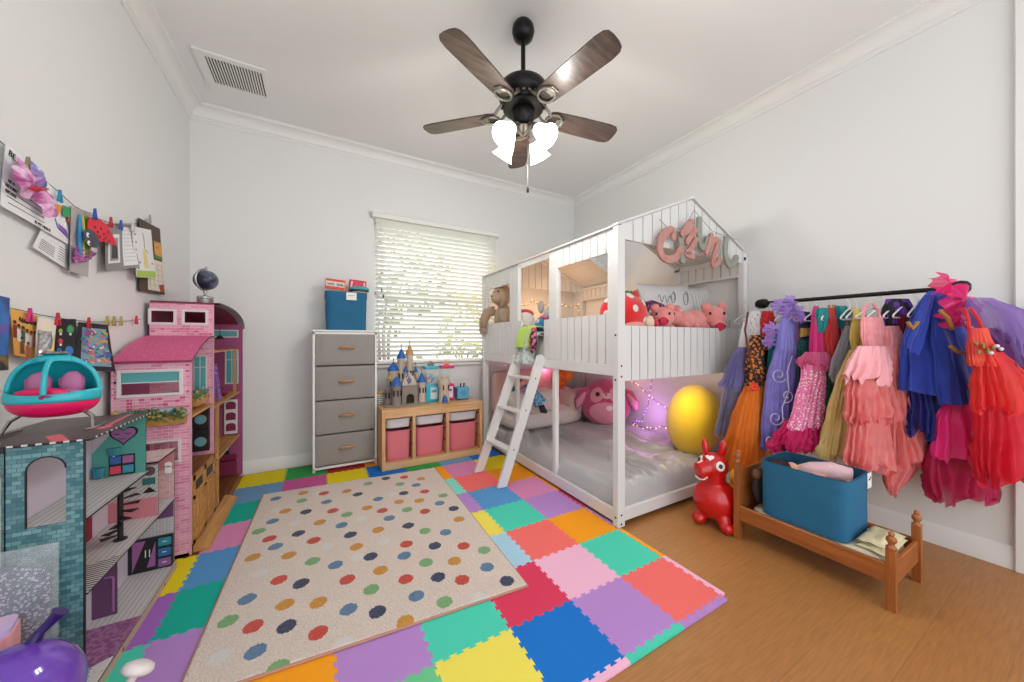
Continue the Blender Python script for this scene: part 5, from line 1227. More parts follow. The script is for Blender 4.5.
# ---------------------------------------------------------------- upper bunk: soft toys
BEI = plush('beige plush', '#a1876e', '#b49a82')
t = T('plush_rabbit', 'beige floppy-eared plush leaning out of the bunk bed\'s far window', 'soft toy', (1.70, 3.33, 1.2))
MB().ell((1.71, 3.33, 1.36), (.085, .12, .15), BEI, 20, 14).build('body', t, smooth=180)
hd = MB().ell((1.68, 3.31, 1.585), (.09, .115, .105), BEI, 20, 14, rotx(radians(-12))).ell((1.61, 3.29, 1.55), (.05, .06, .05), BEI, 14, 10).build('head', t, smooth=180)
for (p, r, R) in (((1.655, 3.255, 1.575), (.025, .05, .105), rotx(radians(8))), ((1.70, 3.42, 1.58), (.025, .045, .10), rotx(radians(-10)))): MB().ell(p, r, plush('beige ear plush', '#a98c74'), 14, 12, R).build('ear', t, smooth=180)
MB().tube([(1.66, 3.42, 1.45), (1.60, 3.47, 1.43), (1.575, 3.49, 1.36), (1.57, 3.50, 1.27)], [.045, .05, .05, .04], BEI, 14).ell((1.57, 3.50, 1.265), (.042, .045, .05), BEI, 14, 10).build('arm', t, smooth=180)
MB().tube([(1.66, 3.25, 1.44), (1.66, 3.22, 1.36), (1.67, 3.21, 1.3)], [.04, .045, .04], BEI, 12).build('arm', t, smooth=180)
MB().ell((1.572, 3.31, 1.57), (.012, .02, .014), mat('brown plush nose', '#5c4034', .6), 10, 8).build('nose', t, smooth=180)
for dy in (-.05, .05): MB().ell((1.605, 3.30+dy, 1.615), (.008, .009, .01), EYEB, 8, 8).build('eye', t, smooth=180)
WHP = plush('white plush', '#dcd8d2', '#e8e4de'); REDP = plush('red plush', '#c21f2e', '#d63040')
t = T('plush_bear', 'white plush with a red top beside the beige rabbit in the upper bunk', 'soft toy', (1.78, 2.98, 1.2))
MB().ell((1.78, 2.97, 1.32), (.10, .12, .13), WHP, 20, 14).build('body', t, smooth=180); MB().ell((1.80, 3.0, 1.42), (.09, .10, .05), REDP, 18, 10).build('hat', t, smooth=180)
MB().ell((1.72, 2.86, 1.26), (.05, .06, .045), plush('tan plush', '#c0946a'), 14, 10).build('paw', t, smooth=180)
t = T('plush_mouse', 'grey plush with round ears and a blue shirt above the ladder', 'soft toy', (1.80, 2.6, 1.2))
GRP = plush('grey plush', '#a9a8a8', '#bab8b6'); BLS = plush('blue shirt cloth', '#1f6fae', '#2a7cba')
MB().ell((1.76, 2.58, 1.29), (.09, .115, .09), BLS, 18, 12).build('shirt', t, smooth=180); MB().ell((1.84, 2.60, 1.39), (.075, .085, .07), GRP, 18, 12).build('head', t, smooth=180)
for dy in (-.06, .12): MB().ell((1.82, 2.62+dy, 1.47), (.018, .05, .06), GRP, 14, 10).build('ear', t, smooth=180)
m = MB()
for k in range(3): m.ell((1.71, 2.50+.035*k, 1.355+.01*(k % 2)), (.02, .02, .018), plush('pink plush bit', '#d06a78'), 10, 8)
m.build('bow', t, smooth=180)
MB().ell((1.68, 2.58, 1.325), (.012, .02, .018), WHP, 10, 8).build('collar_badge', t, smooth=180)
# red spotted cushion with fins
t = T('spotted_plush', 'big red white-spotted plush at the near corner of the upper bunk', 'soft toy', (1.885, 1.70, 1.2))
RS = plush('bright red plush', '#d61a1c', '#e0282a'); c = Vector((1.86, 1.71, 1.345)); r = (.20, .12, .16)
MB().ell(c, r, RS, 26, 18, fn=lambda q: 1-.12*max(0, q.z)**2).build('body', t, smooth=180)
for k, (a, ph, s_) in enumerate(((-95, 10, .026), (-50, 30, .03), (-140, 30, .028), (-95, 55, .03), (-20, -5, .03), (-165, -5, .028), (180, 35, .028), (-60, -18, .026))):
    a_ = radians(a); p_ = radians(ph); q = Vector((cos(p_)*cos(a_), cos(p_)*sin(a_), sin(p_))); k_ = 1-.12*max(0, q.z)**2
    p = c+Vector((q.x*r[0], q.y*r[1], q.z*r[2]))*k_; n = Vector((q.x/r[0], q.y/r[1], q.z/r[2])).normalized()
    MB().ell(p, (s_, s_, .006), WHP, 14, 6, n.to_track_quat('Z', 'Y').to_matrix()).build('spot', t, smooth=180)
MB().ell((1.87, 1.645, 1.25), (.12, .07, .045), stripes('pink striped plush', '#e6b0a4', '#c8867c', 'xz', .014, .3, .9), 20, 10).build('mouth', t, smooth=180)
MB().ell((1.99, 1.60, 1.28), (.045, .03, .05), plush('cream plush', '#e6cfb0'), 14, 10).build('foot', t, smooth=180); MB().tube([(2.015, 1.60, 1.31), (2.03, 1.585, 1.26), (2.035, 1.575, 1.225)], [.03, .026, .006], REDP, 10).build('fin', t, smooth=180)
t = T('plush_fish', 'orange-red pointed plush with green leaf top behind the spotted one', 'soft toy', (2.05, 1.79, 1.2))
ORP = plush('orange red plush', '#d84a3a', '#e25a44')
MB().ell((2.05, 1.80, 1.35), (.08, .07, .15), ORP, 18, 14).build('body', t, smooth=180); MB().tube([(2.045, 1.79, 1.46), (2.06, 1.78, 1.51), (2.07, 1.775, 1.54)], [.045, .03, .004], ORP, 10).build('fin', t, smooth=180)
m = MB()
for k in range(5): m.ell((1.97+.02*k, 1.80, 1.502+.012*(k % 2)), (.02, .015, .016), plush('green plush', '#4f8f2e'), 10, 8)
m.build('leaves', t, smooth=180)
# pigs
PG = plush('pink pig plush', '#e48a84', '#ef9d96'); PGD = plush('dark pink plush', '#c8284a', '#d6385a')
def pig(name, label, c, s, yaw, body, droop=0):
    t = T(name, label, 'soft toy', (c[0], c[1], 1.2), 'pink plush pigs on the upper bunk'); R = rotz(yaw); c = Vector(c)
    P = lambda x, y, z: c+R @ (Vector((x, y, z))*s)
    MB().ell(P(0, 0, 0), (.085*s, .08*s, .078*s), PG, 20, 14, R).build('head', t, smooth=180)
    sn = MB().lathe([(0, .02), (.03, .018), (.042, .004), (.044, -.03), (0, -.03)], P(0, -.085, -.022-droop), PG, 20, R @ rotx(radians(90+droop*300)), sx=s, sy=s*.85)
    sno = sn.build('snout', t, smooth=60)
    MB().lathe([(0, .006), (.03, .005), (.036, 0), (0, 0)], P(0, -.105, -.022-droop*1.35), PGD, 20, R @ rotx(radians(90+droop*300)), sx=s, sy=s*.85).build('nose_pad', sno, smooth=60)
    for sg in (-1, 1):
        MB().ell(P(sg*.03, -.112, -.02-droop*1.3), (.006*s, .004*s, .008*s), EYEB, 8, 6).build('nostril', sno, smooth=180)
        MB().ell(P(sg*.045, -.067, .02), (.009*s, .008*s, .012*s), EYEB, 10, 8).build('eye', t, smooth=180)
        MB().ell(P(sg*.055, -.02, .072), (.034*s, .018*s, .03*s), PG, 12, 8, R @ roty(radians(sg*35)) @ rotx(radians(-25))).build('ear', t, smooth=180)
    b = Vector(body)
    MB().ell(b, (.10*s, .085*s, .085*s), PG, 20, 14).build('body', t, smooth=180)
    for dx in (-.06, .06): MB().ell(b+Vector((dx*s, -.055*s, -.045*s)), (.03*s, .035*s, .028*s), PG, 12, 8).build('foot', t, smooth=180)
pig('plush_pig', 'small pink plush pig facing front, left of the bigger pig', (2.19, 1.65, 1.33), .95, radians(-48), (2.27, 1.74, 1.30), .012)
pig('plush_pig', 'small pink plush pig lying between the front-facing pig and the big one', (2.37, 1.70, 1.34), .85, radians(-75), (2.46, 1.66, 1.31))
pig('plush_pig', 'large pink plush pig hanging its snout over the bunk\'s end panel', (2.74, 1.60, 1.345), 1.12, radians(-36), (2.60, 1.68, 1.31), .04)
t = T('floral_headband', 'dark floral knotted cloth lying behind the small pigs', 'cloth', (2.16, 1.80, 1.2))
FLR = sparkle('dark floral cloth', '#2c2f58', '#b04a78', 40, .55, .8)
MB().tube([(2.16, 1.80, 1.35), (2.19, 1.80, 1.42), (2.26, 1.80, 1.44), (2.36, 1.80, 1.42), (2.40, 1.81, 1.34)], [.03, .04, .032, .04, .028], FLR, 12).build('knot', t, smooth=180)
for dx in (-.1, .13): MB().tube([(2.26+dx, 1.80, 1.36), (2.26+dx*1.1, 1.82, 1.26)], [.03, .02], FLR, 10).build('tail', t, smooth=180)
# pillow
PIL = mat('white pillowcase', '#dcdcdc', .85, bump=(40, .15)); PST = stripes('striped pillowcase', '#d2d2d0', '#8f9294', 'xz', .022, .16, .9)
def pillow(name, label, c, hx, hz, th, R, m_, cat='pillow'):
    c = Vector(c); mb = MB()
    for sg in (-1, 1):
        def f(u, v, sg=sg):
            a, b_ = 2*u-1, 2*v-1; k = max(0, (1-abs(a)**3))*max(0, (1-abs(b_)**3)); e = 1-.07*(1-abs(b_))*abs(a)**4
            return c+R @ Vector((a*hx*e, sg*th*k**.6+.006*nz(a*3, b_*3, sg), b_*hz*(1-.07*(1-abs(a))*abs(b_)**4)))
        mb.grid(f, 26, 18, m_, flip=(sg > 0))
    t = T(name, label, cat, (c.x, c.y, 1.2)); mb.build('case', t, smooth=180); return t
pl = pillow('pillow', 'white pillow with script lettering propped at the bunk\'s wall corner', (2.53, 1.83, 1.44), .34, .20, .06, rotx(radians(-16)) @ roty(radians(-4)), PIL)
m = MB()
def scr(pts, r=.0022): m.tube([Vector(p) for p in pts], r, EYEB, 6)
for ox, sc_ in ((2.46, .8), (2.62, 1.0)):
    pts = [(ox+sc_*.07*cos(t)*(.35+.02*t), 1.752, 1.50+sc_*.07*sin(t)*(.6+.03*t)) for t in [i*.35 for i in range(-2, 24)]]; scr(pts)
scr([(2.28+.012*i, 1.756, 1.485+.03*sin(i*1.2)) for i in range(14)])
m.build('script_print', pl)
pillow('pillow', 'grey-white striped pillow at the wall end of the upper bunk', (2.88, 1.80, 1.43), .12, .20, .05, rotx(radians(-10)) @ rotz(radians(-18)), PST)
# cloths hung over the ladder top
def drape(name, label, m_, pts_y, x_top, w_, drop, sd, nm='cloth', z0=1.0):
    t = T(name, label, 'cloth', (x_top, pts_y, z0)); L = len(drop)
    def f(u, v):
        k = v*(L-1); i = min(int(k), L-2); p = Vector(drop[i]).lerp(Vector(drop[i+1]), k-i); wv = .012*sin(u*9+sd+v*2)*min(1, v*2)
        return (p[0]+wv+.006*nz(u*3, v*3, sd), pts_y+(u-.5)*w_*(1+.12*nz(v*3, 1, sd)), p[1]+.012*nz(u*4, v*2, sd+4))
    MB().grid(f, 22, 26, m_).build(nm, t, smooth=180, solid=.006); return t
drape('tshirt', 'lime green cloth draped over the top of the bunk ladder', plush('lime cloth', '#a6cc4a', '#b4d860'), 2.60, 1.6, .24, [(1.72, 1.25), (1.65, 1.285), (1.585, 1.27), (1.545, 1.17), (1.53, 1.09)], 2)
drape('patterned_blanket', 'grey patterned cloth hanging below the lime cloth on the ladder', sparkle('grey patterned cloth', '#c3cccc', '#7d9aa0', 26, .7, .8), 2.56, 1.6, .27, [(1.74, 1.215), (1.63, 1.225), (1.575, 1.21), (1.535, 1.05), (1.515, .955)], 5)
t = T('patterned_pouch', 'pink and black patterned cloth beside the lime cloth on the ladder', 'cloth', (1.55, 2.45, 1.1))
MB().ell((1.535, 2.435, 1.15), (.03, .045, .10), sparkle('pink black print', '#2a2228', '#c86a88', 34, .5, .8), 14, 12, rotx(radians(8))).build('bundle', t, smooth=180); MB().ell((1.545, 2.44, 1.245), (.022, .03, .018), REDP, 10, 8).build('tie', t, smooth=180)
# wooden letters strung across the gable
t_ = .016
LPK = mat('dusty pink wood letter', '#b47e74', .6, var=(14, '#c28f85', .2)); LGR = mat('grey green wood letter', '#8b8f82', .6, var=(14, '#9a9d90', .2))
def letter(nm, label, strokes, m_, y=1.462, wd=.036):
    c = strokes[0][0]; b = on_y(c[0], c[1], y); t = T(nm, label, 'letter', b, 'letters strung on the bed gable'); m = MB()
    for si, st in enumerate(strokes):
        pts = [on_y(u, v, y)+Vector((0, .0022*si, 0)) for u, v in st]; fine = []
        n = len(pts)
        for i in range(n-1):        # catmull-rom
            p0, p1, p2, p3 = pts[max(0, i-1)], pts[i], pts[i+1], pts[min(n-1, i+2)]
            for k in range(6): q = k/6; fine.append(.5*((2*p1)+(p2-p0)*q+(2*p0-5*p1+4*p2-p3)*q*q+(3*p1-p0-3*p2+p3)*q**3))
        fine.append(pts[-1]); L = []; R_ = []
        for i, p in enumerate(fine):
            d = (fine[min(i+1, len(fine)-1)]-fine[max(i-1, 0)]).normalized(); nn = Vector((-d.z, 0, d.x))*wd*.5; L.append(p+nn); R_.append(p-nn)
        e0 = [fine[0]+(-(fine[1]-fine[0]).normalized()*cos(a)+Vector((-(fine[1]-fine[0]).normalized().z, 0, (fine[1]-fine[0]).normalized().x))*sin(a))*wd*.5 for a in (-1, -.5, 0, .5, 1)]
        vs = []; fs = []; N = len(fine)
        for yy in (-t_/2, t_/2):
            for i in range(N): vs += [L[i]+Vector((0, yy, 0)), R_[i]+Vector((0, yy, 0))]
        for i in range(N-1):
            a = 2*i; fs += [(a, a+1, a+3, a+2), (2*N+a, 2*N+a+2, 2*N+a+3, 2*N+a+1), (a, a+2, 2*N+a+2, 2*N+a), (a+1, 2*N+a+1, 2*N+a+3, a+3)]
        m.raw(vs, fs, m_)
        for p in (fine[0], fine[-1]): m.lathe([(0, -t_/2-.0009), (wd*.5, -t_/2-.0009), (wd*.5, t_/2+.0009), (0, t_/2+.0009)], p, m_, 16, rotx(radians(90)))
    m.build('cutout', t)
letter('wooden_letter', 'dusty pink letter C, first on the gable\'s letter string', [[(673, 237), (672, 231), (667, 231), (661, 240), (660, 252), (666, 259), (675, 258), (680, 250)]], LPK, wd=.05)
letter('wooden_letter', 'grey straight letter between the pink C and the pink zigzag letter', [[(680, 233), (681, 245), (682, 260)]], LGR, wd=.05)
letter('wooden_letter', 'dusty pink zigzag letter, third on the gable\'s letter string', [[(691, 222), (685, 231), (682, 234)], [(687, 242), (693, 233), (695, 230)], [(696, 240), (690, 250), (687, 254), (693, 256)], [(682, 234), (692, 229), (695, 231)]], LPK, 1.445, .042)
letter('wooden_letter', 'grey letter L, fourth and highest on the gable\'s letter string', [[(699, 220), (699, 236), (701, 246), (705, 247), (707, 239)]], LGR, wd=.048)
letter('wooden_letter', 'dusty pink letter N, fifth on the gable\'s letter string', [[(711, 236), (709, 244), (706, 252)], [(709, 246), (715, 240), (718, 243), (714, 256), (713, 264), (717, 264), (719, 260)]], LPK, 1.455, .045)
letter('wooden_letter', 'grey curled letter, last on the gable\'s letter string', [[(726, 239), (725, 252), (728, 264), (733, 264), (736, 258)]], LGR, wd=.05)
pts = [on_y(u, v, 1.478) for u, v in ((659, 219), (668, 228), (681, 229), (691, 216), (694, 210), (699, 216), (712, 231), (720, 234), (727, 235), (737, 240))]
o = MB().tube(pts, .002, mat('grey twine', '#8c8a86', .9), 5).build('letter_string', loc=pts[0]); tag(o, 'thin grey string holding the letters on the bed gable', 'string')
# ---------------------------------------------------------------- string lights
WARM = mat('warm fairy bulb', '#ffd9a0', .4, emit=('#ffb45a', 9.0)); VIO = mat('violet fairy bulb', '#c9a0ff', .4, emit=('#b060ff', 8.0)); PNK = mat('pink fairy bulb', '#ffc0e0', .4, emit=('#ff7ac0', 9.0)); WIRE = mat('dark green wire', '#22302a', .7)
def fairy(label, path, n, bm_, sag=0, col=None, loc=None):
    t = T('string_lights', label, 'string lights', path[0]); P = [Vector(p) for p in path]; fine = []
    for i in range(len(P)-1):
        for k in range(8): q = k/8; p = P[i].lerp(P[i+1], q); p.z -= sag*4*q*(1-q); fine.append(p)
    fine.append(P[-1]); MB().tube(fine, .0022, WIRE, 5).build('wire', t)
    for i in range(n):
        p = fine[int((i+.5)/n*(len(fine)-1))]; q = random.Random(i*3+len(label)); d = Vector((-.012, -.008, q.uniform(-.012, .012)))
        MB().tube([p, p+d*.8], .0022, WIRE, 4).ell(p+d, .0042, bm_[i % len(bm_)], 8, 6).build('bulb', t, smooth=180)
fairy('warm white string lights draped along the upper bunk\'s far end', [(1.84, 3.455, 1.60), (2.06, 3.455, 1.575), (2.22, 3.455, 1.64), (2.42, 3.455, 1.60), (2.70, 3.455, 1.61), (2.93, 3.455, 1.62), (2.95, 3.45, 1.36)], 22, [WARM], .03)
fairy('warm white string lights zigzagging on the wall of the lower bunk', [(2.99, 2.75, .80), (2.99, 2.52, .66), (2.99, 2.22, .50), (2.99, 2.0, .42)], 14, [WARM, PNK], .02)
fairy('pink string lights lying along the wall edge of the lower mattress', [(2.97, 2.62, .26), (2.975, 2.42, .25), (2.975, 2.25, .30), (2.98, 2.05, .36)], 10, [PNK, WARM], .02)
fairy('violet string lights on dark wire hanging down the lower bunk\'s wall', [(2.985, 2.33, .92), (2.985, 2.38, .70), (2.985, 2.42, .48), (2.985, 2.50, .30), (2.98, 2.62, .25)], 14, [VIO])
fairy('violet string lights along the back under the upper bunk', [(1.85, 3.44, .86), (2.1, 3.44, .89), (2.35, 3.44, .86), (2.6, 3.44, .88)], 16, [VIO, PNK], .02)
def glow(loc, c, e, s_=.08):
    d = bpy.data.lights.new('fairy_and_fill_glow', 'POINT'); o = bpy.data.objects.new('fairy_and_fill_light', d); COL.objects.link(o); o.location = loc; d.color = c; d.energy = e; d.shadow_soft_size = s_
glow((2.4, 3.30, 1.55), (1, .52, .22), 4.5); glow((1.95, 3.33, 1.52), (1, .52, .22), 2.2)
glow((2.88, 2.36, .42), (.75, .3, 1), 1.5); glow((2.85, 2.6, .72), (1, .5, .55), .9); glow((2.3, 3.3, .82), (.95, .3, .55), 2.0); glow((2.35, 1.75, .82), (1, .8, .6), 5.0, .12)  # the last, warm lamp is an added fill brightening the yellow cushion, not fairy bulbs
# ---------------------------------------------------------------- lower bunk: seats and cushions
FLC = mat('cream fleece', '#cfc8c2', .95, var=(60, '#ded8d2', .2), bump=(90, .9), sheen=.4); RSE = plush('dusty rose fabric', '#c79d96', '#d2a9a1')
sf = T('plush_chair', 'cream fleece child\'s sofa at the far end of the lower bunk', 'sofa', (2.2, 3.3, .23))
def blob(c, hx, hy, hz, m_, p=4, n=24, bumpy=.01):
    mb = MB()
    def fn(q):
        a = (abs(q.x)**p+abs(q.y)**p+abs(q.z)**p)**(1/p); return 1/a
    mb.ell(c, (hx, hy, hz), m_, n, n//2+4, fn=fn); mb.v = [(x+bumpy*nz(x*7, y*7, z*7), y+bumpy*nz(x*7+9, y*7, z*7), z+bumpy*nz(x*7, y*7+5, z*7)) for x, y, z in mb.v]; return mb
blob((2.15, 3.27, .325), .49, .235, .105, FLC).build('seat', sf, smooth=180)
blob((1.95, 3.16, .515), .30, .17, .125, FLC, 4).build('seat_cushion', sf, smooth=180)
blob((2.15, 3.47, .56), .50, .055, .26, RSE, 10, 36, .006).build('backrest', sf, smooth=180)
blob((2.52, 3.22, .46), .14, .2, .13, plush('pale rose fleece', '#c9ab9f', '#d6bdb2'), 3).build('armrest', sf, smooth=180)
blob((2.78, 3.3, .40), .13, .2, .17, RSE, 3).build('armrest', sf, smooth=180)
# pink panda-like plush (generic) and yellow cushion
HPK = plush('rose pink plush', '#b8456c', '#c75a7e'); LPK2 = plush('light pink plush', '#d98aa0', '#e298ac')
t = T('plush_bunny', 'big round rose-pink plush with floppy ears in the lower bunk', 'soft toy', (2.74, 2.78, .23))
c = Vector((2.74, 2.78, .495)); view = rotz(radians(-42))
def egg(q): return 1-.10*q.z
MB().ell(c, (.27, .17, .262), HPK, 30, 22, view, fn=egg).build('body', t, smooth=180)
def onface(a, b_, k=1.0):       # direction a (left-right), b_ (up-down) on the body's front
    q = Vector((sin(a)*cos(b_), -cos(a)*cos(b_), sin(b_))); q = q*egg(q)*k; return c+view @ Vector((q.x*.27, q.y*.17, q.z*.262)), (view @ Vector((q.x/.26, q.y/.17, q.z/.25))).normalized()
def patch(a, b_, ra, rb, m_, nm, k=1.004, th=.008, par=None):
    mb = MB()
    def f(u, v): r_ = v; return onface(a+ra*r_*cos(2*pi*u), b_+rb*r_*sin(2*pi*u), k+.012*(1-v*v))[0]
    return mb.grid(f, 24, 4, m_, cu=True).build(nm, par or t, smooth=180)
patch(-.42, .34, .30, .34, LPK2, 'eye_patch'); patch(.42, .34, .30, .34, LPK2, 'eye_patch')
patch(0, -.48, .75, .50, LPK2, 'belly'); patch(.02, .3, .22, .13, plush('pale muzzle plush', '#dcb4bc'), 'muzzle')
for a in (-.36, .40): p, n = onface(a, .34); MB().ell(p+n*.006, (.024, .024, .012), EYEB, 14, 8, n.to_track_quat('Z', 'Y').to_matrix()).build('eye', t, smooth=180)
p, n = onface(0, .36); MB().ell(p+n*.012, (.02, .012, .01), plush('nose plush', '#c0707e'), 12, 8, n.to_track_quat('Z', 'X').to_matrix()).build('nose', t, smooth=180)
p, n = onface(.1, -.28); MB().prism([(0, .018), (-.03, .026), (-.018, -.004), (0, -.02), (.018, -.004), (.03, .026)], 'xy', 0, .004, WHP).build('heart_mark', t) if False else patch(.12, -.2, .12, .10, WHP, 'chest_mark', 1.02)
for sg, a0_ in ((-1, -1.0), (1, 1.0)):
    b_, n = onface(a0_, .5); e = view @ Vector((sg*.10, 0, -.10))
    MB().tube([b_-e*.1, b_+e*.45+Vector((0, 0, .02)), b_+e*1.0+Vector((0, 0, -.03)), b_+e*1.2+Vector((0, 0, -.09))], [.03, .05, .055, .02], HPK, 14).build('ear', t, smooth=180)
    MB().tube([b_+e*.3+view @ Vector((0, -.03, .01)), b_+e*1.0+view @ Vector((0, -.035, -.03)), b_+e*1.15+view @ Vector((0, -.02, -.07))], [.02, .038, .012], LPK2, 12).build('ear_lining', t, smooth=180)
YEL = plush('yellow plush', '#ffd024', '#ffda3c')
t = T('yellow_cushion', 'big plain yellow egg-shaped cushion at the wall side of the lower bunk', 'cushion', (2.66, 1.82, .23))
c2 = Vector((2.76, 1.765, .545)); MB().ell(c2, (.20, .27, .315), YEL, 34, 24, rotz(radians(-40)) @ roty(radians(9)), fn=lambda q: 1-.2*q.z-.05*q.z*q.z).build('body', t, smooth=180)
sm = MB(); sm.grid(lambda u, v: c2+rotz(radians(-40)) @ (roty(radians(9)) @ Vector((.2008*sin(pi*v)*(1+.2*cos(pi*v)-.05*cos(pi*v)**2)*(u*2-1)*.02+0, .2715*sin(pi*v)*(1+.2*cos(pi*v)-.05*cos(pi*v)**2), -.3165*cos(pi*v)*(1+.2*cos(pi*v)-.05*cos(pi*v)**2)*-1*-1))), 2, 20, mat('yellow seam', '#c79a12', .9)); sm.build('seam', t, smooth=180)
# dolls and bright bag on the sofa
t = T('rag_doll', 'red-haired doll in a blue sequined dress lying on the fleece sofa', 'doll', (1.86, 3.05, 0.695))
SKN = mat('doll skin', '#d9a488', .5); RHR = mat('auburn doll hair', '#a4481c', .6)
MB().ell((1.80, 3.10, 0.710), (.035, .035, .04), SKN, 14, 10).build('head', t, smooth=180); MB().ell((1.79, 3.125, 0.720), (.045, .04, .045), RHR, 14, 10).build('hair', t, smooth=180)
MB().tube([(1.81, 3.06, 0.685), (1.84, 2.99, 0.655), (1.87, 2.94, 0.595), (1.90, 2.90, 0.525)], [.025, .04, .055, .07], sparkle('blue sequin cloth', '#2f78a8', '#9ad0e6', 90, .55, .25), 14).build('dress', t, smooth=180)
MB().tube([(1.82, 3.07, 0.680), (1.79, 3.0, 0.665), (1.78, 2.95, 0.655)], [.016, .02, .014], mat('lilac doll sleeve', '#b79ac8', .7), 8).build('arm', t, smooth=180); MB().tube([(1.90, 2.90, 0.515), (1.91, 2.88, 0.465), (1.93, 2.85, 0.455)], [.03, .035, .02], mat('dark boots', '#24222a', .6), 8).build('boots', t, smooth=180)
t = T('rag_doll', 'orange-haired doll sitting in the corner of the fleece sofa behind the ladder', 'doll', (1.76, 3.2, 0.645))
MB().ell((1.745, 3.18, 0.715), (.035, .035, .04), SKN, 14, 10).build('head', t, smooth=180); MB().ell((1.735, 3.205, 0.725), (.05, .045, .05), mat('orange doll hair', '#c4601c', .6), 14, 10).build('hair', t, smooth=180); MB().tube([(1.75, 3.19, 0.675), (1.76, 3.17, 0.645)], [.03, .045], mat('teal doll top', '#3a8a84', .7), 10).build('body', t, smooth=180)
t = T('orange_toy_bag', 'orange-red crumpled foil bag propped on the sofa\'s backrest', 'bag', (2.42, 3.3, .6))
ORF = mat('orange red foil', '#d63c1c', .35, var=(24, '#e8841e', .15)); m = MB().ell((2.40, 3.26, .72), (.11, .05, .11), ORF, 20, 14, fn=lambda q: 1+.16*nz(q.x*2.4, q.y*2.4, q.z*2.4)); m.build('bag_body', t, smooth=30)
MB().ell((2.50, 3.22, .75), (.06, .035, .06), mat('orange foil', '#e8781e', .35), 14, 10, fn=lambda q: 1+.2*nz(q.x*3, q.y*3, q.z*3)).build('flap', t, smooth=30)
MB().tube([(2.44, 3.22, .62), (2.50, 3.18, .56), (2.54, 3.14, .52)], [.02, .04, .03], LPK2, 10).build('strap', t, smooth=180)

for o in COL.objects:            # keep the far-end soft furnishings clear of the bed's far boards
    if o.parent is None and o.name.split('.')[0] in ('plush_chair', 'rag_doll', 'orange_toy_bag', 'plush_rabbit'):
        o.location.y -= .095
        if o.name.startswith('plush_rabbit'): o.scale = (1.08, 1.15, 1.12)
    if o.parent is None and o.name.split('.')[0] in ('plush_bear', 'plush_mouse', 'tshirt', 'patterned_blanket', 'patterned_pouch'): o.location.y -= .07; o.location.x -= .012
# ---------------------------------------------------------------- red bouncy horse
RDP = mat('red inflatable vinyl', '#c80f14', .22, coat=.4)
t = T('bouncy_horse', 'red inflatable bouncy horse between the bunk bed and the doll bed', 'toy', (2.17, 1.27, 0))
e1 = Vector((.53, -.848, 0)); e2 = Vector((-.848, -.53, 0)); hc = Vector((2.168, 1.258, 0)); HM = Matrix((e1, -e2, Vector((0, 0, 1)))).transposed()
H = lambda a, b_, z: hc+e1*a+e2*b_+Vector((0, 0, z))
bm_ = MB().ell(H(.008, 0, .158), (.128, .118, .128), RDP, 30, 22, HM)
bm_.tube([H(.0, .0, .26), H(-.002, .008, .30), H(-.004, .01, .345)], [.07, .066, .07], RDP, 20).ell(H(-.004, .008, .372), (.084, .080, .078), RDP, 24, 18, HM)
bm_.tube([H(-.03, .03, .362), H(-.06, .055, .35), H(-.088, .07, .342), H(-.098, .076, .34)], [.06, .054, .05, .03], RDP, 18)
for (a, b_) in ((-.075, .035), (.055, .085), (-.04, -.09), (.10, -.05)): bm_.tube([H(a*.8, b_*.8, .08), H(a, b_, .045)], [.04, .036], RDP, 14); bm_.ell(H(a*1.12, b_*1.12, .036), (.04, .044, .036), RDP, 16, 12, HM)
bo = bm_.build('body', t, smooth=180); q_ = bo.modifiers.new('fuse', 'REMESH'); q_.mode = 'VOXEL'; q_.voxel_size = .006; q_.use_smooth_shade = True; q_ = bo.modifiers.new('soft', 'SMOOTH'); q_.iterations = 6; q_.factor = .5
for (a, b_, tl) in ((-.048, .012, -8), (.046, -.012, 8)): MB().ell(H(a, b_, .475), (.021, .018, .058), RDP, 16, 12, HM @ roty(radians(tl))).build('ear', t, smooth=180)
EW = mat('white eye print', '#f0ece8', .3)
for (a, b_, z) in ((.030, .075, .39), (-.085, .03, .402)):
    n = (H(a, b_, z)-H(-.004, .008, .372)).normalized(); e = H(-.004, .008, .372)+n*.080; Q = n.to_track_quat('Z', 'Y').to_matrix()
    ey = MB().ell(e, (.027, .029, .007), EW, 20, 8, Q).build('eye', t, smooth=180); MB().ell(e+n*.0055-e1*.002, (.014, .015, .004), EYEB, 16, 8, Q).build('pupil', ey, smooth=180)
hh = [(.024*(16*sin(a)**3)/16, .023*(13*cos(a)-5*cos(2*a)-2*cos(3*a)-cos(4*a))/16) for a in [2*pi*i/28 for i in range(28)]]
nn = (e1*-.24+e2*.66+Vector((0, 0, .72))).normalized(); fr = H(-.004, .008, .372)+nn*.0835; Qf = Matrix((e1, nn.cross(e1).normalized(), nn)).transposed()
MB().raw([fr+Qf @ Vector((x, y, .002-6*(x*x+y*y))) for x, y in hh]+[fr+nn*.003], [(i, (i+1) % 28, 28) for i in range(28)], mat('white heart print', '#f0ece8', .3)).build('forehead_heart', t, smooth=180)
MB().tube([H(-.104, .094, .317), H(-.085, .106, .304), H(-.058, .104, .303), H(-.036, .09, .318)], .0035, EW, 6).build('smile', t)
for (a, z) in ((.10, .10), (.118, .165)): MB().ell(H(a, .062 if z < .12 else .035, z), (.014, .010, .014), mat('green dot print', '#1f5a30', .4), 12, 8, HM).build('side_print', t, smooth=180)
t = T('toy_bucket', 'yellow toy peeking out behind the red bouncy horse', 'toy', (2.42, 1.24, 0))
YP = mat('yellow toy plastic', '#e0a81c', .4)
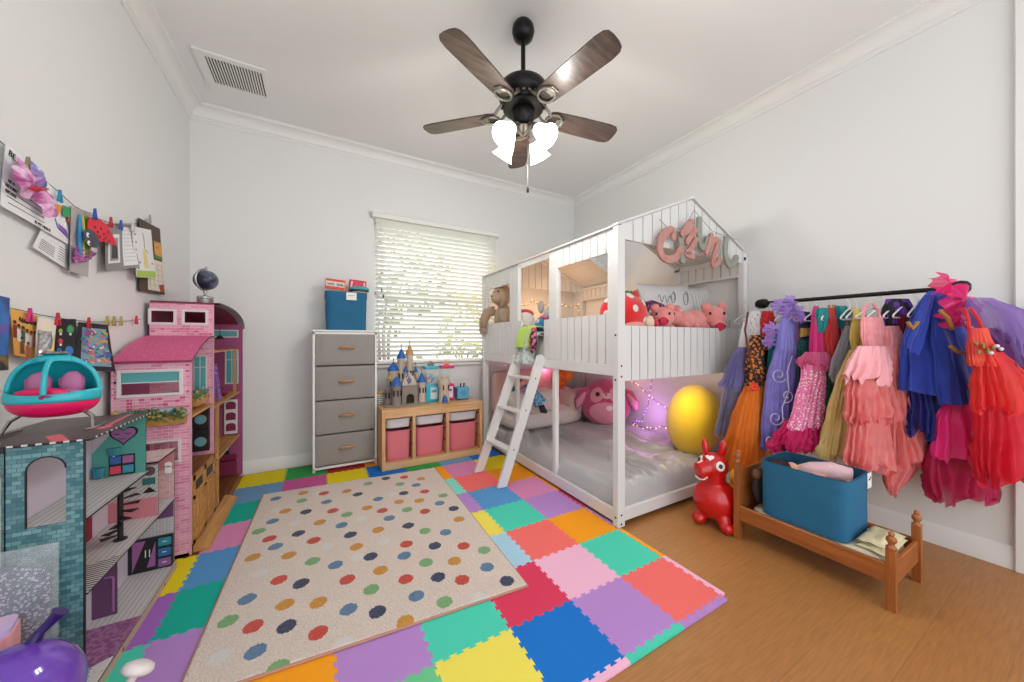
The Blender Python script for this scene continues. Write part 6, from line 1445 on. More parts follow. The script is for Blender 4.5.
MB().ell((2.40, 1.235, .25), (.055, .05, .065), YP, 18, 14).lathe([(0, 0), (.05, 0), (.055, .2), (0, .2)], (2.40, 1.235, .002), YP, 18).build('body', t, smooth=60); MB().tube([(2.345, 1.215, .29), (2.35, 1.18, .26), (2.37, 1.19, .22)], .004, mat('brown cord', '#5c3a20', .7), 6).build('handle', t)
# ---------------------------------------------------------------- wooden doll bed
OAK = wood('honey wood x', '#8c4e22', '#ad6630', 'y', .4); OAKZ = wood('honey wood z', '#8c4e22', '#b06832', 'z', .4); OAKX = wood('honey wood w', '#8c4e22', '#ad6630', 'x', .4)
db = T('doll_bed', 'small brown wooden doll bed with turned posts in front of the dresses', 'doll bed', (2.32, .79, 0))
def post(x, y, h, s_=.0155):
    m = MB().prism([(x-s_, y-s_), (x+s_, y-s_), (x+s_, y+s_), (x-s_, y+s_)], 'xy', .001, h-.075, OAKZ)
    m.lathe([(.016, 0), (.019, .004), (.012, .012), (.010, .02), (.018, .034), (.016, .046), (.008, .054), (.011, .06), (.008, .07), (0, .076)], (x, y, h-.076), OAKZ, 16); m.build('post', db, smooth=40)
for x in (2.135, 2.505): post(x, 1.10, .52); post(x, .482, .342)
for x in (2.128, 2.512): MB().bx(x-.009, x+.009, .497, 1.086, .115, .198, OAK).build('side_rail', db, bevel=.003)
MB().bx(2.15, 2.49, .474, .49, .10, .20, OAKX).build('end_rail', db, bevel=.003); MB().bx(2.15, 2.49, 1.092, 1.108, .10, .40, OAKX).build('headboard', db, bevel=.003)
m = MB()
for k in range(8): y = .53+.075*k; m.bx(2.137, 2.503, y-.02, y+.02, .122, .134, OAKX)
m.build('slats', db)
CRM = mat('cream doll bedding', '#d8cdb4', .9, bump=(60, .3)); o = blob((2.32, .78, .165), .165, .28, .028, CRM, 5, 26, .006).build('doll_mattress', smooth=180, loc=(2.32, .78, .14)); tag(o, 'cream doll mattress lying in the wooden doll bed', 'mattress')
CLB = mat('folded cream cloth', '#d6cba4', .9, bump=(60, .3)); mb = MB()
for k, (dx, dy, s1) in enumerate(((0, 0, 1), (.008, .004, .94), (-.012, .01, .8))): mb.grid(lambda u, v, k=k, dx=dx, dy=dy, s1=s1: (2.325+dx+.135*s1*(2*u-1)*(1+.06*nz(v*2, k)), .556+dy+.056*s1*(2*v-1)*(1+.1*nz(u*2, k, 2)), .199+.013*k+.016*(1-(2*u-1)**6)*(1-(2*v-1)**6)+.006*nz(u*4, v*3, k)), 22, 12, CLB)
o = mb.build('folded_blanket', smooth=180, loc=(2.33, .55, .2)); tag(o, 'cream folded blanket at the near end of the doll bed', 'blanket')
bn2, R2 = canvas_bin('canvas_bin', 'long teal-blue canvas bin full of dolls, standing in the doll bed', 2.305, .812, .197, .31, .375, .29, 0, .02)
pp = Vector((2.44, .604, .42)); tg = MB().box((2.405, .619, .455), (.05, .003, .075), PAPER, rotz(0)).build('paper_tag', bn2)
scribble(tg, (2.405, .6165, .465), (1, 0, .5), .032, .012, 5, INK)
t = T('doll', 'dark-haired doll in a pale pink dress lying in the blue bin', 'doll', (2.31, .78, .36))
MB().ell((2.24, .93, .45), (.06, .06, .04), mat('black doll hair', '#1c1614', .6, bump=(80, .8)), 16, 12, fn=lambda q: 1+.15*nz(q.x*4, q.y*4, q.z*4)).build('hair', t, smooth=180)
MB().ell((2.262, .885, .46), (.028, .03, .026), SKN, 14, 10).build('head', t, smooth=180)
MB().tube([(2.28, .87, .45), (2.31, .82, .46), (2.35, .75, .465), (2.38, .68, .455)], [.022, .04, .05, .045], mat('pale pink doll dress', '#dcb6bc', .8, bump=(50, .4)), 14).build('dress', t, smooth=180)
MB().tube([(2.29, .83, .44), (2.27, .78, .45), (2.265, .74, .46)], [.011, .011, .008], SKN, 8).build('arm', t, smooth=180); MB().tube([(2.33, .68, .44), (2.33, .65, .45)], [.012, .01], SKN, 8).build('leg', t, smooth=180)
t = T('doll', 'second doll with light brown legs half hidden in the blue bin', 'doll', (2.24, .72, .36))
MB().tube([(2.235, .80, .40), (2.24, .72, .415), (2.25, .66, .41)], [.02, .028, .02], mat('white doll dress', '#d6d2cc', .8), 10).build('dress', t, smooth=180); MB().ell((2.225, .83, .41), (.025, .025, .024), mat('brown doll hair', '#5a3a22', .6), 12, 8).build('head', t, smooth=180)
m = MB().ell((2.32, .8, .36), (.13, .165, .045), mat('dark toys jumble', '#3a3036', .8, var=(20, '#6a5a60', .1)), 22, 12, fn=lambda q: 1+.12*nz(q.x*5, q.y*5, q.z*5)); o = m.build('doll_clothes', smooth=180, loc=(2.32, .8, .33)); tag(o, 'dark crumpled doll clothes filling the blue bin under the dolls', 'doll clothes')
t = T('toy_bag', 'dark bag of toys lying in the doll bed behind the tall post', 'bag', (2.3, 1.03, .2))
MB().ell((2.3, 1.035, .30), (.12, .038, .11), mat('black brown bag', '#2c2422', .8, bump=(50, .5)), 20, 14, fn=lambda q: 1+.12*nz(q.x*3, q.y*3, q.z*3)).build('bag_body', t, smooth=180); MB().ell((2.2, 1.03, .385), (.03, .025, .03), mat('brown plush bit', '#6e4a34', .9), 12, 8).build('charm', t, smooth=180)

# ---------------------------------------------------------------- costume rail
RX, RZ = 2.82, 1.425
rl = T('clothes_rail', 'black clothes rail mounted along the right wall above the doll bed', 'clothes rail', (RX, .83, RZ))
MB().tube([(RX, 1.31, RZ+.004), (RX, .37, RZ)], .0125, BK, 14).build('rod', rl, smooth=60)
for y, s_ in ((1.275, 1), (.395, 1)): MB().lathe([(0, -.05), (.022, -.05), (.034, -.03), (.036, 0), (.03, .02), (.016, .03), (0, .03)], (RX, y, RZ), BK, 20, rotx(radians(90)), sx=1.0).build('finial', rl, smooth=60)
for y in (1.20, .45):
    m = MB().tube([(RX, y, RZ), (RX+.1, y, RZ-.012), (XR-.006, y, RZ-.02)], .008, BK, 8); m.bx(XR-.008, XR-.001, y-.025, y+.025, RZ-.08, RZ+.03, BK); m.build('bracket', rl)
# hanger
HGW = mat('white hanger plastic', '#e6e6e6', .35)
hz_ = -.075
def hanger_mesh():
    t = T('clothes_hanger', 'white clothes hanger on the black rail', 'clothes hanger', (0, 0, 0), 'white hangers on the clothes rail')
    hk = [Vector((0, .017*cos(a), .017*sin(a))) for a in [radians(-60+250*i/14) for i in range(15)]][::-1]
    MB().tube([Vector((0, 0, -.08)), Vector((0, 0, -.045)), Vector((0, .01, -.028)), Vector((0, .0185, -.012))]+hk[::-1][0:0]+[Vector((0, .0185*cos(a), .0185*sin(a))) for a in [radians(-30+220*i/12) for i in range(13)]], .003, HGW, 6).build('hook', t, smooth=60)
    MB().tube([(0, 0, -.075), (.05, 0, -.09), (.13, 0, -.13), (.135, 0, -.14), (.125, 0, -.145), (-.125, 0, -.145), (-.135, 0, -.14), (-.13, 0, -.13), (-.05, 0, -.09)], .0045, HGW, 6, closed=True).build('shoulder', t, smooth=60)
    return t
hg0 = hanger_mesh(); hused = [0]
def rail_y(u): r = _ray(u, 300); return r.y*(RX/r.x)
def hanger(u, label):
    y = rail_y(u); loc = (RX, y, RZ+.004*(y-.37))
    if not hused[0]: hused[0] = 1; hg0.location = loc; hg0.rotation_euler = (0, 0, radians(-8)); hg0['label'] = label; return
    dup(hg0, loc, radians(-8+7*sin(u)), label)
def garment(mb, rows, d, m_, thick=.4, folds=9, amp=.12, sd=None, nr=30, nt=110, tmax=.09, lean=0, cap=False, hem=None, slope=0, layers=1):
    """hanging cloth tube with gathers; rows = (v, uL, uR) picked on the plane at depth d"""
    R = [(on_d(l, v, d), on_d(r, v, d)) for v, l, r in rows]; vdir = Vector((sin(radians(29.25)), cos(radians(29.25)), 0)); n = len(R)
    if sd is None: sd = (rows[0][1]*7.3+rows[-1][0]*1.7) % 97
    if hem is None: hem = amp*.14 if not cap else .004
    def row(t):
        k = t*(n-1); i = min(int(k), n-2); q = k-i; q2 = q*q*(3-2*q)*.5+q*.5
        return R[i][0].lerp(R[i+1][0], q2), R[i][1].lerp(R[i+1][1], q2)
    for ly in range(layers):
        s2 = sd+ly*11.3; sc = 1-.14*ly
        def f(u, v):
            a, b_ = row(v); c = (a+b_)/2; h = (b_-a)/2*sc; hl = h.length; th = 2*pi*u; hd = h.normalized()
            c = c+hd*(.010*nz(v*2.4, s2, 3)*v)
            h = h*(1+.10*nz(v*3.2, s2, 5))
            tk = min(tmax, hl*thick)*sc
            wv = nz(cos(th)*1.3+s2, sin(th)*1.3, v*1.3)
            s_ = sin(folds*th+s2+2.2*wv); f1 = 1-2*abs(s_)**.75; f2 = sin(folds*2.37*th+s2*1.7+3*wv)
            A = amp*.105*(.22+.78*v)*min(1, hl*9+.3)
            nrm = (hd*cos(th)*.45-vdir*sin(th)).normalized()
            p = c+h*cos(th)+vdir*(-sin(th)*tk+lean*v)+nrm*(A*(f1*.75+f2*.35+.5*wv))
            p = p+nrm*(.007*nz(p.x*16, p.y*16, p.z*11))
            p.z += hem*(v**5)*(f1*.6+1.6*nz(cos(th)*2.5+s2, sin(th)*2.5, 7))+slope*cos(th)*v**3
            return p
        mb.grid(f, nt, nr, m_, cu=True)
        if cap and ly == 0: mb.raw([f(i/24, 0) for i in range(24)], [tuple(range(24))], m_)
    return mb
G = 'costumes hanging on the clothes rail'
def dress(name, label, cat, parts, d, base_px):
    b = on_d(base_px[0], base_px[1], d); t = T(name, label, cat, b, G)
    for p in parts:
        nm, rows, m_, kw = p[0], p[1], p[2], (p[3] if len(p) > 3 else {}); kw = dict(kw); dd = kw.pop('d', 0)
        garment(MB(), rows, d+dd, m_, **kw).build(nm, t, smooth=180)
    return t
LAV = sheer('lavender tulle', '#a49cd8', .72); WSL = mat('white satin cloth', '#d6d4d6', .7, sheen=.2); ORG = sheer('orange tulle', '#ff9426', .88); SIL2 = sheer('grey lilac tulle', '#9c98b8', .55)
PUR = mat('periwinkle satin', '#807acc', .45, sheen=.3); PURS = mat('purple scrolled cloth', '#6c62b4', .4, var=(18, '#8078c8', .2), sheen=.4); LTL = sheer('lilac tulle', '#b08fe0', .85)
HPS = mat('hot pink satin', '#d01a78', .45, sheen=.2); SQP = sparkle('pink sequin cloth', '#ee7cb4', '#fff0e4', 85, .66, .25); HPT = sheer('hot pink tulle', '#f0247e', .85); CRS = mat('crimson satin', '#a81838', .5)
dress('tutu_dress', 'white-topped lavender tulle dress at the bunk end of the rail', 'dress', [('bodice', [(318, 745, 752), (330, 741, 752), (348, 739, 751)], WSL, dict(cap=True, amp=.05)), ('skirt', [(347, 738, 752), (362, 730, 754), (386, 722, 752)], LAV, dict(folds=13, amp=.22, layers=2)), ('underskirt', [(384, 727, 751), (405, 722, 746), (433, 717, 738)], SIL2, dict(folds=9, amp=.25, layers=2))], 2.42, (745, 318))
dress('witch_costume', 'black and orange dress with long orange tulle skirt, second on the rail', 'dress', [('bodice', [(335, 751, 764), (350, 748, 764), (388, 746, 766)], sparkle('black orange print', '#1a1614', '#d87a24', 48, .55, .6), dict(cap=True, amp=.08)), ('skirt', [(386, 745, 766), (410, 736, 768), (440, 726, 769), (470, 719, 771)], ORG, dict(folds=14, amp=.25, layers=2))], 2.34, (757, 335))
t = T('fabric_flower', 'orange-red fabric flower pinned on the witch costume\'s waist', 'flower', on_d(754, 387, 2.25)); c = on_d(754, 387, 2.25); m = MB()
for k in range(7): a = 2*pi*k/7; m.ell(c+Vector((.016*cos(a)*.87, -.016*cos(a)*.49, .016*sin(a))), (.014, .014, .014), mat('flower red', '#e0401a', .7), 10, 8)
m.build('petals', t, smooth=180)
t = T('cord_bag', 'long brown cord strap hanging from the bunk end of the rail', 'strap', on_d(746, 318, 2.3)); MB().tube([on_d(u, v, 2.27) for u, v in ((748, 312), (745, 330), (748, 350), (752, 368), (758, 382), (762, 378))], .006, mat('brown leather cord', '#5c3218', .6), 8).build('strap', t, smooth=60)
dress('white_shirt', 'white and grey patterned shirt near the bunk end of the rail', 'shirt', [('shirt', [(311, 750, 760), (320, 746, 762), (345, 749, 760)], sparkle('white grey print', '#dcdad8', '#a9a5a4', 40, .7, .7), dict(cap=True, amp=.12))], 2.42, (755, 311))
dress('red_shirt', 'bright red shirt between the white shirt and the lilac ruffle', 'shirt', [('shirt', [(311, 763, 773), (322, 760, 775), (350, 761, 775)], mat('bright red cloth', '#c41a20', .7, sheen=.2), dict(cap=True, amp=.12))], 2.40, (768, 311))
t = dress('ruffle_dress', 'purple silver-scrolled gown with a big lilac tulle ruffle, tallest on the rail\'s left half', 'dress', [('bodice', [(312, 783, 790), (325, 779, 795), (352, 775, 796)], PUR, dict(cap=True, amp=.06)), ('skirt', [(350, 774, 797), (375, 768, 797), (410, 764, 796), (449, 763, 792)], PURS, dict(folds=8, amp=.16))], 2.26, (787, 312))
m = MB()
for k, (u, v, r) in enumerate(((777, 306, .045), (788, 303, .05), (797, 312, .045), (785, 312, .04), (770, 330, .05), (768, 342, .04), (800, 318, .035))):
    c = on_d(u, v, 2.2+.02*(k % 3)); m.grid(lambda a, b_, c=c, r=r, k=k: c+Vector((cos(2*pi*a)*.87, -cos(2*pi*a)*.49, sin(2*pi*a)))*r*b_*(1+.22*sin(7*2*pi*a+k))+Vector((-.49, -.87, 0))*(.035*(1-b_)+.014*sin(9*2*pi*a+k)*b_), 44, 6, LTL, cu=True)
m.build('ruffle', t, smooth=180)
SVS = mat('silver scroll trim', '#b4b0d0', .3, metal=.3)
def spiral(u0, v0, r, a0, turns, sg, d): return [on_d(u0+r*(1-.8*i/28)*cos(a0+sg*turns*6.283*i/28), v0+r*(1-.8*i/28)*sin(a0+sg*turns*6.283*i/28), d) for i in range(29)]
m = MB()
for a in ((779, 375, 8, .5, 1.3, 1), (787, 396, 7, 2.0, 1.2, -1), (776, 418, 8, 0, 1.3, 1), (788, 428, 5, 1, 1.1, -1), (770, 440, 5, 1, 1.1, 1)): m.tube(spiral(*a, 2.175), .004, SVS, 6)
m.tube([on_d(u, v, 2.175) for u, v in ((792, 356), (787, 372), (789, 390), (782, 408), (784, 430), (776, 446))], .0035, SVS, 6); m.build('scroll_trim', t, smooth=180)
dress('crimson_dress', 'crimson satin dress half hidden left of the purple gown', 'dress', [('dress', [(325, 781, 790), (345, 778, 793), (376, 776, 796)], CRS, dict(cap=True, amp=.12))], 2.33, (785, 325))
dress('lilac_dress', 'long narrow pink-lilac dress right of the purple gown', 'dress', [('dress', [(316, 797, 803), (350, 795, 805), (400, 793, 806), (430, 790, 806)], mat('pink lilac satin', '#b98ac0', .5, sheen=.3), dict(cap=True, amp=.14))], 2.26, (800, 316))
dress('striped_dress', 'navy, gold and teal dress in the middle left of the rail', 'dress', [('bodice', [(312, 803, 810), (320, 800, 813), (340, 800, 813)], mat('navy cloth', '#1a2c58', .7), dict(cap=True, amp=.1)), ('sash', [(328, 800.5, 813.5), (336, 800, 814)], mat('gold sash', '#b08a3c', .4), dict(d=-.01, amp=.05)), ('skirt', [(340, 799, 814), (365, 798, 816), (395, 800, 814)], mat('dark teal cloth', '#1c5a5c', .7), dict(amp=.15))], 2.22, (806, 312))
dress('mermaid_dress', 'pink sequined mermaid dress with hot pink tulle hem', 'dress', [('bodice', [(306, 814, 819), (318, 811, 822), (354, 809, 824)], HPS, dict(cap=True, amp=.08)), ('ruffle', [(352, 806, 826), (360, 799, 830), (366, 800, 829)], sheer('pink chiffon', '#f57cb0', .85), dict(folds=12, amp=.25, d=-.01)), ('skirt', [(358, 803, 826), (385, 800, 826), (410, 794, 824), (428, 786, 822)], SQP, dict(amp=.1)), ('hem', [(420, 786, 824), (434, 778, 828), (448, 770, 832)], HPT, dict(folds=13, amp=.34, d=.02, layers=2))], 2.13, (816, 306))
dress('teal_red_dress', 'red dress with puffed teal sleeves in the middle of the rail', 'dress', [('bodice', [(308, 825, 834), (318, 822, 838), (357, 823, 838)], mat('red satin cloth', '#c62a2a', .5, sheen=.2), dict(cap=True, amp=.1)), ('sleeve', [(308, 817, 828), (318, 815, 829), (332, 816, 824)], mat('teal satin cloth', '#128f92', .45), dict(cap=True, amp=.2, d=-.01)), ('sleeve', [(306, 836, 846), (316, 836, 849), (328, 839, 848)], mat('teal satin cloth'), dict(cap=True, amp=.2, d=-.01)), ('skirt', [(356, 822, 838), (390, 820, 838), (420, 818, 838)], mat('dark green cloth', '#1f5a4a', .7), dict(amp=.15))], 2.13, (830, 306))
dress('tulle_veil', 'pale grey tulle veil hanging slanted beside the yellow gown', 'veil', [('veil', [(326, 846, 856), (340, 840, 856), (358, 834, 853), (376, 830, 846)], sheer('white tulle', '#cfd4dc', .6), dict(folds=9, amp=.25))], 2.06, (850, 326))
dress('magenta_dress', 'magenta dress peeking out between the teal and yellow dresses', 'dress', [('skirt', [(372, 833, 846), (400, 826, 846), (440, 818, 842)], mat('magenta cloth', '#c0287c', .6), dict(amp=.2))], 2.16, (840, 372))
GLD = mat('olive gold satin', '#dcc860', .45, sheen=.3); YTL = sheer('pale yellow tulle', '#ffeeb0', .9, var=(14, '#fbdc84', .2))
dress('yellow_gown', 'yellow gold gown with olive bodice, left of the pink princess gown', 'dress', [('bodice', [(308, 854, 860), (322, 852, 861), (352, 850, 861)], GLD, dict(cap=True, amp=.08)), ('skirt', [(350, 849, 862), (380, 838, 864), (420, 828, 862), (455, 822, 858)], YTL, dict(folds=11, amp=.24, layers=2))], 2.0, (856, 308))
PKS = mat('coral pink satin', '#ee8c94', .45, var=(30, '#f6a8ac', .15), sheen=.3); PKTU = sheer('coral pink organza', '#ff8a8c', .9, var=(20, '#ffa8a4', .2)); PKL = mat('pale pink satin', '#fcb4be', .4, sheen=.3)
dress('ruffled_shirt', 'small pink ruffled shirt between the purple gown and the navy dress', 'shirt', [('body', [(311, 795, 802), (322, 793, 806), (342, 795, 806)], sheer('pink ruffle cloth', '#ee86b0', .9), dict(cap=True, amp=.3))], 2.33, (799, 311))
dress('tan_shirt', 'tan shirt between the two puffed teal sleeves', 'shirt', [('body', [(305, 829, 836), (316, 827, 838), (334, 829, 838)], mat('tan satin cloth', '#c89a72', .6), dict(cap=True, amp=.2))], 2.20, (832, 305))
dress('striped_shirt', 'pink and grey striped shirt right of the teal-sleeved dress', 'shirt', [('body', [(309, 843, 852), (320, 841, 855), (342, 843, 856)], stripes('pink grey stripe', '#b8436a', '#9aa0a4', 'xz', .02, .45), dict(cap=True, amp=.2))], 2.12, (847, 309))
gown1 = dress('princess_gown', 'tiered coral pink princess gown at the front of the rail', 'dress', [('bodice', [(317, 862, 881), (330, 861, 884), (352, 863, 887)], PKS, dict(cap=True, amp=.05)), ('peplum', [(346, 859, 888), (362, 850, 890), (379, 845, 889)], PKL, dict(folds=6, amp=.22, d=-.015)), ('upper_skirt', [(372, 852, 888), (395, 850, 893), (420, 847, 898)], PKTU, dict(folds=8, amp=.26, layers=2)), ('lower_skirt', [(412, 852, 896), (440, 848, 898), (466, 846, 901)], PKTU, dict(folds=10, amp=.26, d=.02, layers=2))], 1.87, (870, 306))
dress('princess_gown', 'second coral pink gown right of the tiered princess gown', 'dress', [('bodice', [(326, 886, 899), (338, 885, 904), (362, 886, 906)], PKS, dict(cap=True, amp=.06)), ('skirt', [(358, 886, 908), (390, 887, 916), (430, 889, 924), (462, 890, 931)], PKTU, dict(folds=8, amp=.26, layers=2)), ('hem', [(440, 886, 922), (465, 884, 916), (487, 886, 898)], PKTU, dict(folds=6, amp=.3, d=.02))], 1.85, (893, 322))
dress('floral_dress', 'black dress with purple and orange print left of the blue coat', 'dress', [('bodice', [(299, 887, 908), (314, 882, 914), (338, 883, 917), (372, 890, 917)], sparkle('purple orange print', '#1c1426', '#6a34a8', 20, .5, .6), dict(cap=True, amp=.15)), ('trim', [(326, 885, 904), (334, 886, 906)], mat('orange trim', '#d8622a', .6), dict(amp=.2, d=-.02))], 1.9, (895, 302))
RBL = mat('royal blue cloth', '#1238a4', .7, sheen=.3); GFR = mat('gold fringe', '#a8792c', .6, bump=(120, .9))
t = dress('blue_coat', 'royal blue cape coat with gold fringe, right part of the rail', 'coat', [('body', [(291, 929, 940), (302, 920, 951), (325, 911, 961), (350, 906, 967), (375, 904, 972), (398, 905, 976)], RBL, dict(cap=True, folds=3, amp=.2, tmax=.1, slope=-.04, hem=.004)), ('front_panel', [(296, 934, 942), (320, 931, 948), (350, 933, 958), (385, 936, 966), (404, 938, 968)], RBL, dict(folds=2, amp=.16, d=-.065, hem=.004)), ('lapel', [(296, 926, 935), (318, 916, 928), (338, 908, 922), (350, 906, 918)], RBL, dict(folds=2, amp=.2, d=-.065))], 1.78, (933, 291))
for pts in (((908, 322), (912, 329), (918, 322)), ((950, 346), (958, 352), (966, 353), (974, 352)), ((940, 310), (948, 318), (952, 330))): MB().tube([on_d(u, v, 1.63) for u, v in pts], .008, GFR, 8).build('fringe', t, smooth=180)
dress('indigo_skirt', 'dark indigo tulle skirt showing below the blue coat', 'skirt', [('skirt', [(372, 912, 950), (400, 910, 956), (434, 908, 958)], sheer('indigo tulle', '#1a2a90', .85), dict(folds=10, amp=.25))], 1.80, (930, 372))
dress('magenta_skirt', 'magenta skirt with ragged crimson tulle hem below the blue coat', 'skirt', [('skirt', [(396, 945, 968), (420, 938, 976), (456, 932, 984)], mat('magenta satin', '#e0187a', .5, sheen=.2), dict(folds=6, amp=.2)), ('hem', [(440, 936, 984), (470, 927, 990), (498, 930, 992)], sheer('crimson tulle', '#c8125a', .8), dict(folds=9, amp=.3, d=.03))], 1.74, (955, 396))
RDT = sheer('red tulle', '#f01e34', .88, var=(6, '#f8503c', .2))
flame = dress('flame_dress', 'red and orange dress with layered tulle at the far right of the rail', 'dress', [('bodice', [(328, 969, 985), (345, 969, 992), (366, 972, 998)], mat('red orange satin', '#dc4a24', .5, var=(12, '#c81e2c', .2)), dict(cap=True, amp=.1)), ('upper_skirt', [(352, 976, 1000), (380, 975, 1024), (410, 976, 1036)], RDT, dict(folds=9, amp=.25)), ('lower_skirt', [(400, 978, 1030), (440, 978, 1038), (480, 980, 1040)], sheer('crimson red tulle', '#e81238', .85), dict(folds=10, amp=.28, d=.03))], 1.54, (975, 316))
t = T('tulle_bow', 'hot pink tulle bow and ruffle at the right end of the rail', 'ruffle', on_d(955, 300, 1.66), G)
for k, (u, v, r, sx) in enumerate(((940, 284, .05, 1.2), (955, 300, .07, 1.1), (968, 316, .06, 1.0), (950, 318, .05, 1.0))):
    c = on_d(u, v, 1.64+.015*k); MB().grid(lambda a, b_, c=c, r=r, k=k: c+Vector((cos(2*pi*a)*.87, -cos(2*pi*a)*.49, sin(2*pi*a)))*r*b_*(1+.25*sin(5*2*pi*a+k*2))+Vector((-.49, -.87, 0))*(.04*(1-b_)+.02*sin(7*2*pi*a+k)*b_), 40, 6, HPT, cu=True).build('loop', t, smooth=180)
dress('purple_veil', 'pale purple tulle flaring out at the right edge of the photo', 'veil', [('veil', [(298, 966, 990), (312, 970, 1022), (340, 985, 1036), (372, 1000, 1040)], sheer('pale purple tulle', '#ab8ad4', .5), dict(folds=12, amp=.3))], 1.57, (978, 298))
dress('purple_veil', 'darker purple tulle below the pale veil at the right edge', 'veil', [('veil', [(328, 976, 996), (345, 982, 1016), (376, 990, 1034)], sheer('plum tulle', '#74307c', .75), dict(folds=9, amp=.3))], 1.56, (985, 328))
GLF = mat('gold leaf', '#8a7434', .5)
m = MB()
for (u, v, a) in ((976, 344, .4), (983, 346, 1.0), (988, 351, 2.2), (979, 352, 2.8), (993, 348, .2)): m.ell(on_d(u, v, 1.51), (.018, .006, .008), GLF, 10, 6, roty(a))
fs_ = m.build('flower_spray', flame, smooth=180)
for (u, v) in ((997, 346), (1001, 349), (991, 353)): MB().ell(on_d(u, v, 1.50), (.013, .008, .008), mat('white bud', '#d8d4dc', .5), 10, 8).build('bud', fs_, smooth=180)
dress('navy_dress', 'dark navy dress deep behind the witch costume and the purple gown', 'dress', [('dress', [(316, 762, 774), (350, 758, 778), (400, 760, 780)], mat('dark navy cloth', '#23264c', .7), dict(cap=True, amp=.2))], 2.44, (768, 316))
dress('rose_dress', 'deep rose dress deep between the mermaid dress and the red dress', 'dress', [('dress', [(316, 812, 826), (360, 810, 832), (410, 812, 836)], mat('deep rose cloth', '#8a2c56', .6), dict(cap=True, amp=.2))], 2.28, (818, 316))
dress('teal_dress', 'teal satin dress behind the purple gown, showing between gowns', 'dress', [('dress', [(330, 771, 780), (360, 768, 783), (396, 766, 786)], mat('teal satin cloth'), dict(cap=True, amp=.2))], 2.36, (775, 330))
dress('plum_dress', 'plum dress behind the yellow gown and the tulle veil', 'dress', [('dress', [(318, 838, 852), (360, 834, 856), (420, 836, 858)], mat('plum cloth', '#6a2a62', .7), dict(cap=True, amp=.2))], 2.18, (845, 318))
dress('dark_red_dress', 'dark red dress behind the coral gowns and the blue coat', 'dress', [('dress', [(315, 898, 916), (360, 894, 926), (420, 898, 934), (452, 900, 936)], mat('dark red cloth', '#7c1030', .7), dict(cap=True, amp=.22))], 1.87, (905, 315))
def straps(t, d, m_, *lines):
    for a in lines: MB().tube([on_d(u, v, d) for u, v in a], [.006]*len(a), m_, 6).build('strap', t, smooth=60)
straps(gown1, 1.82, PKS, ((863, 318), (864, 309), (868, 303)), ((880, 318), (878, 309), (872, 303)))
straps(flame, 1.55, RDT, ((970, 330), (968, 318), (964, 308)), ((984, 332), (978, 318), (970, 308)))
for u, l in ((746, 'white hanger nearest the bunk bed'), (755, 'white hanger holding the white shirt'), (768, 'white hanger holding the red shirt'), (786, 'white hanger inside the lilac ruffle'), (801, 'white hanger above the narrow pink-lilac dress'), (808, 'white hanger above the navy and gold dress'), (817, 'white hanger above the mermaid dress'),
             (831, 'white hanger above the teal-sleeved red dress'), (850, 'white hanger above the grey tulle veil'), (857, 'white hanger above the yellow gown'), (872, 'white hanger above the tiered princess gown'), (884, 'white hanger between the princess gowns'), (895, 'white hanger above the second coral gown'), (905, 'white hanger above the floral black dress'), (918, 'white hanger left of the blue coat\'s collar'), (934, 'white hanger at the blue coat\'s collar'), (952, 'white hanger above the pink tulle bow')): hanger(u, l)

# ---------------------------------------------------------------- toys on the pine bench
STN = mat('grey castle stone', '#8a8078', .8, bump=(60, .4)); STL = mat('cream castle wall', '#cbbcab', .7); ROOF = mat('blue castle roof', '#1d5ca8', .45); GOLD = mat('gold castle top', '#b98c4c', .4); DARK = mat('dark archway', '#2c2622', .9)
ct = T('toy_castle', 'grey toy castle with blue cone roofs on the pine bench', 'toy castle', (.69, 3.36, .545)); cz0 = .546
MB().prism([(.50, 3.26), (.60, 3.21), (.88, 3.25), (.88, 3.40), (.72, 3.47), (.52, 3.42)], 'xy', cz0, cz0+.02, STN).build('base', ct, bevel=.004)
def tower(x, y, r, z0, z1, hr, m_, roof=ROOF, finial=True, win=True):
    m = MB().lathe([(r*1.05, z0), (r, z0+.01), (r, z1-.02), (r*1.15, z1-.012), (r*1.15, z1), (0, z1)], (x, y, 0), m_, 14)
    if win:
        for a in (-130, -85, -40): m.box((x+r*1.0*cos(radians(a)), y+r*1.0*sin(radians(a)), z0+(z1-z0)*.6), (.012, .012, min(.05, (z1-z0)*.4)), DARK, rotz(radians(a)))
    tw_ = m.build('tower', ct, smooth=40); m = MB().lathe([(r*1.25, z1), (r*1.3, z1+.004), (r*.35, z1+hr*.8), (0, z1+hr)], (x, y, 0), roof, 14)
    if finial: m.lathe([(.004, z1+hr*.9), (.004, z1+hr+.02), (.008, z1+hr+.03), (0, z1+hr+.04)], (x, y, 0), GOLD, 8)
    m.build('roof', tw_, smooth=40)
tower(.605, 3.25, .042, cz0+.02, .745, .085, STN); tower(.85, 3.30, .036, cz0+.02, .755, .095, STL); tower(.60, 3.37, .045, cz0+.02, .87, .085, STL); tower(.675, 3.38, .036, cz0+.02, .985, .10, STL)
tower(.755, 3.39, .032, cz0+.02, 1.02, .10, STL, GOLD); tower(.70, 3.31, .016, .72, .86, .06, STL, win=False); tower(.80, 3.33, .016, .72, .85, .06, STL, win=False); tower(.545, 3.33, .03, cz0+.02, .70, .02, STN, STN, False)
m = MB(); archwall(m, .655, .80, cz0+.02, .73, .695, .765, cz0+.02, .62, 3.25, 3.275, STN); gh = m.build('gatehouse', ct); MB().bx(.69, .77, 3.2755, 3.28, cz0+.02, .66, DARK).build('gate_shadow', gh)
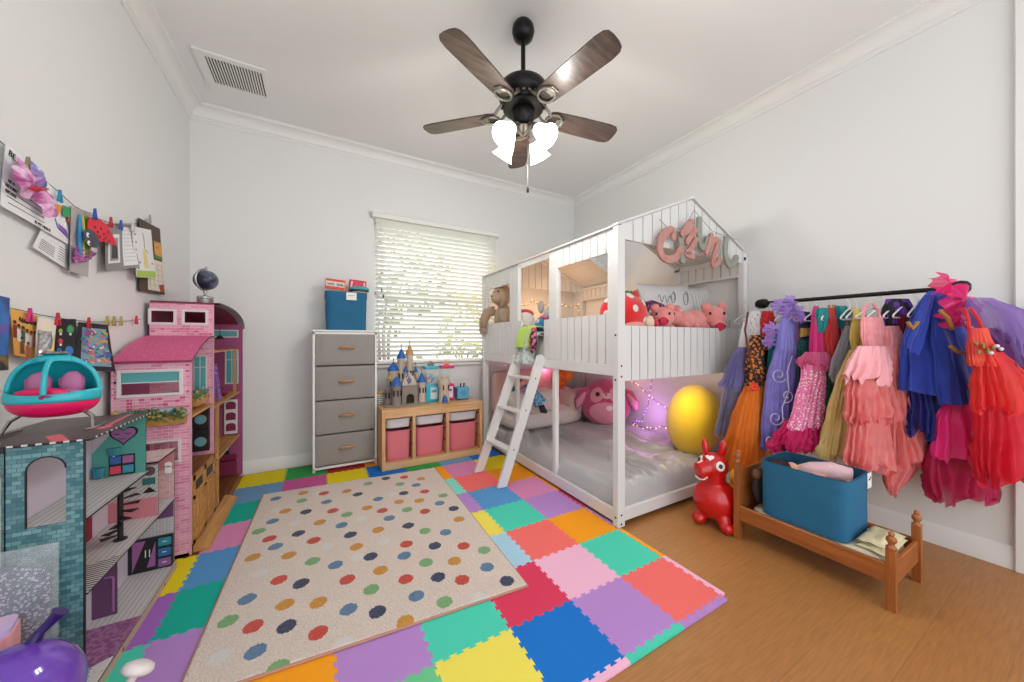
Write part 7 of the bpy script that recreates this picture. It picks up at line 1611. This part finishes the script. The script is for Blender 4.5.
MB().prism([(.66, .73), (.795, .73), (.775, .80), (.73, .86), (.685, .80)], 'xz', 3.29, 3.34, STL).build('keep', ct); MB().lathe([(0, 0), (.022, 0), (.02, .006), (0, .008)], (.73, 3.288, .775), STN, 16, rotx(radians(90))).build('crest', ct)
MB().bx(.545, .66, 3.30, 3.42, cz0+.02, .69, STN).bx(.79, .86, 3.31, 3.40, cz0+.02, .70, STN).build('wall', ct, bevel=.004)
m = MB()
for k in range(4): m.tube([(.685+.012*k, 3.284, .835-.03*k), (.71+.01*k, 3.282, .86-.02*k)], .005, ROOF, 6)
m.tube([(.775, 3.284, .86), (.79, 3.284, .80), (.80, 3.284, .76)], .004, DARK, 6); m.build('banners', ct); MB().ell((.565, 3.35, .80), (.02, .018, .016), mat('yellow castle flag', '#e0b030', .5), 12, 8).build('flag', ct, smooth=180)
CY = mat('cyan toy plastic', '#2ab4cc', .35); HPP = mat('fuchsia toy plastic', '#dc1a74', .35); CLP = mat('clear toy window', '#e8eef2', .05, alpha=.22, spec=.6)
def dispenser(label, x, m_, filled, sd):
    t = T('toy_dispenser', label, 'toy machine', (x, 3.40, .545), 'toy capsule machines on the pine bench'); y0, y1 = 3.335, 3.455; w_ = .07
    MB().bx(x-w_, x+w_, y0, y1, .546, .715, m_).build('base', t, bevel=.012, seg=2); MB().bx(x-w_*.9, x+w_*.9, y0+.005, y1-.005, .716, .87, CLP).build('window', t, bevel=.006)
    MB().bx(x-w_, x+w_, y0, y1, .871, .90, m_).build('lid', t, bevel=.008, seg=2)
    MB().bx(x-.02, x+.05, y0-.004, y0+.002, .575, .69, mat('printed white panel', '#d4dfe4', .5)).bx(x-.01, x+.04, y0-.005, y0-.003, .64, .665, m_).build('front_panel', t, bevel=.002)
    q = random.Random(sd); tm = MB()
    for k in range(3): tm.ell((x-.015+.016*k, 3.395, .918+.012*(k % 2)), (.018, .014, .02), mat('tan toy figure', '#d0a070', .6) if not filled else mat('grey toy figure', '#8a8478', .6), 10, 8)
    tm.build('lid_figure', t, smooth=180)
    if filled:
        for k, c in enumerate(('#e0a060', '#2a8ac0', '#243a78', '#d8c04a', '#3ab0d0', '#c88a50', '#2c5aa8', '#e0b080', '#4aa0c8')):
            o = MB().ell((x+q.uniform(-.038, .038), 3.395+q.uniform(-.03, .03), .745+.024*(k//3)+q.uniform(0, .008)), (.02, .018, .018), mat('capsule '+c, c, .5), 12, 8).build('toy_capsule', smooth=180, loc=(x, 3.395, .74)); tag(o, 'small %s toy inside the cyan capsule machine' % ('orange', 'blue', 'navy', 'yellow', 'sky blue', 'tan', 'dark blue', 'peach', 'pale blue')[k], 'toy', 'small toys inside the cyan machine')
dispenser('cyan toy machine with a clear window full of small toys', .965, CY, True, 3); dispenser('fuchsia toy machine with an empty clear window', 1.125, HPP, False, 4)
t = T('toy_tower', 'small round stone toy tower with a blue figure before the fuchsia machine', 'toy', (1.055, 3.25, .545))
MB().lathe([(.058, 0), (.055, .01), (.05, .02), (.05, .14), (.056, .15), (.056, .235), (.05, .235), (.05, .16), (0, .16)], (1.055, 3.25, .546), STL, 20).build('body', t, smooth=40); MB().lathe([(0, 0), (.07, 0), (.07, .012), (0, .012)], (1.055, 3.25, .5455), mat('tan toy base', '#c0986a', .6), 20).build('base', t)
m = MB()
for k in range(8): a = 2*pi*k/8; m.box((1.055+.053*cos(a), 3.25+.053*sin(a), .79), (.014, .018, .02), STL, rotz(a))
m.build('battlements', t); MB().lathe([(.03, 0), (.022, .04), (.008, .065), (0, .068)], (1.045, 3.19, .56), ROOF, 12).ell((1.045, 3.19, .635), (.014, .013, .016), SKN, 10, 8).build('figure', t, smooth=60)
for dx in (-.02, .03): MB().box((1.055+dx, 3.1995, .70), (.012, .006, .05), DARK).build('window', t)
t = T('music_box', 'small sky-blue cube speaker with tiny dark figures at the bench\'s right end', 'speaker', (1.28, 3.36, .545)); SKY = mat('sky blue soft plastic', '#5fa8cc', .6)
MB().bx(1.215, 1.345, 3.30, 3.42, .552, .675, SKY).build('body', t, bevel=.014, seg=3); MB().lathe([(0, 0), (.028, 0), (.03, .002), (0, .002)], (1.28, 3.2995, .615), mat('sky blue grille', '#4f96ba', .7), 24, rotx(radians(90))).build('grille', t)
for dx in (-.015, .022): MB().tube([(1.28+dx, 3.36, .675), (1.284+dx, 3.36, .70)], [.006, .009], EYEB, 8).ell((1.286+dx, 3.36, .704), .009, EYEB, 8, 6).build('ear_knob', t, smooth=180)
for (x, y) in ((1.235, 3.32), (1.325, 3.32), (1.235, 3.40), (1.325, 3.40)): MB().lathe([(0, 0), (.008, 0), (.008, .008), (0, .008)], (x, y, .5455), BK, 8).build('foot', t)
t = T('toy_basket', 'small grey-striped toy half hidden behind the castle\'s left side', 'toy', (.49, 3.45, .545)); MB().lathe([(.04, 0), (.045, .1), (.04, .1), (.036, .01)], (.495, 3.46, .546), stripes('grey white stripe', '#d8d4d0', '#77777c', 'zx', .02, .4), 16, caps=False).build('body', t, smooth=60); MB().ell((.495, 3.46, .655), (.035, .03, .02), mat('tan toy top', '#c8924c', .6), 12, 8).build('top', t, smooth=180)
